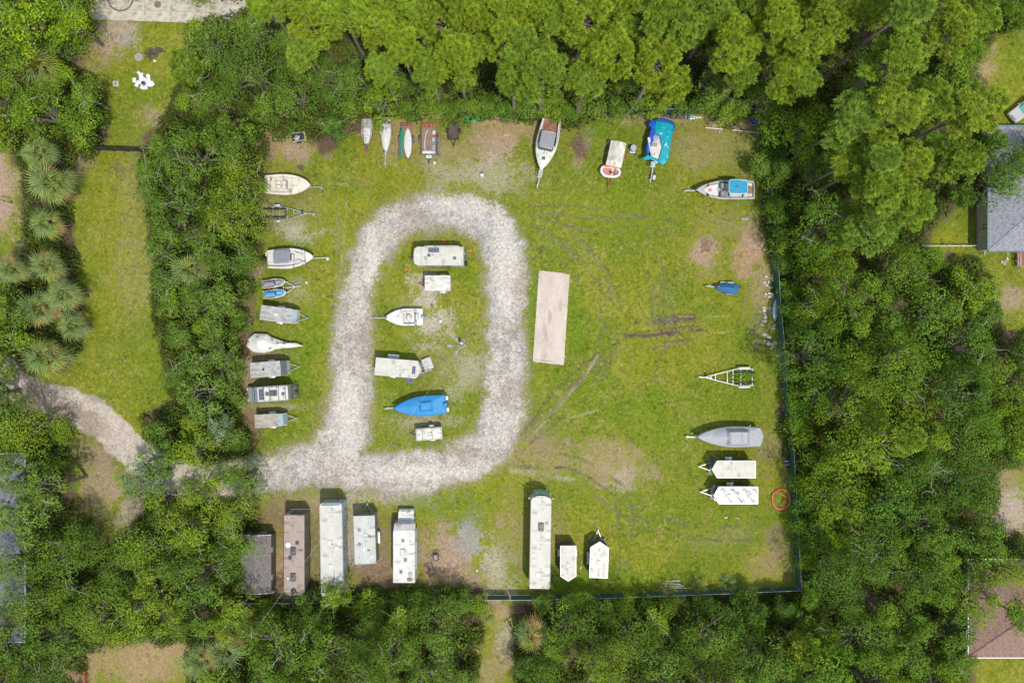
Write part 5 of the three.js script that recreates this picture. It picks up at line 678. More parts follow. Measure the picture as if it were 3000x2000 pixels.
{ // two jet skis on one trailer
  const t = at('jet_ski_trailer', 'white Y-shaped trailer carrying two jet skis', 'trailer', 812, 846, 0.4, 7); obj('tongue', [beam([1.4, 0.42, 0.55], [2.3, 0.42, 0.06], 0.09, 0.1), beam([1.4, 0.42, -0.7], [2.3, 0.42, -0.06], 0.09, 0.1), beam([1.0, 0.419, 0], [3.1, 0.419, 0], 0.12, 0.1)], W.alu, t); obj('frame', [beam([-1.4, 0.42, -0.75], [1.5, 0.42, -0.75], 0.08, 0.1), beam([-1.4, 0.42, 0.6], [1.5, 0.42, 0.6], 0.08, 0.1), ...[-1.1, -0.2, 0.8].map(x => beam([x, 0.40, -1.15], [x, 0.40, 1.05], 0.08, 0.08))], W.alu, t); for (const s of [-1, 1]) { wheel(t, -0.3, s * 1.22, 0.26); obj('bunk', [bx(2.4, 0.1, 0.16, -0.1, 0.5, s * 0.9 - 0.06), bx(2.4, 0.1, 0.16, -0.1, 0.5, s * 0.42 - 0.06)], W.carpet, t); }
  const ski = (px, py, m, seatM, label) => {
    const o = at('jet_ski', label, 'jet ski', px, py, 1.0, 7), st = lines(3.15, 1.18, { stern: 0.78, mid: 0.45, q: 0.6, pow: 2.4 }), yg = 0.92; obj('hull', hullGeo(st, 0.56, yg, { sheer: 0.1 }), W.gel, o); obj('deck', [deckGeo(st, yg, 0, 1, { camber: 0.05, sheer: 0.1 })], W.white, o);
    obj('foot_well', [-1, 1].map(s => rb(1.5, 0.05, 0.16, 0.02, -0.65, 0.965, s * 0.36)), W.dark, o); obj('seat', [rb(1.5, 0.38, 0.42, 0.16, -0.55, 1.12, 0), rb(0.6, 0.12, 0.4, 0.05, -0.75, 1.33, 0)], seatM, o);
    obj('hood', [slab([[0.2, 0.34], [0.75, 0.4], [1.3, 0.16], [1.42, 0], [1.3, -0.16], [0.75, -0.4], [0.2, -0.34]], 0.95, 1.26, 0.09)], m, o); obj('hood_stripe', [slab([[0.35, 0.08], [1.1, 0.02], [1.1, -0.02], [0.35, -0.08]], 1.262, 1.275)], W.white, o); obj('handlebar', [bar([0.22, 1.4, -0.42], [0.22, 1.4, 0.42], 0.03), rb(0.22, 0.14, 0.26, 0.05, 0.24, 1.36, 0)], W.black, o); obj('rear_grip', [rb(0.16, 0.06, 0.7, 0.02, -1.45, 1.0, 0)], W.dark, o);
    for (const s of [-1, 1]) obj('side_stripe', [rb(0.8, 0.03, 0.05, 0.01, -0.5, 0.975, s * 0.5)], W.rust, o);
  };
  ski(801, 829, mat('graphite paint', [0.13, 0.125, 0.14], { clearcoat: 1, roughness: 0.3 }), mat('grey vinyl', [0.17, 0.165, 0.18], { roughness: 0.55 }), 'grey and white jet ski, upper of the pair on one trailer');
  ski(804, 860, mat('bright blue paint', [0.01, 0.20, 0.48], { clearcoat: 1, roughness: 0.3 }), mat('blue vinyl', [0.015, 0.24, 0.46], { roughness: 0.5 }), 'bright blue jet ski, lower of the pair on one trailer');
}
{ // boat under a torn white tarp
  const o = at('tarp_covered_boat', 'boat under a torn white tarp on the left row', 'boat', 788, 1005, 1.2, 0), q = 0.12755 / S * 0.987, k = (x, y) => [(x - 690) * q, (y - 985) * q];
  const pts = [[120, 1055], [150, 960], [180, 880], [240, 810], [320, 755], [480, 762], [620, 775], [700, 840], [880, 905], [1060, 980], [1180, 975], [1300, 985], [1440, 1050], [1300, 1070], [1140, 1095], [980, 1100], [800, 1130], [660, 1185], [540, 1215], [400, 1205], [280, 1185], [190, 1110]].map(p => k(...p));
  const tarp = mat('white tarp', [0.58, 0.57, 0.54], { map: TX.cloth, roughness: 0.7, side: THREE.DoubleSide });
  obj('tarp', [coverGeo(pts, [-0.6, 0.05], (x, z, e) => 0.75 + 0.85 * (1 - e * e) * (x > 0.8 ? 0.75 : 1) + 0.35 * Math.exp(-Math.pow((x + 1.3) / 0.5, 2)) * (1 - e), 0.52, 12, 0.09, 4)], tarp, o);
  for (const [x, y, a, l] of [[440, 845, 0.2, 0.34], [760, 905, 0.6, 0.4], [885, 985, 0.5, 0.5], [660, 1000, 0, 0.5], [720, 1110, -0.4, 0.5], [200, 965, 0.8, 0.25]]) { const p = k(x, y); obj('tarp_tear', [slab([[-l / 2, 0], [0, 0.09], [l / 2, 0.03], [0.05, -0.07]], 0, 0.05).rotateY(-a).translate(p[0], 1.62 - 0.45 * Math.abs(p[0] + 0.6) / 2.2, p[1])], W.dark, o); }
  obj('hull', hullGeo(lines(4.2, 1.9, { stern: 0.6 }), 0.45, 0.85).map(g => g.translate(-0.6, 0, 0.1)), W.rust, o); boatTrailer(795, 1006, 0, { label: 'trailer hidden below the torn white tarp', L: 4.4, w: 1.5, tongue: 1.0, y: 0.36 });
}
// ---------------------------------------------------------------- island inside the loop
{ // travel trailer with solar panel
  const o = at('travel_trailer', 'white rounded travel trailer with a solar panel on the island', 'trailer', 1284, 749, 2.9, 180), L = 6.45, w = 2.42, h = 2.9, hl = L / 2, hw = w / 2;
  const plan = [[-hl, hw], [hl - 0.5, hw], [hl - 0.12, hw * 0.82], [hl, hw * 0.4], [hl, -hw * 0.4], [hl - 0.12, -hw * 0.82], [hl - 0.5, -hw], [-hl, -hw]]; obj('body', [slab(plan, 0.55, h - 0.06, 0.04)], W.white, o); obj('roof', [slab(plan.map(([x, z]) => [x * 0.985, z * 0.97]), h - 0.06, h, 0.025)], W.cream, o); obj('roof_joint', [bx(0.035, 0.012, w * 0.95, hl - 1.0, h + 0.006, 0)], W.dark, o);
  obj('front_glazing', [rb(0.05, 0.5, 1.1, 0.02, hl + 0.01, 2.2, 0)], W.glass, o); obj('side_stripe', [-1, 1].map(s => bx(4.4, 0.28, 0.02, -0.4, 1.35, s * (hw + 0.012))), W.dark, o); for (const s of [-1, 1]) { windowPart(o, 0.9, 0.55, 1.2, 1.95, s * (hw + 0.012), true); windowPart(o, 1.2, 0.55, -1.0, 1.95, s * (hw + 0.012), true); for (const k of [-0.42, 0.42]) wheel(o, -0.6 + k, s * (hw - 0.08), 0.34); obj('tail_light', [rb(0.04, 0.3, 0.12, 0.02, -hl - 0.02, 1.1, s * 0.95)], W.lamp, o); }
  solarPanel(o, 1.45, 0.62, 0.6, h + 0.03, 0.74, 0, 9, 4); vent(o, 1.22, h, -0.05 + 0.12, 0.36, W.dark); vent(o, -2.1, h, -0.3, 0.36, W.dark); obj('antenna_dish', [cy(0.2, 0.19, 0.06, 1.68, h + 0.03, -0.3, 18)], W.dark, o); obj('dish_cap', [cy(0.12, 0.08, 0.06, 1.68, h + 0.09, -0.3, 14)], W.pvc, o); obj('roof_hatch', [rb(0.42, 0.05, 0.62, 0.02, -2.75, h + 0.025, -0.68)], W.white, o); for (const [x, z] of [[-0.35, 0.85], [-1.75, 0.82], [-0.35, -0.05], [-1.75, -0.05]]) obj('roof_fitting', [rb(0.1, 0.05, 0.05, 0.015, x, h + 0.025, z)], W.galv, o);
  obj('awning', [rb(4.5, 0.13, 0.14, 0.06, -0.4, h - 0.25, hw + 0.08), bx(4.6, 0.05, 0.08, -0.4, h - 0.36, hw + 0.06)], W.white, o); tongue(o, hl, hl + 0.75, 0.6, 0.46, W.dark); obj('gas_cover', [rb(0.42, 0.5, 0.8, 0.15, hl + 0.28, 0.78, 0)], W.dark, o); obj('rear_bumper', [rb(0.18, 0.12, 2.2, 0.04, -hl - 0.16, 0.62, 0)], W.dark, o); const sp = wheel(o, -hl - 0.3, -0.8, 0.33, W.dark); sp.position.y = 1.0; sp.rotation.y = Math.PI / 2; obj('rear_ladder', [...[-0.15, 0.2].map(z => bar([-hl - 0.06, 0.7, z + 0.4], [-hl - 0.06, h, z + 0.4], 0.02)), ...[0.9, 1.3, 1.7, 2.1, 2.5].map(y => bar([-hl - 0.06, y, 0.25], [-hl - 0.06, y, 0.6], 0.018))], W.galv, o);
}
cargoTrailer(1281, 829, 180, { label: 'plain pale enclosed trailer below the travel trailer on the island', h: 2.0, L: 3.28, w: 1.92, roof: W.paleRoof, side: W.white, fx: -0.55, tongue: 0.85, frame: W.rust, seams: 1 });
{ // skiff
  boatTrailer(1172, 929, 181.5, { label: 'low trailer carrying the open white skiff', L: 4.2, w: 1.4, tongue: 1.35, y: 0.42, m: W.galv });
  const o = at('skiff', 'open white skiff with small console on the island', 'boat', 1183, 929, 0.95, 181.5), st = lines(5.02, 2.24, { stern: 0.95, mid: 0.45, q: 0.85, pow: 1.9 }), yg = 1.0; obj('hull', hullGeo(st, 0.5, yg, { sheer: 0.1 }), W.gel, o); obj('fore_deck', [deckGeo(st, yg, 0.5, 1, { camber: 0.03, sheer: 0.1 })], W.gel, o); obj('side_deck', coamingGeo(st, yg, 0.2, 0.52, 0.26, 0.3, { sheer: 0.1 }), W.gel, o); obj('cockpit_floor', [soleGeo(st, yg - 0.27, 0.18, 0.52, 0.26)], W.gel, o); obj('aft_deck', [deckGeo(st, yg, 0, 0.22, { camber: 0.02 })], W.gel, o);
  obj('deck_seam', [bx(0.05, 0.02, 1.75, -1.45, yg + 0.05, 0), bx(0.04, 0.02, 1.5, 0.1, yg + 0.06, 0), bx(1.55, 0.02, 0.04, -0.65, yg + 0.045, 0.86), bx(1.55, 0.02, 0.04, -0.65, yg + 0.045, -0.86)], W.dark, o); obj('console', [rb(0.42, 0.6, 0.6, 0.08, -0.7, 1.05, 0)], W.gel, o); obj('grab_rail', [tube([[-0.45, 1.0, -0.36], [-0.5, 1.5, -0.36], [-0.5, 1.5, 0.36], [-0.45, 1.0, 0.36]], 0.025, 30, 6)], W.dark, o); obj('steering_wheel', [new THREE.TorusGeometry(0.17, 0.022, 6, 16).rotateX(1.2).translate(-0.95, 1.36, 0)], W.black, o); seat(o, -1.75, 1.06, 0, 0.8, W.white, 0.4); for (const z of [-0.3, 0.35]) obj('cleat', [rb(0.16, 0.05, 0.06, 0.02, 1.7, yg + 0.16, z * 0.9)], W.dark, o); outboard(o, -2.55, 1.3, 0, mat('teal grey cowl', [0.13, 0.24, 0.27], { roughness: 0.35 }), 0.75);
}
{ // V-nosed workshop trailer
  const o = cargoTrailer(1166, 1078, -4.7, { label: 'white V-nosed trailer with an open side flap on the island', h: 2.4, L: 5.9, w: 2.2, vee: 0.55, roof: W.cream, side: W.white, fx: -0.9, axles: 1, tongue: 1.0, vents: [[-0.1, 0, 0.4]] }); solarPanel(o, 0.45, 1.05, 2.05, 2.43, 0.1, 0, 3, 7);
  obj('awning_box', [rb(1.5, 0.1, 0.5, 0.04, -0.9, 1.25, -1.42)], W.blueWhite, o); obj('roof_wire', [tube([[2.3, 2.42, 0.1], [2.6, 2.43, 0.15], [2.92, 2.42, 0.02]], 0.02, 16, 5)], W.rust, o); for (const [x, z] of [[-2.5, 0.75], [1.4, 0.95], [2.2, 0.85]]) obj('marker_lamp', [rb(0.12, 0.05, 0.06, 0.015, x, 2.43, z)], W.black, o);
  const f = at('door_panel', 'white detached door panel leaning at the nose of the V-nosed trailer', 'panel', 1252, 1064, 0.6, -68); obj('sheet', [rb(1.6, 0.04, 1.25, 0.015, 0.05, 0.75, 0, 0, 0.28)], W.white, f); obj('prop', [bar([-0.5, 0, 0.4], [-0.5, 0.58, 0.4], 0.025), bar([-0.5, 0, -0.4], [-0.5, 0.58, -0.4], 0.025), bar([0.5, 0, 0.45], [0.55, 0.86, 0.4], 0.03)], W.galv, f);
  const b = at('tool_bag', 'small blue bag at the nose of the V-nosed trailer', 'bag', 1241, 1092, 0.2, 30); obj('bag_body', [rb(0.42, 0.26, 0.26, 0.09, 0, 0.13, 0)], W.blue, b); obj('bag_handle', [tube([[-0.12, 0.25, 0], [-0.1, 0.36, 0], [0.1, 0.36, 0], [0.12, 0.25, 0]], 0.015, 16, 5)], W.black, b);
  const s = at('ground_solar_panel', 'solar panel tilted on the grass beside the V-nosed trailer', 'solar panel', 1200, 1114, 0.3, -4); const sp = solarPanel(s, 1.02, 0.66, 0, 0.3, 0, 0, 6, 4); sp.rotation.x = 0.4; obj('support', [bar([-0.4, 0, -0.26], [-0.4, 0.42, -0.26], 0.02), bar([0.4, 0, -0.26], [0.4, 0.42, -0.26], 0.02), bar([-0.4, 0, 0.28], [-0.4, 0.2, 0.28], 0.02), bar([0.4, 0, 0.28], [0.4, 0.2, 0.28], 0.02)], W.galv, s);
}
{ // blue covered boat
  boatTrailer(1226, 1189, 184.8, { label: 'trailer carrying the boat under the bright blue cover', L: 5.8, w: 1.7, tongue: 1.5, fx: -1.2, m: W.galv });
  const o = at('covered_boat', 'boat under a bright blue fitted cover on the island', 'boat', 1229, 1190, 1.4, 184.8), st = lines(7.0, 2.62, { stern: 0.92, mid: 0.42, q: 0.85, pow: 1.75 }), yg = 1.4, bl = mat('bright blue cover', [0.008, 0.165, 0.38], { map: TX.cloth, roughness: 0.6 });
  obj('hull', hullGeo(st, 0.62, yg), W.gel, o); const rim = [...st.map(([x, b]) => [x, b + 0.03]), ...st.slice().reverse().map(([x, b]) => [x, -b - 0.03])];
  obj('cover', [coverGeo(rim, [-0.3, 0], (x, z, e) => yg + 0.08 + 0.34 * (1 - e * e) + 0.3 * sstep(0.62, 0.5, Math.abs(x + 0.9) / 1.35) * sstep(0.75, 0.55, Math.abs(z) / 0.9) + 0.14 * Math.pow(clamp((x - 1) / 2.5), 2), yg - 0.22, 14, 0.035, 9)], bl, o); obj('motor_cover', [rb(0.62, 0.55, 0.5, 0.2, -3.4, 1.62, 0)], bl, o); obj('motor_leg', [rb(0.22, 0.9, 0.16, 0.05, -3.7, 1.0, 0)], W.black, o);
  for (const s of [-1, 1]) obj('stern_platform', [rb(0.5, 0.1, 0.55, 0.04, -3.55, 1.2, s * 0.75)], W.gel, o); obj('seam', [bx(0.04, 0.02, 2.1, 1.3, yg + 0.47, 0), bx(0.04, 0.02, 2.3, 0.4, yg + 0.47, 0)], bl, o);
}
{ // pop-up camper, closed
  const o = at('folding_camper', 'small white folded pop-up camper at the bottom of the island', 'camper', 1256, 1271, 1.5, 184.7), L = 3.45, w = 1.62; obj('tub', [rb(L - 0.08, 0.7, w - 0.06, 0.08, 0, 0.82, 0)], W.blueWhite, o); obj('roof', [slab(rrect(L, w, 0.14), 1.2, 1.48, 0.06)], W.paleRoof, o); for (const x of [-0.45, 0.85]) obj('roof_seam', [bx(0.05, 0.02, w * 0.93, x, 1.485, 0)], W.dark, o); obj('edge_trim', [bx(L * 0.92, 0.018, 0.04, 0, 1.486, w / 2 - 0.1), bx(L * 0.92, 0.018, 0.04, 0, 1.486, -w / 2 + 0.1), bx(0.04, 0.018, w * 0.86, L / 2 - 0.13, 1.485, 0), bx(0.04, 0.018, w * 0.86, -L / 2 + 0.13, 1.485, 0)], W.dark, o); vent(o, -0.2, 1.47, 0.02, 0.42, W.dark, W.pvc); for (const s of [-1, 1]) { wheel(o, -0.3, s * 0.88, 0.3); obj('fender', [fenderGeo(0.95, 0.24, 0.72, -0.3, s * 0.92)], W.galv, o); } tongue(o, L / 2, L / 2 + 0.75, 0.5, 0.42, W.dark); obj('spare_carrier', [rb(0.55, 0.2, 0.3, 0.06, -0.35, 1.05, 0.98)], W.galv, o);
}
{ // wind-braced lamp stand with four ballast pads
  const o = at('ballast_stand', 'portable stand with four grey ballast pads on the island', 'stand', 1341, 1012, 0.1, 0); for (const [x, z] of [[-0.18, -0.82], [-1.1, 0.04], [-0.2, 0.95], [0.75, 0]]) { const hor = Math.abs(x) > 0.5; obj('ballast_pad', [rb(hor ? 0.6 : 0.42, 0.09, hor ? 0.42 : 0.6, 0.02, x, 0.06, z)], W.canvas, o); obj('arm', [beam([0.5, 0.14, 0], [x, 0.13, z], 0.05, 0.05)], W.galv, o); } obj('mast', [cy(0.07, 0.05, 1.5, 0.55, 0.78, -0.05, 10)], W.galv, o); obj('motor_head', [rb(0.4, 0.3, 0.34, 0.08, 0.62, 1.5, -0.12)], W.black, o); obj('dish', [new THREE.SphereGeometry(0.24, 14, 7, 0, 6.283, 0, 1.3).translate(0.6, 1.5, -0.3)], W.alu, o);
}
// ---------------------------------------------------------------- right column
{ // boat with blue bimini
  boatTrailer(2118, 558, 180, { label: 'twin-axle trailer carrying the boat with the blue bimini', L: 6.4, w: 1.85, tongue: 1.7, axles: 2, fx: -1.4, m: W.alu });
  const o = at('bimini_boat', 'white and grey bow-rider boat with a bright blue bimini top', 'boat', 2124, 556, 1.4, 180), st = lines(7.6, 2.55, { stern: 0.94, mid: 0.45, q: 0.82, pow: 1.9 }), yg = 1.5; obj('hull', hullGeo(st, 0.62, yg), W.gel, o); obj('fore_deck', [deckGeo(st, yg, 0.78, 1, { camber: 0.06 })], W.greyGel, o); obj('side_deck', coamingGeo(st, yg, 0, 0.8, 0.26, 0.5), W.greyGel, o); obj('cockpit_floor', [soleGeo(st, yg - 0.4, 0, 0.8, 0.26)], W.gel, o); obj('bow_floor', [slab([[0.9, 0.8], [1.9, 0.62], [2.5, 0.3], [2.6, 0], [2.5, -0.3], [1.9, -0.62], [0.9, -0.8]], yg - 0.2, yg - 0.06, 0.03)], W.gel, o); obj('emblem', [new THREE.TorusGeometry(0.2, 0.035, 5, 20).rotateX(Math.PI / 2).translate(1.95, yg - 0.04, 0), bx(0.05, 0.03, 0.26, 1.88, yg - 0.045, 0), bx(0.05, 0.03, 0.22, 2.0, yg - 0.045, 0), bx(0.14, 0.03, 0.05, 1.94, yg - 0.045, 0.05)], W.red, o);
  obj('windshield', [rb(0.06, 0.34, 1.9, 0.02, 0.65, 1.75, 0), rb(0.8, 0.3, 0.05, 0.02, 0.3, 1.72, 0.98), rb(0.8, 0.3, 0.05, 0.02, 0.3, 1.72, -0.98)], W.glass, o); obj('console', [rb(0.6, 0.5, 0.7, 0.08, 0.3, 1.35, 0.55), rb(0.6, 0.5, 0.7, 0.08, 0.3, 1.35, -0.55)], W.canvas, o); seat(o, -0.3, 1.3, 0.55, 0.55, W.white); seat(o, -0.3, 1.3, -0.55, 0.55, W.canvas); obj('bench', [rb(0.55, 0.4, 1.9, 0.1, -2.7, 1.35, 0)], W.white, o); obj('motor_box', [rb(0.7, 0.4, 0.9, 0.08, -3.25, 1.36, 0)], W.teak, o); obj('swim_platform', [rb(0.35, 0.06, 2.2, 0.03, -3.85, 1.05, 0)], W.gel, o);
  const bm = mat('turquoise canvas', [0.008, 0.215, 0.37], { map: TX.cloth, roughness: 0.75 }), t = obj('bimini_top', [slab(rrect(2.35, 1.75, 0.26), 2.7, 2.78, 0.03).translate(-1.35, 0, 0.15)], bm, o); obj('piping', [tube(rrect(2.38, 1.78, 0.27).map(([x, z]) => [x - 1.35, 2.74, z + 0.15]), 0.04, 70, 6, true)], W.pvc, t); obj('light_fitting', [rb(0.5, 0.05, 0.14, 0.02, -1.15, 2.81, 0.1), new THREE.SphereGeometry(0.07, 10, 6).translate(-1.3, 2.86, 0.1)], W.dark, t); obj('strap', [tube([[-1.3, 2.82, 0.1], [-1.25, 2.81, -0.3], [-1.1, 2.8, -0.68]], 0.015, 16, 5)], W.pvc, t); obj('rod', [bar([-1.6, 2.82, 0.85], [-2.5, 2.82, 0.85], 0.02)], W.alu, t);
  for (const x of [-0.4, -2.3]) for (const s of [-1, 1]) obj('top_leg', [bar([x, 1.5, s * 1.05], [x, 2.7, s * 0.85], 0.022)], W.alu, o); obj('anchor', [rb(0.3, 0.08, 0.1, 0.03, 3.35, 1.78, 0), rb(0.35, 0.06, 0.2, 0.02, 2.75, 1.75, -0.1)], W.white, o);
}
{ // small personal watercraft under blue cover
  boatTrailer(2125, 843, 174, { label: 'small trailer carrying the craft under the short blue cover', L: 2.8, w: 1.05, tongue: 1.0, y: 0.4, m: W.galv });
  const o = at('covered_jet_ski', 'small craft under a short dark blue cover by the right fence', 'boat', 2131, 844, 0.9, 174), bl = mat('faded blue cover', [0.015, 0.10, 0.24], { map: TX.cloth, roughness: 0.65 }), st = lines(3.05, 1.4, { stern: 0.85, mid: 0.35, q: 0.6 }), rim = [...st.map(([x, b]) => [x, b]), ...st.slice().reverse().map(([x, b]) => [x, -b])]; obj('hull', hullGeo(st.map(([x, b, t]) => [x, b * 0.94, t]), 0.48, 0.82), W.gel, o); obj('cover', [coverGeo(rim, [-0.1, 0], (x, z, e) => 0.84 + 0.5 * (1 - e * e) * (0.7 + 0.3 * Math.cos(x * 1.5)) + 0.14 * Math.exp(-z * z * 30), 0.72, 10, 0.05, 3)], bl, o);
  const b = at('rigid_paddle_board', 'grey board leaning behind the small blue-covered craft', 'board', 2128, 826, 0.5, -8); obj('board', [slab(rrect(1.5, 0.42, 0.2), 0.4, 0.48, 0.02).rotateX(0.4)], W.stone, b); obj('leg', [bar([-0.5, 0, 0.1], [-0.5, 0.42, 0.05], 0.03), bar([0.5, 0, 0.1], [0.5, 0.42, 0.05], 0.03)], W.galv, b);
}
{ const t = boatTrailer(2140, 1105, 180, { label: 'empty twin-axle boat trailer with weeds between its rails', L: 6.3, w: 2.15, tongue: 0.9, taper: 0.62, axles: 2, fx: -1.85, over: 0.15, inner: 1, cross: [-0.93, -0.45, -0.12, 0.12, 0.62], guides: 1, gm: W.black, winch: W.galv });
  const g = oakCrown(0.9, 501, { per: 40, leaf: 0.2 }), w = thing('weeds', 'bright green weeds growing through the empty twin-axle trailer', 'weeds', ...P(2172, 1105), 0); const c = obj('leaves', g.crown, leafMat([0.13, 0.24, 0.015]), w); c.position.y = 0.25; c.scale.set(1.5, 0.5, 1.05); }
{ // grey covered boat
  boatTrailer(2128, 1280, 180, { label: 'trailer carrying the long boat under the grey cover', L: 7.0, w: 1.9, tongue: 1.7, axles: 2, fx: -1.5, m: W.galv });
  const o = at('covered_boat', 'long boat under a pale grey fabric cover on the right row', 'boat', 2137, 1280, 1.7, 180), gm = mat('pale grey cover', [0.29, 0.30, 0.315], { map: TX.cloth, roughness: 0.85 }), st = lines(8.3, 2.66, { stern: 0.9, mid: 0.42, q: 0.8, pow: 1.8 }), yg = 1.55; obj('hull', hullGeo(st, 0.62, yg), W.gel, o); const rim = [...st.map(([x, b]) => [x, b + 0.04]), [4.15, 0], ...st.slice().reverse().map(([x, b]) => [x, -b - 0.04])]; rim.splice(rim.length, 0, [-4.45, -0.6], [-4.6, 0.1], [-4.4, 0.7]);
  obj('cover', [coverGeo(rim, [-0.2, 0], (x, z, e) => { const top = 2.75, ridge = yg + 0.55 * (1 - e * e), box = sstep(1.55, 1.05, Math.abs(x + 1.0)) * sstep(1.12, 0.72, Math.abs(z)); return lerp(ridge + 0.02 + 0.35 * (1 - e) * sstep(3.4, 0.6, Math.abs(x + 0.3)), top, box) ; }, yg - 0.35, 22, 0.075, 12)], gm, o); obj('cover_seam', [tube([[-1.35, 2.78, -0.75], [-1.35, 2.79, 0], [-1.35, 2.78, 0.75]], 0.02, 20, 5)], W.canvas, o); obj('bow_strap', [rb(0.5, 0.06, 0.3, 0.03, 4.15, 1.35, 0)], W.slate, o); obj('oar_tip', [bar([-2.6, 1.5, 1.2], [-2.9, 1.5, 1.55], 0.04)], W.alu, o);
}
cargoTrailer(2151, 1375, 180, { label: 'white V-nosed enclosed trailer, upper of the pair by the hose', h: 2.45, L: 5.6, w: 2.15, vee: 0.62, roof: W.cream, side: mat('dark teal side panel', [0.035, 0.075, 0.07], { roughness: 0.3, clearcoat: 0.6 }), fx: 0.1, tongue: 1.1, trim: W.alu, fender: W.silverFlat, axles: 1 });
cargoTrailer(2157, 1451, 180, { label: 'V-nosed trailer with bright dented metal roof beside the hose coil', h: 2.45, L: 5.65, w: 2.15, vee: 0.62, roof: W.silver, sag: 3, side: mat('dark teal side panel', [0.035, 0.075, 0.07]), fx: 0.15, tongue: 1.1, trim: W.alu, fender: W.silverFlat, axles: 1, stone: 1 });
// ---------------------------------------------------------------- bottom row
function bus(px, py, deg, h, p) { // motorhome body, front +x
  const o = at(p.name, p.label, p.cat ?? 'motorhome', px, py, h, deg), { L, w } = p, hl = L / 2, hw = w / 2, r = p.round ?? 0; const plan = r ? [[-hl, hw], [hl - r, hw], [hl - r * 0.35, hw * 0.86], [hl, hw * 0.4], [hl, -hw * 0.4], [hl - r * 0.35, -hw * 0.86], [hl - r, -hw], [-hl, -hw]] : rrect(L, w, 0.08, 2); obj('body', [slab(plan, 0.55, h - 0.07, 0.03)], p.side ?? W.white, o); obj('roof', [slab(plan.map(([x, z]) => [x * 0.995, z * 0.985]), h - 0.07, h, 0.03)], p.roof ?? W.cream, o); obj('skirt', [bx(L - 0.2, 0.3, w - 0.06, 0, 0.45, 0)], p.skirt ?? W.dark, o);
  for (const s of [-1, 1]) { for (const [x, ww] of p.windows ?? []) windowPart(o, ww, 0.62, x, h * 0.66, s * (hw + 0.012), true); for (const x of p.wheels ?? []) wheel(o, x, s * (hw - 0.14), 0.44, W.alu); obj('roof_gutter', [bx(L * 0.96, 0.05, 0.05, 0, h - 0.08, s * (hw + 0.02))], p.gutter ?? W.alu, o); obj('tail_light', [rb(0.05, 0.3, 0.14, 0.02, -hl - 0.02, 1.0, s * (hw - 0.2))], W.lamp, o); if (p.stripe) obj('side_stripe', [bx(L * 0.9, 0.25, 0.02, 0, 1.3, s * (hw + 0.014))], p.stripe, o); }
  if (p.ladder !== undefined) { const x = -hl - 0.07, z = p.ladder; obj('ladder', [-0.2, 0.2].map(k => tube([[x, 0.9, z + k], [x, h - 0.1, z + k], [x + 0.1, h + 0.12, z + k], [x + 0.6, h + 0.1, z + k]], 0.022, 20, 5)).concat([1.2, 1.6, 2.0, 2.4, 2.8, 3.1].filter(y => y < h).map(y => bar([x, y, z - 0.2], [x, y, z + 0.2], 0.02))), W.alu, o); windowPart(o, w * 0.6, 0.6, -hl - 0.01, h * 0.68, 0.1, false); obj('rear_bumper', [rb(0.16, 0.16, w * 0.96, 0.04, -hl - 0.12, 0.55, 0)], W.alu, o); }
  for (const [x, z, s, m, lid] of p.vents ?? []) vent(o, x, h, z, s, m ?? W.white, lid ?? W.dark); for (const [x, z, l, ww, m] of p.air ?? []) airUnit(o, x, h, z, l, ww, m);
  return o;
}
{ const o = bus(860.5, 1627, 270, 3.0, { name: 'fifth_wheel_trailer', cat: 'trailer', label: 'long brown travel trailer beside the grey shed', L: 10.45, w: 2.66, round: 0.5, roof: W.brown, side: W.brownSide, skirt: W.black, wheels: [-1.3, -0.3], windows: [[-3, 1.2], [2.2, 1.4]], ladder: 0.85, gutter: W.black, vents: [[-1.65, -0.42, 0.46, W.dark, W.black], [0.28, 0.5, 0.46, W.dark, W.black]], air: [[-0.55, 0.08, 1.0, 0.7, W.dark], [2.8, 0.08, 1.0, 0.7, W.dark]] });
  obj('white_dish', [cy(0.36, 0.34, 0.06, -1.35, 3.05, 0.75, 22)], W.pvc, o); obj('round_dome', [cy(0.38, 0.36, 0.12, 4.55, 3.06, 0.05, 22)], W.dark, o); obj('dome_cap', [new THREE.SphereGeometry(0.3, 16, 6, 0, 6.3, 0, 1.4).scale(1, 0.5, 1).translate(4.55, 3.1, 0.05)], W.black, o); obj('antenna', [rb(0.3, 0.12, 0.26, 0.05, 2.9, 3.08, 0.75), bar([2.9, 3.1, 0.75], [3.8, 3.12, 0.72], 0.02)], W.pvc, o); for (const [x, z] of [[-0.75, 1.05], [-0.75, -0.75], [-0.75, -1.05]]) obj('plumbing_vent', [cy(0.07, 0.06, 0.1, x, 3.05, z, 10)], W.black, o); obj('awning', [rb(5.4, 0.16, 0.16, 0.07, 0.6, 2.6, 1.42)], W.dark, o); for (const s of [-1, 1]) obj('landing_leg', [cy(0.06, 0.06, 0.5, 4.6, 0.25, s * 1.0, 8), bx(0.3, 0.04, 0.3, 4.6, 0.02, s * 1.0)], W.pvc, o); }
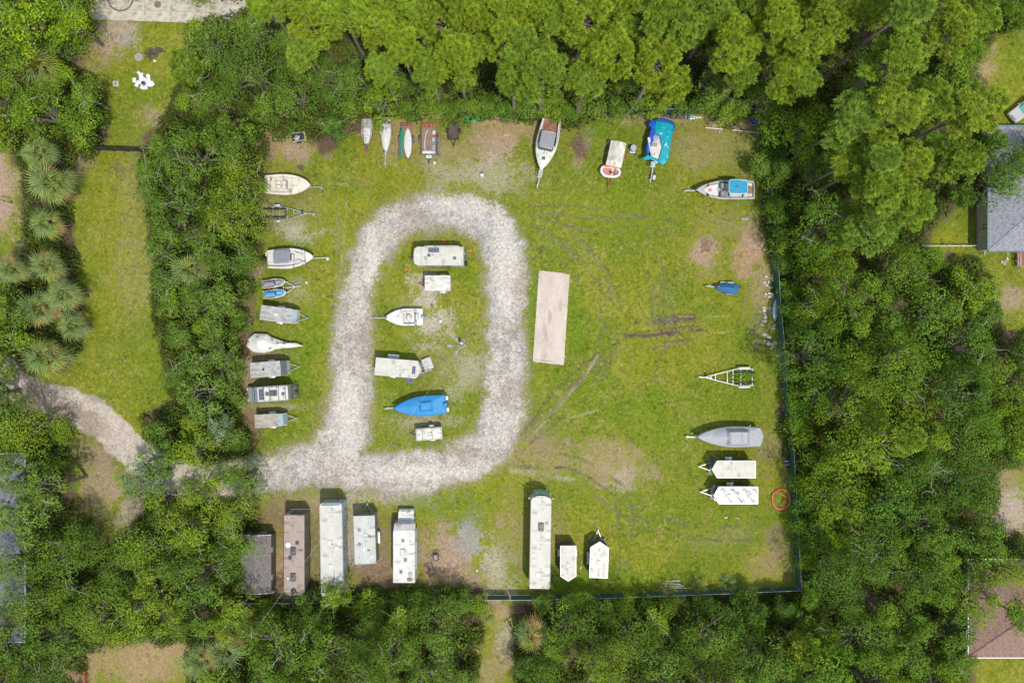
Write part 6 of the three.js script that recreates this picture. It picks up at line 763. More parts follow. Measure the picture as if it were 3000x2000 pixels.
{ const o = bus(970, 1612, 91, 3.2, { name: 'motorhome', label: 'longest white motorhome next to the brown trailer, end under leaves', L: 11.9, w: 2.84, roof: W.cream, side: W.blueWhite, wheels: [-3.2, 3.4], windows: [[-3.5, 1.4], [-1, 1.8], [2, 1.4]], vents: [[0.3, 0.75, 0.5, W.white, W.pvc], [1.05, -0.2, 0.5, W.white, W.pvc], [-2.05, -0.1, 0.55, W.white, W.pvc]], gutter: W.blueWhite });
  obj('rear_glazing', [rb(0.06, 0.9, 2.3, 0.03, 5.97, 2.4, 0)], W.blueWhite, o); obj('end_cap', [rb(0.5, 0.5, 2.7, 0.2, 5.85, 2.95, 0)], W.blueWhite, o); obj('side_ladder', [-0.2, 0.2].map(k => bar([6.05, 0.9, -1.0 + k], [6.05, 3.3, -1.0 + k], 0.022)).concat([1.3, 1.7, 2.1, 2.5, 2.9, 3.25].map(y => bar([6.05, y, -1.2], [6.05, y, -0.8], 0.02))), W.alu, o); obj('antenna_mast', [rb(0.2, 0.1, 0.2, 0.04, -3.6, 3.25, 0.3), bar([-3.6, 3.27, 0.3], [-2.6, 3.27, 0.32], 0.03)], W.black, o); obj('roof_frame', [tube([[0.9, 3.24, 0.6], [0.3, 3.24, 0.95], [0.2, 3.24, 0.6], [0.7, 3.24, 0.55]], 0.03, 24, 5)], W.white, o); obj('hatch', [rb(0.9, 0.05, 0.22, 0.02, -0.9, 3.225, -1.15)], W.white, o); obj('mirror', [rb(0.16, 0.3, 0.2, 0.04, 5.0, 2.2, 1.6), bar([5.0, 2.2, 1.42], [5.0, 2.2, 1.6], 0.03)], W.dark, o); }
cargoTrailer(1068, 1581, 92, { label: 'white box trailer with dented shiny roof, between two motorhomes', h: 2.6, L: 6.2, w: 2.7, roof: mat('glossy white sheet', [0.40, 0.40, 0.385], { map: TX.grime, roughness: 0.18, clearcoat: 0.6, clearcoatRoughness: 0.1, bumpMap: TX.bump, bumpScale: 0.06 }), sag: 8, side: mat('grey brown side', [0.16, 0.145, 0.125], { map: TX.grime }), fx: -0.3, axles: 2, tongue: 0.95, trim: W.blueWhite });
{ // class C
  const o = at('cabover_motorhome', 'white motorhome with van cab facing the gravel drive', 'motorhome', 1183, 1630, 2.9, 90), h = 2.95, hl = 3.4, hw = 1.42; obj('body', [slab([[-hl, hw], [hl - 0.2, hw], [hl - 0.2, -hw], [-hl, -hw]], 0.6, h - 0.06, 0.03)], W.white, o); obj('roof', [slab(rrect(6.55, 2.8, 0.1, 3), h - 0.06, h, 0.03).translate(-0.12, 0, 0)], W.white, o);
  const cap = new THREE.Shape([[hl - 0.6, 1.9], [hl + 0.75, 1.95], [hl + 0.62, 2.3], [hl - 0.1, h - 0.01], [hl - 0.6, h]].map(q => new THREE.Vector2(...q))); obj('overcab', [new THREE.ExtrudeGeometry(cap, { depth: 2.56, bevelEnabled: true, bevelSize: 0.06, bevelThickness: 0.1, bevelSegments: 2, bevelOffset: -0.06 }).translate(0, 0, -1.28)], W.gel, o); for (const z of [-0.7, -0.35, 0.35, 0.7]) obj('cap_rib', [beam([hl - 0.1, h - 0.02, z], [hl + 0.55, 2.38, z * 1.15], 0.08, 0.06)], W.gel, o); obj('cap_window', [rb(0.05, 0.3, 1.5, 0.02, hl + 0.66, 2.16, 0)], W.glass, o);
  const cab = new THREE.Shape([[hl - 0.4, 0.5], [hl + 2.05, 0.5], [hl + 2.1, 0.95], [hl + 1.95, 1.15], [hl + 1.1, 1.3], [hl + 0.5, 1.92], [hl - 0.4, 1.95]].map(q => new THREE.Vector2(...q))); obj('cab', [new THREE.ExtrudeGeometry(cab, { depth: 1.9, bevelEnabled: true, bevelSize: 0.07, bevelThickness: 0.08, bevelSegments: 2, bevelOffset: -0.07 }).translate(0, 0, -0.95)], W.gel, o); obj('windscreen', [rb(0.85, 0.04, 1.7, 0.015, hl + 0.83, 1.64, 0, 0, -0.79)], mat('pale windscreen', [0.16, 0.20, 0.23], { roughness: 0.08, clearcoat: 1 }), o); obj('bonnet_crease', [bx(0.8, 0.03, 0.06, hl + 1.55, 1.245, 0.5, 0, -0.17), bx(0.8, 0.03, 0.06, hl + 1.55, 1.245, -0.5, 0, -0.17)], W.gel, o); obj('bumper', [rb(0.18, 0.26, 2.0, 0.06, hl + 2.12, 0.62, 0)], W.alu, o);
  for (const s of [-1, 1]) { obj('headlight', [rb(0.1, 0.2, 0.36, 0.04, hl + 2.06, 0.95, s * 0.72)], W.pvc, o); obj('mirror', [rb(0.12, 0.34, 0.2, 0.04, hl + 0.9, 1.55, s * 1.25), bar([hl + 0.9, 1.5, s * 1.0], [hl + 0.9, 1.5, s * 1.2], 0.025)], W.dark, o); wheel(o, hl + 1.3, s * 0.92, 0.38); wheel(o, -1.9, s * 1.22, 0.38); windowPart(o, 1.1, 0.55, 0.6, 2.0, s * (hw + 0.012), true); windowPart(o, 0.8, 0.5, -1.8, 2.0, s * (hw + 0.012), true); obj('tail_light', [rb(0.05, 0.25, 0.16, 0.02, -hl - 0.02, 1.0, s * 1.2)], W.lamp, o); }
  vent(o, 2.05, h, -0.1, 0.44, W.white); vent(o, -0.45, h, 0.22, 0.5, W.white, W.brownSide); vent(o, -1.95, h, -0.35, 0.5, W.white); obj('air_shroud', [rb(1.0, 0.22, 0.66, 0.12, 0.5, h + 0.11, -0.1)], W.white, o); obj('satellite_ring', [new THREE.TorusGeometry(0.24, 0.04, 6, 22).rotateX(Math.PI / 2).translate(1.75, h + 0.05, 0.95)], W.pvc, o); obj('roof_hatch', [rb(0.62, 0.06, 0.3, 0.02, -0.95, h + 0.03, 1.15)], W.white, o); obj('storage_pod', [rb(0.5, 0.16, 0.5, 0.1, -2.3, h + 0.08, 0.85)], W.blueWhite, o); obj('wood_box', [rb(0.42, 0.12, 0.62, 0.02, -2.95, h + 0.06, 0.75)], W.teak, o); obj('awning', [rb(3.6, 0.15, 0.15, 0.06, 0.1, 2.7, 1.52)], W.blueWhite, o); obj('ladder', [-0.15, 0.15].map(k => tube([[-hl - 0.06, 0.9, -1.0 + k], [-hl - 0.06, h, -1.0 + k], [-hl + 0.4, h + 0.12, -1.0 + k]], 0.02, 16, 5)).concat([1.2, 1.7, 2.2, 2.7].map(y => bar([-hl - 0.06, y, -1.15], [-hl - 0.06, y, -0.85], 0.018))), W.dark, o);
}
{ const o = bus(1583.5, 1590, 89, 3.2, { name: 'bus_motorhome', label: 'white bus-fronted motorhome with green windscreen near the path gate', L: 11.9, w: 2.66, round: 0.55, roof: W.cream, side: W.white, skirt: W.dark, wheels: [-3.4, 4.1], windows: [[-2.5, 1.4], [0.5, 1.6], [3, 1.2]], gutter: W.dark, stripe: W.dark, vents: [[-1.5, -0.85, 0.42, W.white, W.pvc], [-2.25, -0.85, 0.42, W.white, W.pvc], [-4.1, -0.2, 0.62, W.white, W.pvc]], air: [[2.05, 0.05, 1.05, 0.68, W.dark]] });
  const ws = []; for (let i = 0; i <= 10; i++) { const u = i / 5 - 1, zz = u * 1.22, xx = 6.0 - 0.45 * u * u * u * u - 0.12 * u * u; ws.push([[xx + 0.03, 1.55, zz], [xx - 0.32 + 0.05, 2.98, zz * 0.97]]); } obj('windscreen', [gridGeo(ws).translate(0.42, 0, 0)], W.teal, o); obj('windscreen_bar', [bx(0.05, 1.4, 0.05, 6.24, 2.2, 0)], W.dark, o); obj('front_cap', [slab([[5.3, 1.28], [5.95, 1.05], [6.3, 0.45], [6.3, -0.45], [5.95, -1.05], [5.3, -1.28]], 0.5, 1.5, 0.08)], W.white, o); obj('brow', [slab([[5.2, 1.3], [5.75, 1.12], [6.02, 0.5], [6.02, -0.5], [5.75, -1.12], [5.2, -1.3]], 2.95, 3.14, 0.04)], W.white, o); obj('wiper', [beam([6.5, 1.62, 0.1], [6.42, 2.1, 0.75], 0.03, 0.03), beam([6.5, 1.62, -0.75], [6.42, 2.1, -0.1], 0.03, 0.03)], W.black, o); for (const s of [-1, 1]) { obj('mirror', [rb(0.14, 0.42, 0.2, 0.04, 5.6, 2.6, s * 1.55), bar([5.5, 2.85, s * 1.28], [5.6, 2.8, s * 1.52], 0.03)], W.white, o); obj('headlight', [rb(0.1, 0.22, 0.34, 0.05, 6.22, 0.9, s * 0.75)], W.pvc, o); } obj('antenna_dish', [cy(0.2, 0.19, 0.1, 2.5, 3.25, 0.78, 18)], W.dark, o); obj('dish_cap', [cy(0.1, 0.08, 0.05, 2.5, 3.32, 0.78, 12)], W.pvc, o); obj('vent_pipe', [cy(0.06, 0.06, 0.1, -0.8, 3.25, -0.1, 10)], W.black, o); obj('rear_ladder', [0.55, 0.95].map(z => tube([[-6.03, 0.9, z], [-6.03, 3.15, z], [-5.6, 3.3, z]], 0.022, 16, 5)).concat([1.3, 1.8, 2.3, 2.8].map(y => bar([-6.03, y, 0.55], [-6.03, y, 0.95], 0.02))), W.alu, o); }
cargoTrailer(1665, 1651, 270, { label: 'small white V-nosed trailer beside the bus-fronted motorhome', h: 2.2, L: 4.5, w: 1.98, vee: 0.6, roof: W.cream, side: mat('dark charcoal side', [0.05, 0.055, 0.055], { roughness: 0.35 }), fx: -0.9, tongue: 0.3, vents: [[0.2, 0.0, 0.4]] });
{ const o = cargoTrailer(1755.5, 1640, 88, { label: 'grey-roofed V-nosed trailer at the end of the bottom row', h: 2.3, L: 4.6, w: 2.3, vee: 0.75, vslope: 1, roof: W.paleRoof, side: mat('dark charcoal side', [0.05, 0.055, 0.055]), fx: -0.4, axles: 2, tongue: 0.95, vents: [[-0.25, 0.0, 0.42, W.greyRoof, W.paleRoof]], seams: 3 }); obj('nose_slope', [slab([[1.54, 1.1], [2.28, 0], [1.54, -1.1]], 2.26, 2.3)], W.blueWhite, o); obj('side_lamp', [bar([1.5, 1.9, 1.15], [1.45, 1.95, 1.4], 0.04)], W.pvc, o); }
// ---------------------------------------------------------------- top row
{ // aluminium boat
  const t = boatTrailer(1073, 405, 270, { label: 'rusty trailer below the aluminium boat', L: 3.0, w: 1.0, tongue: 0.7, y: 0.36, m: W.rust }), al = mat('bare aluminium', [0.46, 0.48, 0.50], { map: TX.worn, metalness: 0.6, roughness: 0.45 });
  const o = at('aluminium_boat', 'open grey aluminium boat half under leaves at the top row', 'boat', 1074, 389, 0.85, 270), st = lines(3.75, 1.46, { stern: 0.88, mid: 0.4, q: 0.85, pow: 1.8 }); obj('hull', hullGeo(st, 0.5, 0.92), al, o); obj('gunwale', coamingGeo(st, 0.92, 0, 1, 0.1, 0.2), al, o); obj('floor', [soleGeo(st, 0.66, 0, 0.98, 0.12)], W.greyRoof, o); for (const x of [-1.1, 0.1, 1.0]) obj('thwart', [bx(0.28, 0.05, x > 0.9 ? 0.75 : 1.25, x, 0.82, 0)], al, o); obj('cover_sheet', [deckGeo(st, 0.92, 0.28, 0.94, { in: 0.72, camber: 0.12, dy: 0.03 })], W.white, o); obj('oar', [bar([-1.2, 0.98, 0.45], [1.2, 0.98, 0.4], 0.03)], W.dark, o);
  boatTrailer(1130, 405, 268, { label: 'narrow trailer below the long white covered boat', L: 4.4, w: 0.95, tongue: 1.3, y: 0.36, fx: -1.0, m: W.galv });
  const c = at('covered_skiff', 'long narrow boat under a white cover on the top row', 'boat', 1130, 396, 0.95, 268), st2 = lines(4.75, 1.28, { stern: 0.7, mid: 0.4, q: 0.8, pow: 1.9 }), wc = mat('white boat cover', [0.46, 0.455, 0.43], { map: TX.cloth, roughness: 0.75 }), rim = [...st2.map(([x, b]) => [x, b + 0.02]), ...st2.slice().reverse().map(([x, b]) => [x, -b - 0.02])]; obj('hull', hullGeo(st2, 0.48, 0.9), W.greyGel, c); obj('cover', [coverGeo(rim.filter(p => p[0] > -1.75), [0.1, 0], (x, z, e) => 0.94 + 0.26 * (1 - e * e), 0.78, 10, 0.03, 6)], wc, c); obj('stern_deck', [deckGeo(st2, 0.9, 0, 0.16, { camber: 0.03 })], W.greyRoof, c); obj('bucket', [cy(0.16, 0.19, 0.24, -1.95, 1.02, 0, 12)], W.brownSide, c);
}
{ // trailer with canoe and kayak
  const t = at('flat_trailer', 'brown flat trailer carrying the green canoe', 'trailer', 1190, 405, 0.6, 270); for (let i = 0; i < 7; i++) obj('plank', [rb(3.3, 0.05, 0.19, 0.01, 0, 0.55, (i - 3) * 0.205)], W.wood, t); obj('ramp', [rb(0.45, 0.05, 1.45, 0.01, -1.9, 0.5, 0, 0, 0.25)], W.rust, t); obj('frame', [bx(3.3, 0.1, 0.08, 0, 0.46, 0.7), bx(3.3, 0.1, 0.08, 0, 0.46, -0.7), bx(0.08, 0.1, 1.4, 1.6, 0.46, 0)], W.dark, t); for (const s of [-1, 1]) { wheel(t, 0.1, s * 0.92, 0.33, W.alu); obj('fender', [fenderGeo(0.95, 0.24, 0.76, 0.1, s * 0.92)], W.dark, t); } tongue(t, 1.65, 2.5, 0.4, 0.44, W.dark);
  const g = at('canoe', 'long dark green canoe on the flat trailer', 'canoe', 1174.5, 420, 0.8, 266.5), st = lines(4.25, 0.46, { doubleEnded: 1, mid: 0.5, pow: 5, q: 0.8 }), gm = mat('dark green plastic', [0.005, 0.15, 0.085], { roughness: 0.45 }); obj('hull', hullGeo(st, 0.58, 0.86, { sheer: 0.05 }).map(q => q), gm, g); obj('deck', [deckGeo(st, 0.86, 0, 1, { camber: 0.1, sheer: 0.05 })], gm, g); obj('keel_strip', [bx(4.0, 0.02, 0.03, 0, 0.955, 0)], W.dark, g);
  const k = at('covered_canoe', 'white wrapped canoe beside the green one', 'canoe', 1194.5, 419, 0.85, 270.5), s2 = lines(4.0, 0.98, { doubleEnded: 1, mid: 0.5, pow: 2.4, q: 0.7 }), wc = mat('white boat cover', [0.46, 0.455, 0.43]); obj('hull', hullGeo(s2, 0.58, 0.84, { sheer: 0.04 }), wc, k); obj('wrap', [deckGeo(s2, 0.84, 0, 1, { camber: 0.16, sheer: 0.04 })], wc, k);
}
{ // flatbed with odds and ends
  const t = at('flatbed_trailer', 'wood-decked flatbed trailer with coolers on the top row', 'trailer', 1256, 412, 0.6, 270), y = 0.6; for (let i = 0; i < 9; i++) obj('plank', [rb(3.55, 0.05, 0.2, 0.01, 0, y, (i - 4) * 0.208)], W.wood, t); for (let i = 0; i < 4; i++) obj('ramp_plank', [rb(0.5, 0.045, 0.44, 0.01, -2.06, y - 0.02, (i - 1.5) * 0.47)], W.rust, t); obj('side_rail', [bx(3.7, 0.12, 0.07, 0, y + 0.04, 0.98), bx(3.7, 0.12, 0.07, 0, y + 0.04, -0.98), bx(0.07, 0.12, 2.0, 1.83, y + 0.04, 0)], W.dark, t); for (const s of [-1, 1]) { wheel(t, -0.2, s * 1.17, 0.34); obj('fender', [fenderGeo(1.0, 0.26, 0.82, -0.2, s * 1.17)], W.dark, t); } obj('front_box', [rb(0.36, 0.3, 1.75, 0.04, 1.58, y + 0.18, 0)], W.white, t); tongue(t, 1.85, 2.9, 0.5, 0.5, W.dark); obj('tongue_tray', [slab(rrect(0.4, 0.78, 0.18), 0.62, 0.7, 0.02).translate(2.1, 0, 0)], W.pvc, t); obj('tray_hole', [cy(0.1, 0.1, 0.02, 2.1, 0.71, 0, 12)], W.dark, t);
  const put = (n, l, c, px, py, geo, m) => { const o = at(n, l, c, px, py, 0.7, 270); geo(o, m); return o; };
  put('cooler', 'white cooler with a red base on the flatbed', 'cooler', 1271.5, 391, o => { obj('lid', [rb(0.52, 0.16, 0.42, 0.05, -0.1, 0.93, 0)], W.white, o); obj('box', [rb(0.72, 0.26, 0.42, 0.04, 0.02, 0.76, 0)], W.red, o); });
  put('storage_bin', 'grey-blue storage bin on the flatbed', 'bin', 1270, 410, o => { obj('bin', [rb(0.5, 0.3, 0.38, 0.05, 0, 0.78, 0)], mat('grey blue plastic', [0.12, 0.20, 0.27], { roughness: 0.5 }), o); obj('lid', [rb(0.54, 0.05, 0.42, 0.02, 0, 0.95, 0)], mat('pale grey blue plastic', [0.2, 0.29, 0.35], { roughness: 0.5 }), o); });
  put('metal_sheet', 'narrow grey-blue sheet lying on the flatbed', 'sheet', 1270, 434, o => obj('sheet', [rb(0.85, 0.04, 0.28, 0.01, 0, 0.65, 0)], W.blueWhite, o)); put('bent_plank', 'long bent white board lying along the flatbed', 'board', 1248, 412, o => obj('board', [tube([[-1.5, 0.68, -0.22], [-0.7, 0.68, 0.06], [0.3, 0.68, 0.2], [1.35, 0.68, 0.12]], 0.05, 30, 6)], W.pvc, o)); put('tool_tray', 'small dark tool tray on the flatbed boards', 'tray', 1256, 431, o => { obj('tray', [rb(0.3, 0.06, 0.26, 0.02, 0, 0.66, 0)], W.dark, o); obj('tool', [bar([-0.1, 0.71, -0.08], [0.1, 0.71, 0.06], 0.02)], W.galv, o); });
  const j = at('rolled_netting', 'grey roll of netting lying beside the flatbed wheel', 'netting', 1284, 425, 0.2, 270); obj('roll', [tube([[-1.5, 0.18, 0.05], [-0.6, 0.16, -0.08], [0.3, 0.17, 0.06], [1.4, 0.15, -0.1]], 0.17, 40, 9)], mat('grey netting', [0.19, 0.17, 0.16], { map: TX.worn, roughness: 1 }), j); obj('tie', [tube([[0.3, 0.36, 0.1], [0.3, 0.2, 0.26], [0.3, 0.04, 0.1]], 0.02, 12, 5)], W.black, j);
}
{ // mesh cart, junk cart
  const t = at('mesh_cart', 'small black mesh cart with leaves in it on the top row', 'trailer', 1328.5, 383, 0.5, 270), bl = mat('black rusty steel', [0.035, 0.03, 0.03], { map: TX.worn, roughness: 0.8 }); obj('bed', [bx(2.2, 0.03, 1.35, 0, 0.5, 0)], mat('leafy mesh floor', [0.10, 0.075, 0.065], { map: TX.worn, roughness: 1 }), t); for (let i = 0; i < 9; i++) obj('mesh_bar', [bx(0.025, 0.02, 1.35, -1.0 + i * 0.25, 0.53, 0)], bl, t); obj('side_rail', [bx(2.25, 0.3, 0.05, 0, 0.62, 0.69), bx(2.25, 0.3, 0.05, 0, 0.62, -0.69), bx(0.05, 0.3, 1.4, 1.12, 0.62, 0), bx(0.05, 0.3, 1.4, -1.12, 0.62, 0)], bl, t); for (const s of [-1, 1]) { wheel(t, -0.1, s * 0.86, 0.28); } tongue(t, 1.1, 1.9, 0.4, 0.42, bl);
  const c = at('junk_cart', 'small cart heaped with pale junk under the tree', 'cart', 872, 402, 0.5, 10); obj('tray', [bx(1.4, 0.06, 1.0, 0, 0.45, 0), bx(1.4, 0.3, 0.05, 0, 0.6, 0.5), bx(1.4, 0.3, 0.05, 0, 0.6, -0.5), bx(0.05, 0.3, 1.0, -0.7, 0.6, 0)], W.black, c); obj('frame_rail', [bar([-0.7, 0.75, 0.55], [1.0, 0.7, 0.5], 0.04), bar([-0.7, 0.75, -0.55], [1.0, 0.7, -0.5], 0.04), bar([1.0, 0.7, 0.5], [1.0, 0.7, -0.5], 0.04)], W.pvc, c); for (const s of [-1, 1]) wheel(c, 0, s * 0.62, 0.3); const r = rng(8); for (let i = 0; i < 6; i++) obj('junk_piece', [rb(0.3 + 0.3 * r(), 0.12, 0.2 + 0.2 * r(), 0.03, (r() - 0.5) * 0.9, 0.6 + 0.12 * r(), (r() - 0.5) * 0.6, r() * 3)], i % 2 ? W.stone : W.canvas, c);
}
{ // cabin cruiser
  boatTrailer(1597, 440, 258, { label: 'ladder-fronted trailer carrying the cabin cruiser', L: 5.6, w: 1.8, tongue: 2.1, fx: -1.2, m: W.alu, axles: 2 });
  const o = at('cabin_cruiser', 'white cabin cruiser with grey canvas top at the top row', 'boat', 1601, 424, 1.6, 258), st = lines(6.75, 2.85, { stern: 0.86, mid: 0.42, q: 0.85, pow: 1.9 }), yg = 1.6; obj('hull', hullGeo(st, 0.66, yg), W.gel, o); obj('fore_deck', [deckGeo(st, yg, 0.5, 1, { camber: 0.26 })], W.gel, o); for (const g of [0, 1]) obj('side_deck', coamingGeo(st, yg, 0, 0.52, 0.3, 0.6).slice(g * 2, g * 2 + 2), W.gel, o); obj('cockpit_floor', [soleGeo(st, yg - 0.5, 0, 0.52, 0.3)], mat('leaf-stained red carpet', [0.25, 0.12, 0.10], { map: TX.worn, roughness: 1 }), o); obj('aft_bench', [rb(0.6, 0.5, 1.9, 0.1, -1.35, 1.4, 0)], W.canvas, o);
  const t = obj('canvas_top', [slab(rrect(2.1, 1.9, 0.35), 2.62, 2.7, 0.03).translate(-0.45, 0, 0)], W.canvas, o); obj('top_bow', [tube([[-1.5, 1.6, -1.1], [-1.42, 2.6, -0.9], [-1.42, 2.64, 0.9], [-1.5, 1.6, 1.1]], 0.025, 30, 6)], W.alu, t); for (const s of [-1, 1]) { obj('top_leg', [bar([0.5, 1.6, s * 1.0], [0.4, 2.6, s * 0.8], 0.025)], W.alu, o); obj('hand_rail', [tube([[-3.0, 1.66, s * 1.2], [-1.5, 1.85, s * 1.28], [0, 1.9, s * 1.22], [0.9, 1.7, s * 1.0]], 0.03, 40, 6)], W.alu, o); } obj('windshield', [rb(0.06, 0.45, 1.7, 0.02, 0.72, 1.98, 0, 0, 0.5), rb(0.9, 0.4, 0.05, 0.02, 0.25, 1.9, 0.95), rb(0.9, 0.4, 0.05, 0.02, 0.25, 1.9, -0.95)], W.glass, o); obj('foredeck_hatch', [rb(0.42, 0.06, 0.44, 0.04, 1.85, 1.89, 0)], W.dark, o); obj('deck_rail', [bar([0.85, 1.9, 0.1], [1.25, 1.92, 0.1], 0.02), bar([0.85, 1.9, -0.28], [1.25, 1.92, -0.28], 0.02)], W.dark, o); const lad = obj('bow_ladder', [beam([3.2, 1.75, 0.2], [4.3, 1.3, 0.2], 0.05, 0.05), beam([3.2, 1.75, -0.2], [4.3, 1.3, -0.2], 0.05, 0.05)], W.alu, o); for (let i = 0; i < 5; i++) obj('rung', [bx(0.1, 0.04, 0.44, 3.35 + i * 0.21, 1.7 - i * 0.086, 0)], W.alu, lad);
}
{ // hard-topped utility trailer and dinghy
  const o = at('covered_utility_trailer', 'small red trailer with pale ridged hard cover at the top row', 'trailer', 1806, 450, 1.5, 258), L = 3.25, w = 2.05; obj('box', [bx(L - 0.1, 0.75, w - 0.15, 0, 0.85, 0)], W.rust, o); const pr = new THREE.Shape([[-w / 2, 1.25], [w / 2, 1.25], [w / 2, 1.45], [0.12, 1.72], [-w / 2, 1.45]].map(q => new THREE.Vector2(...q))); obj('lid', [new THREE.ExtrudeGeometry(pr, { depth: L * 0.8, bevelEnabled: false }).rotateY(Math.PI / 2).translate(-L / 2, 0, 0)], W.paleRoof, o); for (let i = 0; i < 8; i++) obj('lid_rib', [beam([-L / 2 + 0.2 + i * 0.3, 1.49, w / 2 - 0.04], [-L / 2 + 0.2 + i * 0.3, 1.73, 0.14], 0.04, 0.03)], W.paleRoof, o); const q = []; for (const s of [-1, 1]) q.push([[L * 0.3, 1.47, s * w / 2], [L / 2, 1.15, s * w / 2 * 0.95]]); obj('front_lid', [gridGeo([[[L * 0.3, 1.46, -w / 2], [L / 2, 1.2, -w / 2]], [[L * 0.3, 1.72, -0.1], [L / 2, 1.3, -0.1]], [[L * 0.3, 1.46, w / 2], [L / 2, 1.2, w / 2]]]), bx(L * 0.2, 0.1, w, L * 0.4, 1.18, 0)], W.paleRoof, o); for (const s of [-1, 1]) { wheel(o, -0.2, s * 1.12, 0.3); obj('fender', [fenderGeo(0.95, 0.22, 0.74, -0.2, s * 1.12)], W.rust, o); } tongue(o, L / 2, L / 2 + 2.4, 0.75, 0.45, W.rust);
  const d = at('inflatable_dinghy', 'red and white inflatable dinghy on the tongue of the red trailer', 'dinghy', 1789, 503, 0.7, -8), L2 = 2.1, rd = mat('faded red rubber', [0.42, 0.12, 0.085], { roughness: 0.6 }), wr = mat('white rubber', [0.45, 0.44, 0.42], { roughness: 0.55 }), ring = [[-1.0, -0.55], [-0.3, -0.62], [0.55, -0.6], [1.1, -0.35], [1.15, 0.2], [0.7, 0.5], [0, 0.6], [-0.8, 0.52], [-1.2, 0.1], [-1.22, -0.25]]; obj('tube', [tube(ring.map(([x, z]) => [x, 0.72, z]), 0.2, 70, 10, true)], wr, d); obj('red_band', [tube(ring.map(([x, z]) => [x * 1.02, 0.6, z * 1.04]), 0.2, 70, 10, true), tube([[-1.0, 0.83, -0.58], [0, 0.86, -0.66], [0.8, 0.84, -0.56]], 0.13, 20, 8)], rd, d); obj('floor', [slab(rrect(2.0, 0.9, 0.3), 0.52, 0.58)], rd, d); obj('thwart', [rb(0.3, 0.08, 0.95, 0.03, 0.2, 0.75, 0)], W.white, d); obj('small_motor', [rb(0.35, 0.24, 0.26, 0.08, 0.05, 0.82, 0.08), bar([0.2, 0.8, 0.1], [0.75, 0.8, 0.15], 0.04)], W.black, d); obj('tie_rope', [tube([[0.6, 0.94, -0.6], [0.62, 0.98, 0], [0.55, 0.93, 0.55]], 0.018, 20, 5)], W.black, d);
}
{ // boat under the teal and blue tarps
  boatTrailer(1925, 425, 260, { label: 'trailer carrying the boat under the teal tarp', L: 5.2, w: 1.8, tongue: 2.2, m: W.alu, winch: W.alu });
  const q = 0.1658 / S * 0.985, k = (x, y) => [(x - 400) * q, (y - 620) * q], o = at('tarp_covered_boat', 'white boat under shiny teal and blue tarps at the top row', 'boat', 1936, 413, 1.5, 0), teal = mat('teal tarp', [0.004, 0.26, 0.32], { map: TX.cloth, roughness: 0.35, side: THREE.DoubleSide }), bl = mat('blue tarp', [0.006, 0.085, 0.42], { map: TX.cloth, roughness: 0.4, side: THREE.DoubleSide });
  const st = lines(5.6, 2.4, { stern: 0.95, mid: 0.5, q: 0.8 }), hg = new THREE.Group(); hg.name = 'hull_group'; const H = obj('hull', hullGeo(st, 0.62, 1.4).concat([deckGeo(st, 1.4, 0, 1, { camber: 0.05 })]).map(g => g.rotateY(260 * Math.PI / 180).translate(-0.05, 0, 0.2)), W.gel, o);
  obj('blue_tarp', [coverGeo([[440, 205], [530, 240], [620, 270], [655, 370], [625, 460], [400, 520], [260, 560], [230, 700], [215, 800], [180, 860], [160, 900], [150, 740], [170, 620], [200, 500], [235, 380], [185, 300], [230, 250], [330, 225]].map(p => k(...p)), k(330, 420), (x, z, e) => 1.5 + 0.25 * (1 - e), 0.75, 8, 0.06, 5)], bl, o);
  obj('teal_tarp', [coverGeo([[315, 272], [440, 285], [560, 310], [620, 330], [615, 450], [590, 560], [570, 680], [545, 830], [530, 940], [490, 1005], [430, 1045], [345, 985], [400, 880], [430, 780], [405, 660], [375, 540], [300, 490], [285, 380]].map(p => k(...p)), k(490, 560), (x, z, e) => 1.7 + 0.3 * (1 - e * e) * (z < 0.4 ? 1 : 0.5), 1.5, 14, 0.12, 7)], teal, o);
  obj('tarp_tail', [coverGeo([[165, 860], [260, 900], [360, 940], [440, 990], [430, 1040], [330, 985], [170, 920], [90, 950], [80, 920]].map(p => k(...p)), k(280, 940), (x, z, e) => 1.56 + 0.08 * (1 - e), 1.3, 6, 0.05, 8)], teal, o); obj('tarp_pole', [bar([k(525, 345)[0], 2.08, k(525, 345)[1]], [k(320, 300)[0], 2.05, k(320, 300)[1]], 0.03), bar([k(580, 630)[0], 2.05, k(580, 630)[1]], [k(440, 615)[0], 2.1, k(440, 615)[1]], 0.03)], teal, o);
  obj('deck_panel', [slab(rrect(0.85, 2.6, 0.1), 1.5, 1.58, 0.02).rotateY(0.2).translate(...[k(255, 720)].flatMap(p => [p[0], 0, p[1]]))], W.gel, o); const p1 = k(300, 570), p2 = k(285, 685); obj('purple_cushion', [new THREE.SphereGeometry(0.42, 16, 8).scale(0.85, 0.35, 1.15).translate(p1[0], 1.78, p1[1])], mat('lavender vinyl', [0.20, 0.19, 0.36], { roughness: 0.5 }), o); obj('brown_hatch', [rb(0.75, 0.08, 0.5, 0.03, p2[0], 1.64, p2[1], -0.12)], mat('taupe vinyl', [0.22, 0.18, 0.15], { roughness: 0.6 }), o); for (const [x, y] of [[290, 850], [425, 880], [500, 850]]) { const p = k(x, y); obj('deck_cleat', [rb(0.06, 0.06, 0.38, 0.02, p[0], 1.62, p[1], -0.2)], W.brownSide, o); }
  const s = k(280, 330); const lad = obj('bow_ladder', [0, 1, 2, 3].map(i => bx(0.6, 0.05, 0.13, k(275, 990)[0] - i * 0.02, 1.35, k(275, 985)[1] + i * 0.2)), W.alu, o);
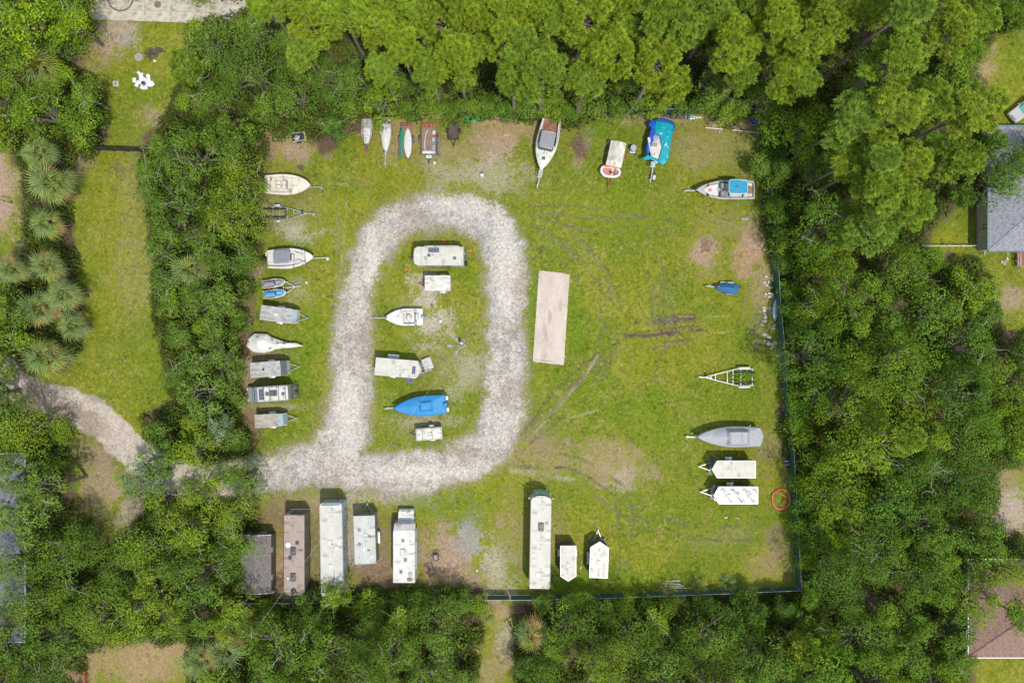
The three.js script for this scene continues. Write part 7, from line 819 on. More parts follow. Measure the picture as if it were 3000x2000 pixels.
  const m = at('outboard_on_stand', 'small white outboard motor at the coupler of the teal tarp trailer', 'outboard motor', 1916, 517, 0.5, 262); obj('cowl', [rb(0.65, 0.42, 0.42, 0.15, 0.15, 0.7, 0)], W.gel, m); obj('cowl_end', [rb(0.35, 0.36, 0.4, 0.12, -0.32, 0.62, 0), rb(0.3, 0.3, 0.36, 0.1, 0.55, 0.5, 0)], W.black, m); obj('stand', [bar([0, 0, 0.25], [0, 0.55, 0], 0.03), bar([0, 0, -0.25], [0, 0.55, 0], 0.03), bar([-0.35, 0, 0], [0, 0.55, 0], 0.03)], W.galv, m);
}
// ---------------------------------------------------------------- fences
const screenM = mat('green privacy screen', [0.012, 0.085, 0.062], { roughness: 0.8, side: THREE.DoubleSide, map: TX.cloth, transparent: true, opacity: 0.82 });
function fence(name, label, pts, H, step, screen, post, skip) { // pts in survey units on the ground
  const o = thing(name, label, 'fence', 0, 0), r = rng(pts[0][0] | 0); let n = 0;
  for (let i = 0; i < pts.length - 1; i++) {
    const a = [gx(pts[i][0]), gz(pts[i][1])], b = [gx(pts[i + 1][0]), gz(pts[i + 1][1])], L = Math.hypot(b[0] - a[0], b[1] - a[1]), k = Math.max(1, Math.round(L / step));
    for (let j = 0; j < k; j++) {
      const p = [lerp(a[0], b[0], j / k), lerp(a[1], b[1], j / k)], q = [lerp(a[0], b[0], (j + 1) / k), lerp(a[1], b[1], (j + 1) / k)], hh = H * (0.94 + 0.08 * r());
      obj('post', [cy(0.04, 0.04, H + 0.1, p[0], (H + 0.1) / 2, p[1], 8), new THREE.SphereGeometry(0.05, 8, 5).translate(p[0], H + 0.12, p[1])], post, o);
      if (!skip) obj('top_rail', [bar([p[0], H, p[1]], [q[0], H, q[1]], 0.028, 6)], post, o);
      const rows = [], dx = q[0] - p[0], dz = q[1] - p[1], l = Math.hypot(dx, dz), nx = -dz / l, nz = dx / l; for (let u = 0; u <= 8; u++) { const t = u / 8, bow = 0.05 * Math.sin(t * Math.PI) * (r() - 0.3), row = []; for (const v of [0.03, 0.5, 1]) row.push([p[0] + dx * t + nx * (0.05 + bow * (1 - Math.abs(v - 0.5))), hh * v - 0.04 * Math.sin(t * 3.14) * (v === 1 ? 1 : 0), p[1] + dz * t + nz * (0.05 + bow)]); rows.push(row); } obj('screen_panel', [gridGeo(rows)], screen, o); n++;
    }
  }
  const e = pts[pts.length - 1]; obj('post', [cy(0.04, 0.04, H + 0.1, gx(e[0]), (H + 0.1) / 2, gz(e[1]), 8)], post, o); return o;
}
fence('screened_fence', 'green screened chain fence along the right side of the lot', [[2228, 335], [2238, 480], [2255, 640], [2268, 807], [2272, 882], [2283, 999], [2291, 1123], [2312, 1326], [2333, 1712]], 1.8, 3, screenM, W.railM);
fence('screened_fence', 'green screened chain fence along the bottom, right of the path gate', [[1562, 1742], [1755, 1739], [2040, 1728], [2330, 1716]], 1.8, 3, screenM, W.railM);
fence('screened_fence', 'green screened chain fence along the bottom, left of the path gate', [[590, 1754], [900, 1752], [1170, 1747], [1424, 1743]], 1.8, 3, screenM, W.railM);
fence('screened_fence', 'green screened chain fence along the top of the lot', [[1180, 334], [1400, 334], [1740, 333], [2000, 332], [2224, 331]], 1.8, 3, screenM, W.railM);
{ const o = thing('double_gate', 'green screened double gate across the grassy path at the bottom', 'gate', 0, 0); for (const [a, b] of [[1428, 1492], [1496, 1558]]) { const x0 = gx(a), x1 = gx(b), z = gz(1743); const f = obj('gate_frame', [bar([x0, 0.1, z], [x0, 1.8, z], 0.03), bar([x1, 0.1, z], [x1, 1.8, z], 0.03), bar([x0, 1.8, z], [x1, 1.8, z], 0.03), bar([x0, 0.1, z], [x1, 0.1, z], 0.03)], W.galv, o); obj('screen_panel', [bx(x1 - x0 - 0.08, 1.6, 0.012, (x0 + x1) / 2, 0.95, z + 0.02)], screenM, f); } obj('latch', [rb(0.14, 0.06, 0.06, 0.02, gx(1494), 1.1, gz(1743))], W.dark, o); }
{ const o = thing('slat_fence', 'short black slatted fence crossing the long lawn strip', 'fence', 0, 0), bl = mat('black fence boards', [0.018, 0.02, 0.022], { roughness: 0.6 }), x0 = gx(292), x1 = gx(418), z0 = gz(440), z1 = gz(444), n = 38; for (let i = 0; i < n; i++) { const t = (i + 0.5) / n; obj('slat', [bx((x1 - x0) / n * 0.9, 1.75, 0.03, lerp(x0, x1, t), 0.92, lerp(z0, z1, t))], bl, o); } for (let i = 0; i <= 3; i++) obj('post', [rb(0.1, 2.0, 0.1, 0.01, lerp(x0, x1, i / 3), 1.0, lerp(z0, z1, i / 3) + 0.08)], bl, o); for (const y of [0.3, 0.95, 1.6]) obj('rail', [beam([x0, y, z0 + 0.045], [x1, y, z1 + 0.045], 0.05, 0.08)], bl, o); }
{ const o = thing('white_rail', 'low white rail fence beside the grey-roofed house', 'fence', 0, 0); const z = gz(722); for (let i = 0; i <= 4; i++) { const x = lerp(gx(2690), gx(2845), i / 4); obj('post', [rb(0.1, 1.15, 0.1, 0.02, x, 0.575, z)], W.pvc, o); } for (const y of [0.55, 1.08]) obj('rail', [bx(gx(2845) - gx(2690), 0.12, 0.05, (gx(2690) + gx(2845)) / 2, y, z + 0.02)], W.pvc, o); }

// ---------------------------------------------------------------- buildings
function hipRoof(x0, x1, z0, z1, y, rise, ov = 0.45) { x0 -= ov; x1 += ov; z0 -= ov; z1 += ov; const w = Math.min(x1 - x0, z1 - z0) / 2, lx = x1 - x0 > z1 - z0; const A = lx ? [x0 + w, y + rise, (z0 + z1) / 2] : [(x0 + x1) / 2, y + rise, z0 + w], B = lx ? [x1 - w, y + rise, (z0 + z1) / 2] : [(x0 + x1) / 2, y + rise, z1 - w]; const c = [[x0, y, z0], [x1, y, z0], [x1, y, z1], [x0, y, z1]]; const f = lx ? [[c[0], A, B], [c[0], B, c[1]], [c[1], B, c[2]], [c[2], B, A], [c[2], A, c[3]], [c[3], A, c[0]]] : [[c[0], A, c[1]], [c[1], A, B], [c[1], B, c[2]], [c[2], B, c[3]], [c[3], B, A], [c[3], A, c[0]]]; f.push([c[0], c[1], c[2]], [c[0], c[2], c[3]]); const g = new THREE.BufferGeometry(); g.setAttribute('position', new THREE.Float32BufferAttribute(f.flat(2), 3)); g.computeVertexNormals(); return { geo: g, A, B, c }; }
function house(name, label, px0, px1, py0, py1, wallH, rise, roofM, wallM, gutM, extra) { // eave outline as seen, survey units
  const s = (FLY - wallH) / FLY, x0 = gx(px0) * s + 0.45, x1 = gx(px1) * s - 0.45, z0 = gz(py0) * s + 0.45, z1 = gz(py1) * s - 0.45, o = thing(name, label, 'house', (x0 + x1) / 2, (z0 + z1) / 2), X = (x1 - x0) / 2, Z = (z1 - z0) / 2;
  obj('wall', [bx(2 * X, wallH, 0.2, 0, wallH / 2, -Z), bx(2 * X, wallH, 0.2, 0, wallH / 2, Z), bx(0.2, wallH, 2 * Z - 0.2, -X, wallH / 2, 0), bx(0.2, wallH, 2 * Z - 0.2, X, wallH / 2, 0)], wallM, o); const h = hipRoof(-X, X, -Z, Z, wallH, rise), rf = obj('roof', [h.geo], roofM, o); for (const e of [[h.c[0], h.A], [h.c[1], 2 * X > 2 * Z ? h.B : h.A], [h.c[2], h.B], [h.c[3], 2 * X > 2 * Z ? h.A : h.B], [h.A, h.B]]) obj('ridge_cap', [beam([e[0][0], e[0][1] + 0.02, e[0][2]], [e[1][0], e[1][1] + 0.03, e[1][2]], 0.24, 0.05)], roofM, rf); const q = 0.45, m = gutM; obj('gutter', [bx(2 * X + 2 * q + 0.1, 0.12, 0.12, 0, wallH - 0.06, -Z - q - 0.06), bx(2 * X + 2 * q + 0.1, 0.12, 0.12, 0, wallH - 0.06, Z + q + 0.06), bx(0.12, 0.12, 2 * Z + 2 * q, -X - q - 0.06, wallH - 0.06, 0), bx(0.12, 0.12, 2 * Z + 2 * q, X + q + 0.06, wallH - 0.06, 0)], m, o);
  extra?.(o, X, Z); return o;
}
house('grey_roofed_house', 'pale house with grey shingle roof and green gutter at the right edge', 2897, 3330, 368, 735, 2.7, 2.2, mat('grey shingles', [0.235, 0.235, 0.255], { map: TX.shingle, roughness: 0.9 }), mat('cream stucco', [0.33, 0.32, 0.28], { map: TX.grime, roughness: 0.9 }), mat('green gutter', [0.02, 0.13, 0.10], { roughness: 0.4 }), (o, X, Z) => { for (const z of [Z * 0.62, -Z * 0.1]) { const w = obj('window', [bx(0.06, 1.1, 1.0, -X - 0.12, 1.6, z)], W.pvc, o); obj('pane', [bx(0.07, 0.96, 0.4, -X - 0.125, 1.6, z - 0.24), bx(0.07, 0.96, 0.4, -X - 0.125, 1.6, z + 0.24)], mat('amber blind', [0.20, 0.13, 0.03], { roughness: 0.3 }), w); } obj('vent_pipe', [cy(0.06, 0.06, 0.5, -X + 2.4, 4.2, Z - 2.6, 8)], W.pvc, o); });
house('brown_roofed_house', 'house with brown shingle roof half hidden in the lower right wood', 2840, 3320, 1640, 1926, 2.7, 2.2, mat('brown shingles', [0.225, 0.135, 0.10], { map: TX.shingle, roughness: 0.9 }), mat('cream stucco', [0.33, 0.32, 0.28]), W.pvc, (o, X, Z) => { const w = obj('window', [bx(1.2, 1.1, 0.06, -X + 2, 1.6, -Z - 0.12)], W.pvc, o); obj('pane', [bx(1.06, 0.96, 0.07, -X + 2, 1.6, -Z - 0.125)], W.glass, w); });
house('grey_roofed_bungalow', 'bungalow with grey roof showing through leaves at the left edge', -330, 70, 1330, 1880, 2.7, 2.2, mat('blue grey shingles', [0.15, 0.155, 0.17], { map: TX.shingle, roughness: 0.9 }), mat('cream stucco', [0.33, 0.32, 0.28]), W.alu, (o, X, Z) => { const w = obj('window', [bx(0.06, 1.1, 1.2, X + 0.12, 1.6, 0)], W.pvc, o); obj('pane', [bx(0.07, 0.96, 1.06, X + 0.125, 1.6, 0)], W.glass, w); });
{ // shed
  const o = at('shed', 'long grey shingled shed beside the brown trailer', 'shed', 748, 1653, 2.2, 0), X = 1.85, Z = 3.62; obj('wall', [bx(2 * X, 2.0, 0.1, 0, 1.0, -Z), bx(2 * X, 2.0, 0.1, 0, 1.0, Z), bx(0.1, 2.0, 2 * Z - 0.1, -X, 1.0, 0), bx(0.1, 2.0, 2 * Z - 0.1, X, 1.0, 0)], mat('grey brown boards', [0.12, 0.105, 0.095], { map: TX.wood, roughness: 0.9 }), o); const pr = new THREE.Shape([[-X - 0.12, 2.0], [X + 0.12, 2.0], [X + 0.12, 2.07], [-0.1, 2.5], [-X - 0.12, 2.07]].map(q => new THREE.Vector2(...q))); obj('roof', [new THREE.ExtrudeGeometry(pr, { depth: 2 * Z + 0.3, bevelEnabled: false }).translate(0, 0, -Z - 0.15)], mat('weathered brown grey shingles', [0.165, 0.145, 0.13], { map: TX.shingle, roughness: 0.95 }), o); obj('fascia', [-1, 1].map(s => [beam([-X - 0.14, 2.03, s * (Z + 0.17)], [-0.1, 2.47, s * (Z + 0.17)], 0.05, 0.14), beam([-0.1, 2.47, s * (Z + 0.171)], [X + 0.14, 2.03, s * (Z + 0.171)], 0.05, 0.14)]).flat(), W.pvc, o); for (const z of [-1.7, 1.9]) { const w = obj('window', [bx(0.06, 0.75, 0.62, X + 0.06, 1.3, z)], W.pvc, o); obj('pane', [bx(0.07, 0.62, 0.24, X + 0.065, 1.3, z - 0.14), bx(0.07, 0.62, 0.24, X + 0.065, 1.3, z + 0.14)], W.glass, w); } const d = obj('door', [bx(0.9, 1.75, 0.05, 0.5, 0.9, -Z - 0.07)], W.blueWhite, o); obj('handle', [rb(0.04, 0.12, 0.05, 0.015, 0.85, 0.95, -Z - 0.11)], W.dark, d);
}
{ // concrete drive at the top with joints and covers
  const o = new THREE.Group(); o.name = 'concrete_drive'; o.userData.kind = 'structure'; scene.add(o); o.rotation.y = -0.035; o.position.set(gx(421), 0, gz(62)); const xs = [-8.5, -6.8, 0, 3.6, 8.2, 13, 18], zs = [[-9, -5.2], [-5.2, -1.45], [-1.45, 0]]; for (let i = 0; i < xs.length - 1; i++) for (const [a, b] of zs) obj('slab', [bx(xs[i + 1] - xs[i] - 0.035, 0.1, b - a - 0.035, (xs[i] + xs[i + 1]) / 2, -0.02 + 0.004 * ((i * 7) % 3), (a + b) / 2)], W.concrete, o);
  for (const [px, py, r, l, m, hh] of [[461, 13, 0.46, 'brown round cover set in the concrete drive', W.brownSide, 0.05], [405, 167, 0.46, 'grey round cover in the lawn below the concrete drive', W.canvas, 0.02]]) { const c = at('manhole_cover', l, 'manhole cover', px, py, 0, 0); obj('frame', [cy(r + 0.06, r + 0.06, 0.05, 0, hh, 0, 24)], W.concrete, c); obj('lid', [cy(r, r, 0.05, 0, hh + 0.02, 0, 24)], m, c); }
  const c = at('tank_ring', 'large concrete tank ring at the top edge of the drive', 'tank ring', 349, -8, 0.3, 0); obj('ring', [new THREE.TorusGeometry(1.65, 0.09, 8, 48).rotateX(Math.PI / 2).translate(0, 0.12, 0)], W.dark, c); obj('lid', [cy(1.6, 1.6, 0.1, 0, 0.1, 0, 40)], W.concrete, c);
  const p = at('utility_pad', 'square concrete pad with a small lid on the lawn strip', 'pad', 338, 245, 0, 0); obj('pad', [rb(0.8, 0.1, 0.8, 0.02, 0, 0.05, 0)], W.concrete, p); obj('lid', [cy(0.13, 0.13, 0.05, 0, 0.12, 0, 14)], W.brownSide, p);
  const s = new THREE.Group(); s.name = 'patio'; s.userData.kind = 'structure'; scene.add(s); obj('slab', [slab([[gx(90), gz(2030)], [gx(120), gz(1968)], [gx(158), gz(1965)], [gx(158), gz(2030)]], 0, 0.06)], mat('pink concrete', [0.30, 0.23, 0.20], { map: TX.worn, roughness: 0.9 }), s);
  const w = thing('brick_wall', 'short dark red brick wall at the lower left yard', 'wall', gx(252), gz(1990)); for (let i = 0; i < 5; i++) for (let j = 0; j < 8; j++) obj('brick', [rb(0.2, 0.1, 0.3, 0.01, 0, 0.06 + i * 0.12, (j - 3.5 + (i % 2) * 0.5) * 0.33)], W.rust, w);
}
{ // slab of old carpet laid on the grass, with scalloped edges
  const o = at('concrete_mat', 'long pale rectangular mat with wavy edges on the grass', 'mat', 1616, 930, 0, 0), r = rng(42), c = [[1580, 793], [1668, 803], [1651, 1068], [1562, 1058]].map(([x, y]) => [(x - 1616) / S, (y - 930) / S]), pts = []; for (let i = 0; i < 4; i++) { const a = c[i], b = c[(i + 1) % 4], L = Math.hypot(b[0] - a[0], b[1] - a[1]), n = Math.round(L / 0.28), nx = (b[1] - a[1]) / L, nz = -(b[0] - a[0]) / L; for (let k = 0; k < n; k++) { const t = k / n, w = 0.05 * Math.abs(Math.sin(t * L * 4.2)) + 0.05 * r(); pts.push([lerp(a[0], b[0], t) + nx * w, lerp(a[1], b[1], t) + nz * w]); } }
  const mt = dataTex(256, 512, (u, v) => { const n = tnoise(u, v, 5, 4), f = tnoise(u, v, 50, 2), d = sstep(0.56, 0.72, tnoise(u + 0.3, v, 8, 4)), k = 0.72 + 0.22 * n + 0.1 * f; return [k * (1 - 0.1 * d), k * (0.965 - 0.1 * d), k * (0.935 - 0.1 * d)]; }); rep(mt, 0.2, 0.078);
  obj('mat', [slab(pts, 0.012, 0.075, 0.015)], mat('dirty pale carpet', [0.50, 0.46, 0.42], { map: mt, roughness: 0.95, bumpMap: TX.bump, bumpScale: 0.08 }), o); obj('fold', [tube([[2.3, 0.08, -5.7], [1.2, 0.09, -5.95], [0, 0.085, -6.1]], 0.05, 20, 6), tube([[-2.2, 0.08, 5.6], [-1.0, 0.09, 5.75], [0.4, 0.085, 5.9]], 0.04, 20, 6)], mat('dirty pale carpet', [0, 0, 0]), o);
}
// ---------------------------------------------------------------- overhead line crossing the lot
{ const o = thing('overhead_line', 'thin overhead cable crossing the lot on wooden poles', 'cable', 0, 0), a = [...P(560, 2105, 8)], b = [...P(2150, -95, 8)], h = 8, wm = mat('pale cable', [0.30, 0.30, 0.29], { roughness: 0.5 }); obj('cable', [tube([0, 0.25, 0.5, 0.75, 1].map(t => [lerp(a[0], b[0], t), h - 1.2 * 4 * t * (1 - t) * 0.5, lerp(a[1], b[1], t)]), 0.011, 80, 5)], wm, o); for (const p of [a, b]) obj('pole', [cy(0.16, 0.12, h + 0.4, p[0], (h + 0.4) / 2, p[1], 10), bx(1.2, 0.1, 0.1, p[0], h + 0.1, p[1])], W.teak, o); }
// ---------------------------------------------------------------- kayaks, chairs, hoses, pipes, blocks
function kayak(name, label, px, py, h, deg, L, B, parts) { const o = at(name, label, 'kayak', px, py, h, deg), st = lines(L, B, { doubleEnded: 1, mid: 0.5, pow: 2.2, q: 0.9 }); parts(o, st); return o; }
kayak('kayak', 'long dark kayak with a white end lying against the top fence', 2002, 341, 0.3, -2, 5.6, 0.8, (o, st) => { obj('hull', hullGeo(st, 0.04, 0.34, { sheer: 0.05 }), W.greyGel, o); obj('deck', [deckGeo(st, 0.34, 0, 0.61, { camber: 0.12, sheer: 0.05 })], mat('brown black canvas', [0.055, 0.042, 0.045], { roughness: 0.7 }), o); obj('teal_band', [deckGeo(st, 0.34, 0.61, 0.67, { camber: 0.125, sheer: 0.05 })], mat('teal canvas', [0.03, 0.16, 0.21], { roughness: 0.6 }), o); obj('bow', [deckGeo(st, 0.34, 0.66, 1, { camber: 0.12, sheer: 0.05 })], W.gel, o); obj('strap', [bx(0.04, 0.02, 0.68, -1.2, 0.5, 0)], W.alu, o); });
kayak('kayak', 'pale blue kayak standing on edge along the right fence', 2272, 909, 0.35, 88, 2.95, 0.66, (o, st) => { const m = mat('pale blue plastic', [0.26, 0.34, 0.42], { roughness: 0.4 }); obj('hull', hullGeo(st, 0.05, 0.4, { sheer: 0.05 }), mat('teal plastic', [0.05, 0.2, 0.2], { roughness: 0.4 }), o); obj('deck', [deckGeo(st, 0.4, 0, 1, { camber: 0.14, sheer: 0.05 })], m, o); obj('keel_line', [bx(2.5, 0.03, 0.05, 0, 0.52, 0.02)], mat('lavender plastic', [0.27, 0.24, 0.36], { roughness: 0.4 }), o); });
kayak('kayak', 'bright green kayak showing from under the tree at the top row', 1376, 349, 0.3, 3, 2.9, 0.75, (o, st) => { const m = mat('bright green plastic', [0.01, 0.28, 0.10], { roughness: 0.4 }); obj('hull', hullGeo(st, 0.04, 0.34), m, o); obj('deck', [deckGeo(st, 0.34, 0, 1, { camber: 0.12 })], m, o); obj('cockpit', [slab(rrect(0.8, 0.42, 0.2), 0.44, 0.5)], W.black, o); });
{ const o = at('hose_coil', 'big coil of orange hose on the grass by the right fence', 'hose', 2288, 1461, 0, 0), pts = [], r = rng(3); for (let i = 0; i <= 90; i++) { const a = i / 90 * Math.PI * 2 * 3.6, q = 1.24 + 0.06 * Math.sin(a * 0.37) + 0.04 * Math.sin(i); pts.push([Math.cos(a) * q * 0.97, 0.06 + 0.05 * Math.floor(i / 25), Math.sin(a) * q * 1.06]); } obj('coil', [tube(pts, 0.055, 320, 7)], mat('faded red hose', [0.50, 0.085, 0.055], { roughness: 0.5 }), o); obj('loose_end', [tube([[-0.9, 0.2, -0.95], [-0.1, 0.1, -0.85], [0.55, 0.07, -0.3], [0.6, 0.06, 0.4], [0.3, 0.1, 1.1]], 0.035, 60, 7)], mat('faded red hose', [0, 0, 0]), o); }
function chair(label, px, py, deg, m, frame) { const o = at('folding_chair', label, 'chair', px, py, 0.4, deg); obj('seat', [rb(0.46, 0.04, 0.46, 0.02, 0, 0.42, 0)], m, o); obj('backrest', [rb(0.04, 0.42, 0.46, 0.02, -0.24, 0.68, 0, 0, 0.2)], m, o); for (const s of [-1, 1]) { obj('leg', [bar([-0.22, 0, s * 0.24], [0.22, 0.44, s * 0.24], 0.018)], frame, o); obj('leg', [bar([0.22, 0, s * 0.25], [-0.28, 0.86, s * 0.25], 0.018)], frame, o); obj('armrest', [rb(0.42, 0.03, 0.05, 0.012, -0.02, 0.6, s * 0.26)], frame, o); } return o; }
chair('dark blue folding chair against the right fence above the hose', 2303, 1356, 190, mat('navy fabric', [0.03, 0.05, 0.13], { roughness: 0.8 }), W.alu); chair('small brown chair between the blue chair and the hose', 2308, 1410, 160, mat('brown fabric', [0.17, 0.11, 0.08], { roughness: 0.8 }), W.dark);
{ const o = at('blue_camp_chair', 'blue round camp chair under leaves at the upper right corner', 'chair', 2209, 356, 0.5, 40), m = mat('blue mesh fabric', [0.02, 0.09, 0.28], { roughness: 0.7 }); obj('bowl_seat', [new THREE.SphereGeometry(0.58, 18, 8, 0, 6.3, 1.9, 1.2).scale(1, 0.7, 1).translate(0, 0.85, 0)], m, o); obj('rim', [new THREE.TorusGeometry(0.55, 0.035, 7, 28).rotateX(1.35).translate(0, 0.72, 0)], mat('pale blue tubing', [0.12, 0.24, 0.36], { roughness: 0.4 }), o); for (const [x, z] of [[0.4, 0.4], [-0.4, 0.4], [0.4, -0.4], [-0.4, -0.4]]) obj('leg', [bar([x, 0, z], [x * 0.5, 0.6, z * 0.5], 0.025)], W.dark, o); }
{ const o = at('blue_drum', 'blue and white drum beside the ridged trailer', 'drum', 1855, 434, 0.5, 0); obj('pallet', [rb(0.7, 0.06, 0.6, 0.02, 0, 0.03, 0.2)], W.pvc, o); obj('drum', [cy(0.38, 0.38, 0.7, 0, 0.42, 0, 22)], W.blue, o); obj('lid', [cy(0.39, 0.36, 0.1, 0, 0.82, -0.02, 22)], mat('lavender plastic lid', [0.27, 0.26, 0.34], { roughness: 0.5 }), o); obj('band', [new THREE.TorusGeometry(0.385, 0.03, 6, 26).rotateX(Math.PI / 2).translate(0, 0.72, 0)], W.pvc, o); }
const q7 = (x, y) => [1870 + x * 0.1658, 310 + y * 0.1658];
[[[1185, 385], [1480, 410], 'longest white pipe left of the small round tree', 0.06], [[1450, 390], [1430, 480], 'short white pipe crossing the end of a long pipe', 0.05], [[1360, 180], [1420, 280], 'white pipe pointing at the round tree from above', 0.05], [[1335, 280], [1420, 282], 'short white pipe forming a corner by the round tree', 0.045], [[1325, 320], [1305, 370], 'tiny white pipe near the round tree', 0.035], [[1305, 370], [1385, 328], 'thin slanting white pipe near the round tree', 0.035], [[1650, 425], [2140, 476], 'long white pipe right of the small round tree', 0.06]].forEach(([a, b, l, r], i) => { const A = P(...q7(...a)), B = P(...q7(...b)), o = thing('white_pipe', l, 'pipe', (A[0] + B[0]) / 2, (A[1] + B[1]) / 2, 0, 'white pipes at the upper right corner'), dx = (B[0] - A[0]) / 2, dz = (B[1] - A[1]) / 2, y = r + 0.02 + (i % 3) * 0.1; obj('tube', [bar([-dx, y, -dz], [dx, y, dz], r, 10)], W.pvc, o); obj('end_cap', [new THREE.SphereGeometry(r * 1.25, 8, 6).translate(dx, y, dz)], W.pvc, o); });
{ const [x, z] = P(...q7(2120, 600)), o = thing('pipe_frame', 'thin grey pipe frame leaning near the upper right corner', 'frame', x, z); obj('upright', [bar([0.06, 0.05, -1.5], [-0.06, 0.12, 1.55], 0.045, 8)], W.galv, o); obj('cross_bar', [bar([-0.28, 0.15, -0.1], [0.28, 0.15, 0.12], 0.035, 7)], W.galv, o); obj('bent_hoop', [tube([[-0.25, 0.1, 0], [-0.35, 0.1, 0.5], [-0.1, 0.1, 0.9], [0.12, 0.1, 0.95]], 0.025, 24, 6)], W.galv, o); }
// heap of white pipes and gutters by the bottom fence
[[1970, 1701, 2.0, 2, 'single white gutter lying apart above the pipe heap'], [1968, 1710, 2.4, -3, 'top pipe of the white heap by the bottom fence'], [1976, 1716, 2.6, 1, 'second pipe of the white heap by the bottom fence'], [1984, 1720, 2.2, -6, 'third pipe of the white heap by the bottom fence'], [1992, 1722, 2.9, -2, 'longest grey pipe of the heap by the bottom fence'], [1974, 1723, 1.8, 4, 'lowest pipe of the white heap by the bottom fence']].forEach(([x, y, L, d, l], i) => { const o = at('plastic_pipe', l, 'pipe', x, y, 0, d, 'white pipes by the bottom fence'); obj('tube', [bar([-L / 2, 0.08, 0], [L / 2, 0.08, 0], 0.06, 10)], i === 4 ? W.galv : W.pvc, o); obj('socket', [bar([L / 2 - 0.2, 0.08, 0], [L / 2, 0.08, 0], 0.075, 10)], i === 4 ? W.galv : W.pvc, o); });
// broken concrete along the right fence
{ const r = rng(21), q8 = (x, y) => [2020 + x * 0.4243, 780 + y * 0.4243]; const rows = [[530, 70, 0.42, 0.3, 'bluish stone at the top of the rubble line'], [570, 72, 0.3, 0.5, 'tall pale stone at the top of the rubble line'], [572, 95, 0.35, 0.4, 'pale stone under the topmost tall one'], [518, 113, 0.4, 0.35, 'square pale stone left of the rubble line'], [545, 110, 0.26, 0.4, 'narrow stone in the upper rubble'], [535, 130, 0.42, 0.28, 'slanted stone in the upper rubble'], [562, 146, 0.7, 0.3, 'grey-brown plank-like stone in the upper rubble'], [526, 192, 0.4, 0.28, 'lone rounded stone left of the big slabs'], [563, 190, 0.85, 0.3, 'upper of the big tan slabs'], [563, 208, 0.85, 0.32, 'lower of the big tan slabs'], [515, 285, 0.5, 0.28, 'flat block capping the middle rubble column'], [516, 305, 0.45, 0.45, 'open block in the middle rubble column'], [519, 332, 0.4, 0.3, 'block halfway down the middle rubble column'], [524, 352, 0.42, 0.4, 'rounded block low in the middle rubble column'], [508, 377, 0.35, 0.25, 'small chip left of the middle rubble column'], [524, 378, 0.4, 0.3, 'last block of the middle rubble column'], [494, 404, 0.26, 0.26, 'small white stone below the rubble column'], [508, 408, 0.24, 0.2, 'tiny white stone below the rubble column'], [562, 287, 0.6, 0.14, 'top rail-like grey strip beside the kayak'], [565, 303, 0.6, 0.14, 'middle grey strip beside the kayak'], [567, 320, 0.6, 0.14, 'lowest grey strip beside the kayak'], [583, 408, 0.7, 0.26, 'dark grey slab below the kayak'], [580, 430, 0.65, 0.26, 'second dark grey slab below the kayak'], [525, 472, 0.7, 0.3, 'long pale slab in the lower rubble'], [548, 487, 0.55, 0.35, 'bluish slab in the lower rubble'], [520, 513, 0.4, 0.2, 'thin pale slab in the lower rubble'], [547, 532, 0.38, 0.62, 'upright pale slab in the lower rubble'], [572, 545, 0.5, 0.65, 'large white slab in the lower rubble'], [592, 530, 0.55, 0.5, 'broken white slab nearest the fence'], [567, 565, 0.3, 0.4, 'last white slab of the lower rubble'], [610, 617, 0.42, 0.42, 'pinkish stone alone by the fence'], [612, 658, 0.34, 0.36, 'small pinkish stone alone by the fence']];
  for (const [x, y, w, d, l] of rows) { const [X, Z] = P(...q8(x, y)), o = thing('rubble_block', l, 'block', X, Z, (r() - 0.5) * 50, 'broken concrete along the right fence'), h = 0.12 + 0.14 * r(); const g = rb(w, h, d, 0.04, 0, h / 2, 0); const p = g.attributes.position; for (let i = 0; i < p.count; i++) { const k = 1 + 0.22 * (vnoise(p.getX(i) * 6 + x, p.getZ(i) * 6 + y) - 0.5); p.setXYZ(i, p.getX(i) * k, p.getY(i), p.getZ(i) * k); } obj('stone', [g], l.includes('grey') ? W.canvas : W.stone, o); } }
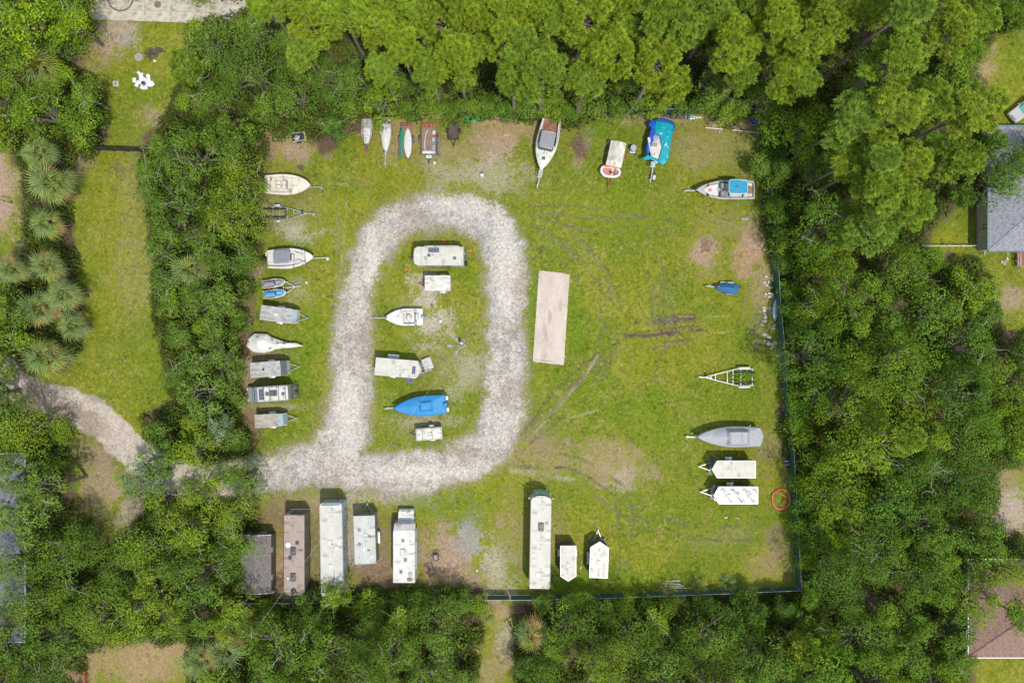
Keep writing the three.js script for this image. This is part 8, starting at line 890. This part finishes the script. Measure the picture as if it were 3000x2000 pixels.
// small loose things on the grass
function block(name, label, cat, px, py, deg, w, h, d, m, lidM) { const o = at(name, label, cat, px, py, 0, deg); obj('body', [rb(w, h, d, 0.03, 0, h / 2, 0)], m, o); if (lidM) obj('lid', [rb(w * 0.7, 0.05, d * 0.7, 0.02, 0, h + 0.02, 0)], lidM, o); return o; }
block('concrete_block', 'grey hollow block alone on grass below the blue bimini boat', 'block', 2182, 640.5, 0, 0.9, 0.2, 0.32, W.galv, W.canvas); block('white_jug', 'white jug below the tongue of the flatbed', 'jug', 1273, 478, 5, 0.32, 0.35, 0.42, W.pvc, W.white); block('white_canister', 'white canister with black lid above the top of the loop', 'canister', 1412, 514, 0, 0.42, 0.4, 0.4, W.pvc, W.pvc); block('black_battery', 'black battery beside the white canister', 'battery', 1412, 507, 0, 0.34, 0.24, 0.22, W.black, W.dark); block('white_block', 'small white block right of the jet skis', 'block', 898, 828, 15, 0.26, 0.18, 0.3, W.pvc); block('white_board', 'pale short board above the grey trailer below the jet skis', 'board', 822, 886, -8, 0.5, 0.06, 0.22, W.stone); block('wheel_chock', 'white chock at the coupler of the console boat trailer', 'chock', 960, 759, 30, 0.34, 0.2, 0.3, W.pvc); block('white_lump', 'white paper bag on the grass behind the skiff', 'bag', 1291, 941, 10, 0.32, 0.16, 0.34, W.pvc); block('white_lump', 'small white scrap below the white V-nosed trailers', 'scrap', 2127, 1516, 10, 0.42, 0.1, 0.26, W.stone); block('timber_offcut', 'pale slanting timber offcut below the white V-nosed trailers', 'timber', 2161, 1518, -18, 0.6, 0.07, 0.1, W.stone); block('timber_offcut', 'brown upright timber offcut near the right fence', 'timber', 2188, 1536, -70, 0.55, 0.08, 0.12, W.teak); block('timber_offcut', 'pale timber offcut nearest the right fence', 'timber', 2217, 1560, 20, 0.5, 0.07, 0.08, W.stone); block('timber_offcut', 'pale stick on grass above the grey-roofed V-nosed trailer', 'timber', 1752, 1544, -32, 0.5, 0.06, 0.06, W.stone); block('timber_offcut', 'white stick between the two small bottom trailers', 'timber', 1702, 1663, 78, 0.4, 0.06, 0.1, W.pvc); block('brick_chip', 'brown chip on grass above the white pipes', 'brick', 2015, 1687, 20, 0.34, 0.14, 0.28, W.teak); block('gas_bottle', 'grey boxed gas bottle left of the brown trailer front', 'box', 802, 1730, 5, 0.4, 0.5, 0.4, W.stone, W.pvc); block('wooden_crate', 'small wooden crate under the trees right of the cab-over motorhome', 'crate', 1281, 1728, 0, 0.75, 0.35, 0.5, W.teak, W.pvc); block('white_bottle', 'white bottle on bare soil left of the path gate', 'bottle', 1397, 1671, 80, 0.34, 0.14, 0.16, W.pvc); block('timber_offcut', 'pale plank lying by the mulch at the top row', 'timber', 1484, 396, -5, 0.8, 0.06, 0.14, W.stone); block('black_tub', 'black tub on bare soil right of the cab-over motorhome', 'tub', 1277, 1631, 10, 0.62, 0.3, 0.9, mat('dark brown tub', [0.06, 0.045, 0.04], { roughness: 0.9 }), W.canvas);
for (const [x, y, l] of [[1210, 718, 'orange cone at the front of the white travel trailer'], [1376, 733, 'orange cone behind the white travel trailer'], [1187, 789, 'orange cone nearest the gravel below the travel trailer'], [1299, 703, 'orange cone above the white travel trailer']]) { const o = at('traffic_cone', l, 'cone', x, y, 0.1, 0); obj('base', [rb(0.3, 0.03, 0.3, 0.01, 0, 0.015, 0)], W.orange, o); obj('cone', [cy(0.11, 0.025, 0.38, 0, 0.22, 0, 14)], W.orange, o); }
{ // pallet and debris at the end of the left trees
  const o = at('broken_pallet', 'broken wooden pallet at the edge of the trees', 'pallet', 964, 459, 0, 25); for (let i = 0; i < 4; i++) obj('slat', [rb(0.9, 0.03, 0.11, 0.008, 0, 0.12, (i - 1.5) * 0.2)], W.wood, o); for (const x of [-0.38, 0.38]) obj('runner', [bx(0.08, 0.09, 0.8, x, 0.05, 0)], W.wood, o);
  const r = rng(63); [[0, 0, 1.1, 0.7], [-0.9, 0.25, 0.9, 0.55], [0.6, 0.2, 0.8, 0.9], [-0.3, -0.7, 1.0, 0.6], [0.7, -0.65, 0.8, 0.5], [1.2, 0.35, 0.7, 0.6], [-0.1, 0.8, 0.6, 0.5], [-1.2, -0.2, 0.6, 0.5], [0.4, 0.9, 0.5, 0.4], [-0.55, -1.2, 0.35, 0.5]].forEach(([x, z, w, d], i) => { const [X, Z] = P(420, 240), p = thing('foam_scrap', ['largest white foam sheet in the middle of the scrap heap', 'white foam sheet at the left of the scrap heap', 'crumpled white sheet right of the blue pot in the heap', 'white sheet at the top of the scrap heap', 'white scrap at the upper right of the heap', 'white scrap at the right end of the heap', 'white scrap below the blue pot of the heap', 'small white scrap at the left end of the heap', 'small white scrap at the lower right of the heap', 'small white scrap above the heap'][i], 'scrap', X + x * 0.95, Z + z * 0.95, r() * 180, 'white scrap heap on the lawn'); const rows = []; for (let a = 0; a <= 5; a++) { const row = []; for (let b = 0; b <= 5; b++) row.push([(a / 5 - 0.5) * w * (0.9 + 0.2 * r()), 0.06 + 0.03 * i / 2 + 0.14 * r(), (b / 5 - 0.5) * d * (0.9 + 0.2 * r())]); rows.push(row); } obj('sheet', [gridGeo(rows)], mat('white foam', [0.47, 0.47, 0.47], { roughness: 0.8, side: THREE.DoubleSide }), p); });
  const b = at('blue_pot', 'dark blue pot in the middle of the white scrap heap', 'pot', 421, 245, 0.3, 0); obj('pot', [cy(0.2, 0.26, 0.4, 0, 0.45, 0, 16)], mat('blue grey pot', [0.05, 0.12, 0.2], { roughness: 0.4 }), b); obj('soil', [cy(0.22, 0.22, 0.02, 0, 0.655, 0, 14)], W.black, b); block('white_scrap', 'tiny white box near the dark puddle on the lawn', 'scrap', 453, 179, 15, 0.32, 0.12, 0.26, W.pvc);
  const l = at('garden_lamp', 'thin black lamp post on the pink mulch bed', 'lamp post', 8, 590, 1.0, 0); obj('post', [cy(0.05, 0.04, 2.0, 0.5, 1.0, 0, 8)], W.black, l); obj('arm', [bar([0.5, 2.0, 0], [-0.2, 2.05, -0.1], 0.035)], W.black, l); obj('lamp_head', [rb(0.3, 0.1, 0.18, 0.04, -0.25, 2.03, -0.1)], W.dark, l);
}
{ // silver car at the right edge
  const o = at('parked_car', 'silver car parked at the corner of the grey-roofed house', 'car', 3012, 312, 1.0, 218), pm = mat('champagne silver paint', [0.36, 0.335, 0.315], { metalness: 0.4, roughness: 0.3, clearcoat: 1, clearcoatRoughness: 0.05 }); const pr = new THREE.Shape([[-2.25, 0.3], [2.25, 0.3], [2.3, 0.62], [2.1, 0.82], [0.95, 0.98], [-1.75, 1.02], [-2.2, 0.98], [-2.3, 0.6]].map(q => new THREE.Vector2(...q))); obj('body', [new THREE.ExtrudeGeometry(pr, { depth: 1.5, bevelEnabled: true, bevelSize: 0.14, bevelThickness: 0.14, bevelSegments: 4, bevelOffset: -0.1 }).translate(0, 0, -0.75)], pm, o); const cb = new THREE.Shape([[1.0, 0.95], [0.2, 1.42], [-1.1, 1.45], [-1.85, 1.0]].map(q => new THREE.Vector2(...q))); obj('cabin', [new THREE.ExtrudeGeometry(cb, { depth: 1.16, bevelEnabled: true, bevelSize: 0.08, bevelThickness: 0.14, bevelSegments: 3, bevelOffset: -0.08 }).translate(0, 0, -0.58)], W.glass, o); obj('roof', [rb(1.25, 0.05, 1.16, 0.02, -0.45, 1.46, 0)], pm, o); obj('windscreen', [rb(0.92, 0.03, 1.2, 0.012, 0.62, 1.22, 0, 0, -0.53)], W.teal, o); for (const s of [-1, 1]) { for (const x of [1.4, -1.4]) wheel(o, x, s * 0.82, 0.32, W.alu); obj('headlight', [rb(0.3, 0.12, 0.3, 0.05, 2.12, 0.76, s * 0.6)], W.pvc, o); obj('mirror', [rb(0.14, 0.12, 0.2, 0.04, 0.7, 1.02, s * 0.98)], pm, o); obj('tail_light', [rb(0.2, 0.14, 0.3, 0.05, -2.22, 0.85, s * 0.6)], W.lamp, o); }
  const d = at('deck_steps', 'small red-brown slatted deck with white rail below the grey house', 'deck', 2992, 762, 0.5, 0); for (let i = 0; i < 12; i++) obj('board', [rb(0.9, 0.04, 0.14, 0.01, 0, 0.45, -1.0 + i * 0.165)], W.rust, d); obj('rail', [bar([-0.5, 1.2, -1.0], [-0.5, 1.2, 0.9], 0.04), bar([-0.5, 0.8, -1.0], [-0.5, 0.8, 0.9], 0.03)], W.pvc, d); for (const z of [-1.0, 0, 0.9]) obj('post', [rb(0.09, 1.25, 0.09, 0.01, -0.5, 0.62, z), rb(0.09, 0.44, 0.09, 0.01, 0.4, 0.22, z)], W.pvc, d); for (const [x, y, l] of [[2890, 738, 'left'], [2958, 738, 'right']]) { const s = at('downspout', `white downspout elbow at the ${l} of the grey house corner`, 'downspout', x, y, 0.3, 0); obj('pipe', [tube([[0, 1.4, -0.3], [0, 0.3, -0.3], [0, 0.08, 0], [0, 0.07, 0.4]], 0.05, 20, 7)], W.pvc, s); } const pb = rng(71); for (let i = 0; i < 8; i++) block('pale_rock', ['largest pale rock', 'flat pale rock', 'second pale rock', 'pointed pale rock', 'small pale rock', 'outer pale rock', 'lowest pale rock', 'tiny pale rock'][i] + ' in the little heap below the grey house', 'rock', 2944 + (pb() - 0.5) * 26, 764 + (pb() - 0.5) * 20, pb() * 180, 0.42 - i * 0.03, 0.16, 0.32 - i * 0.02, W.stone);
}
renderer.render(scene, camera);
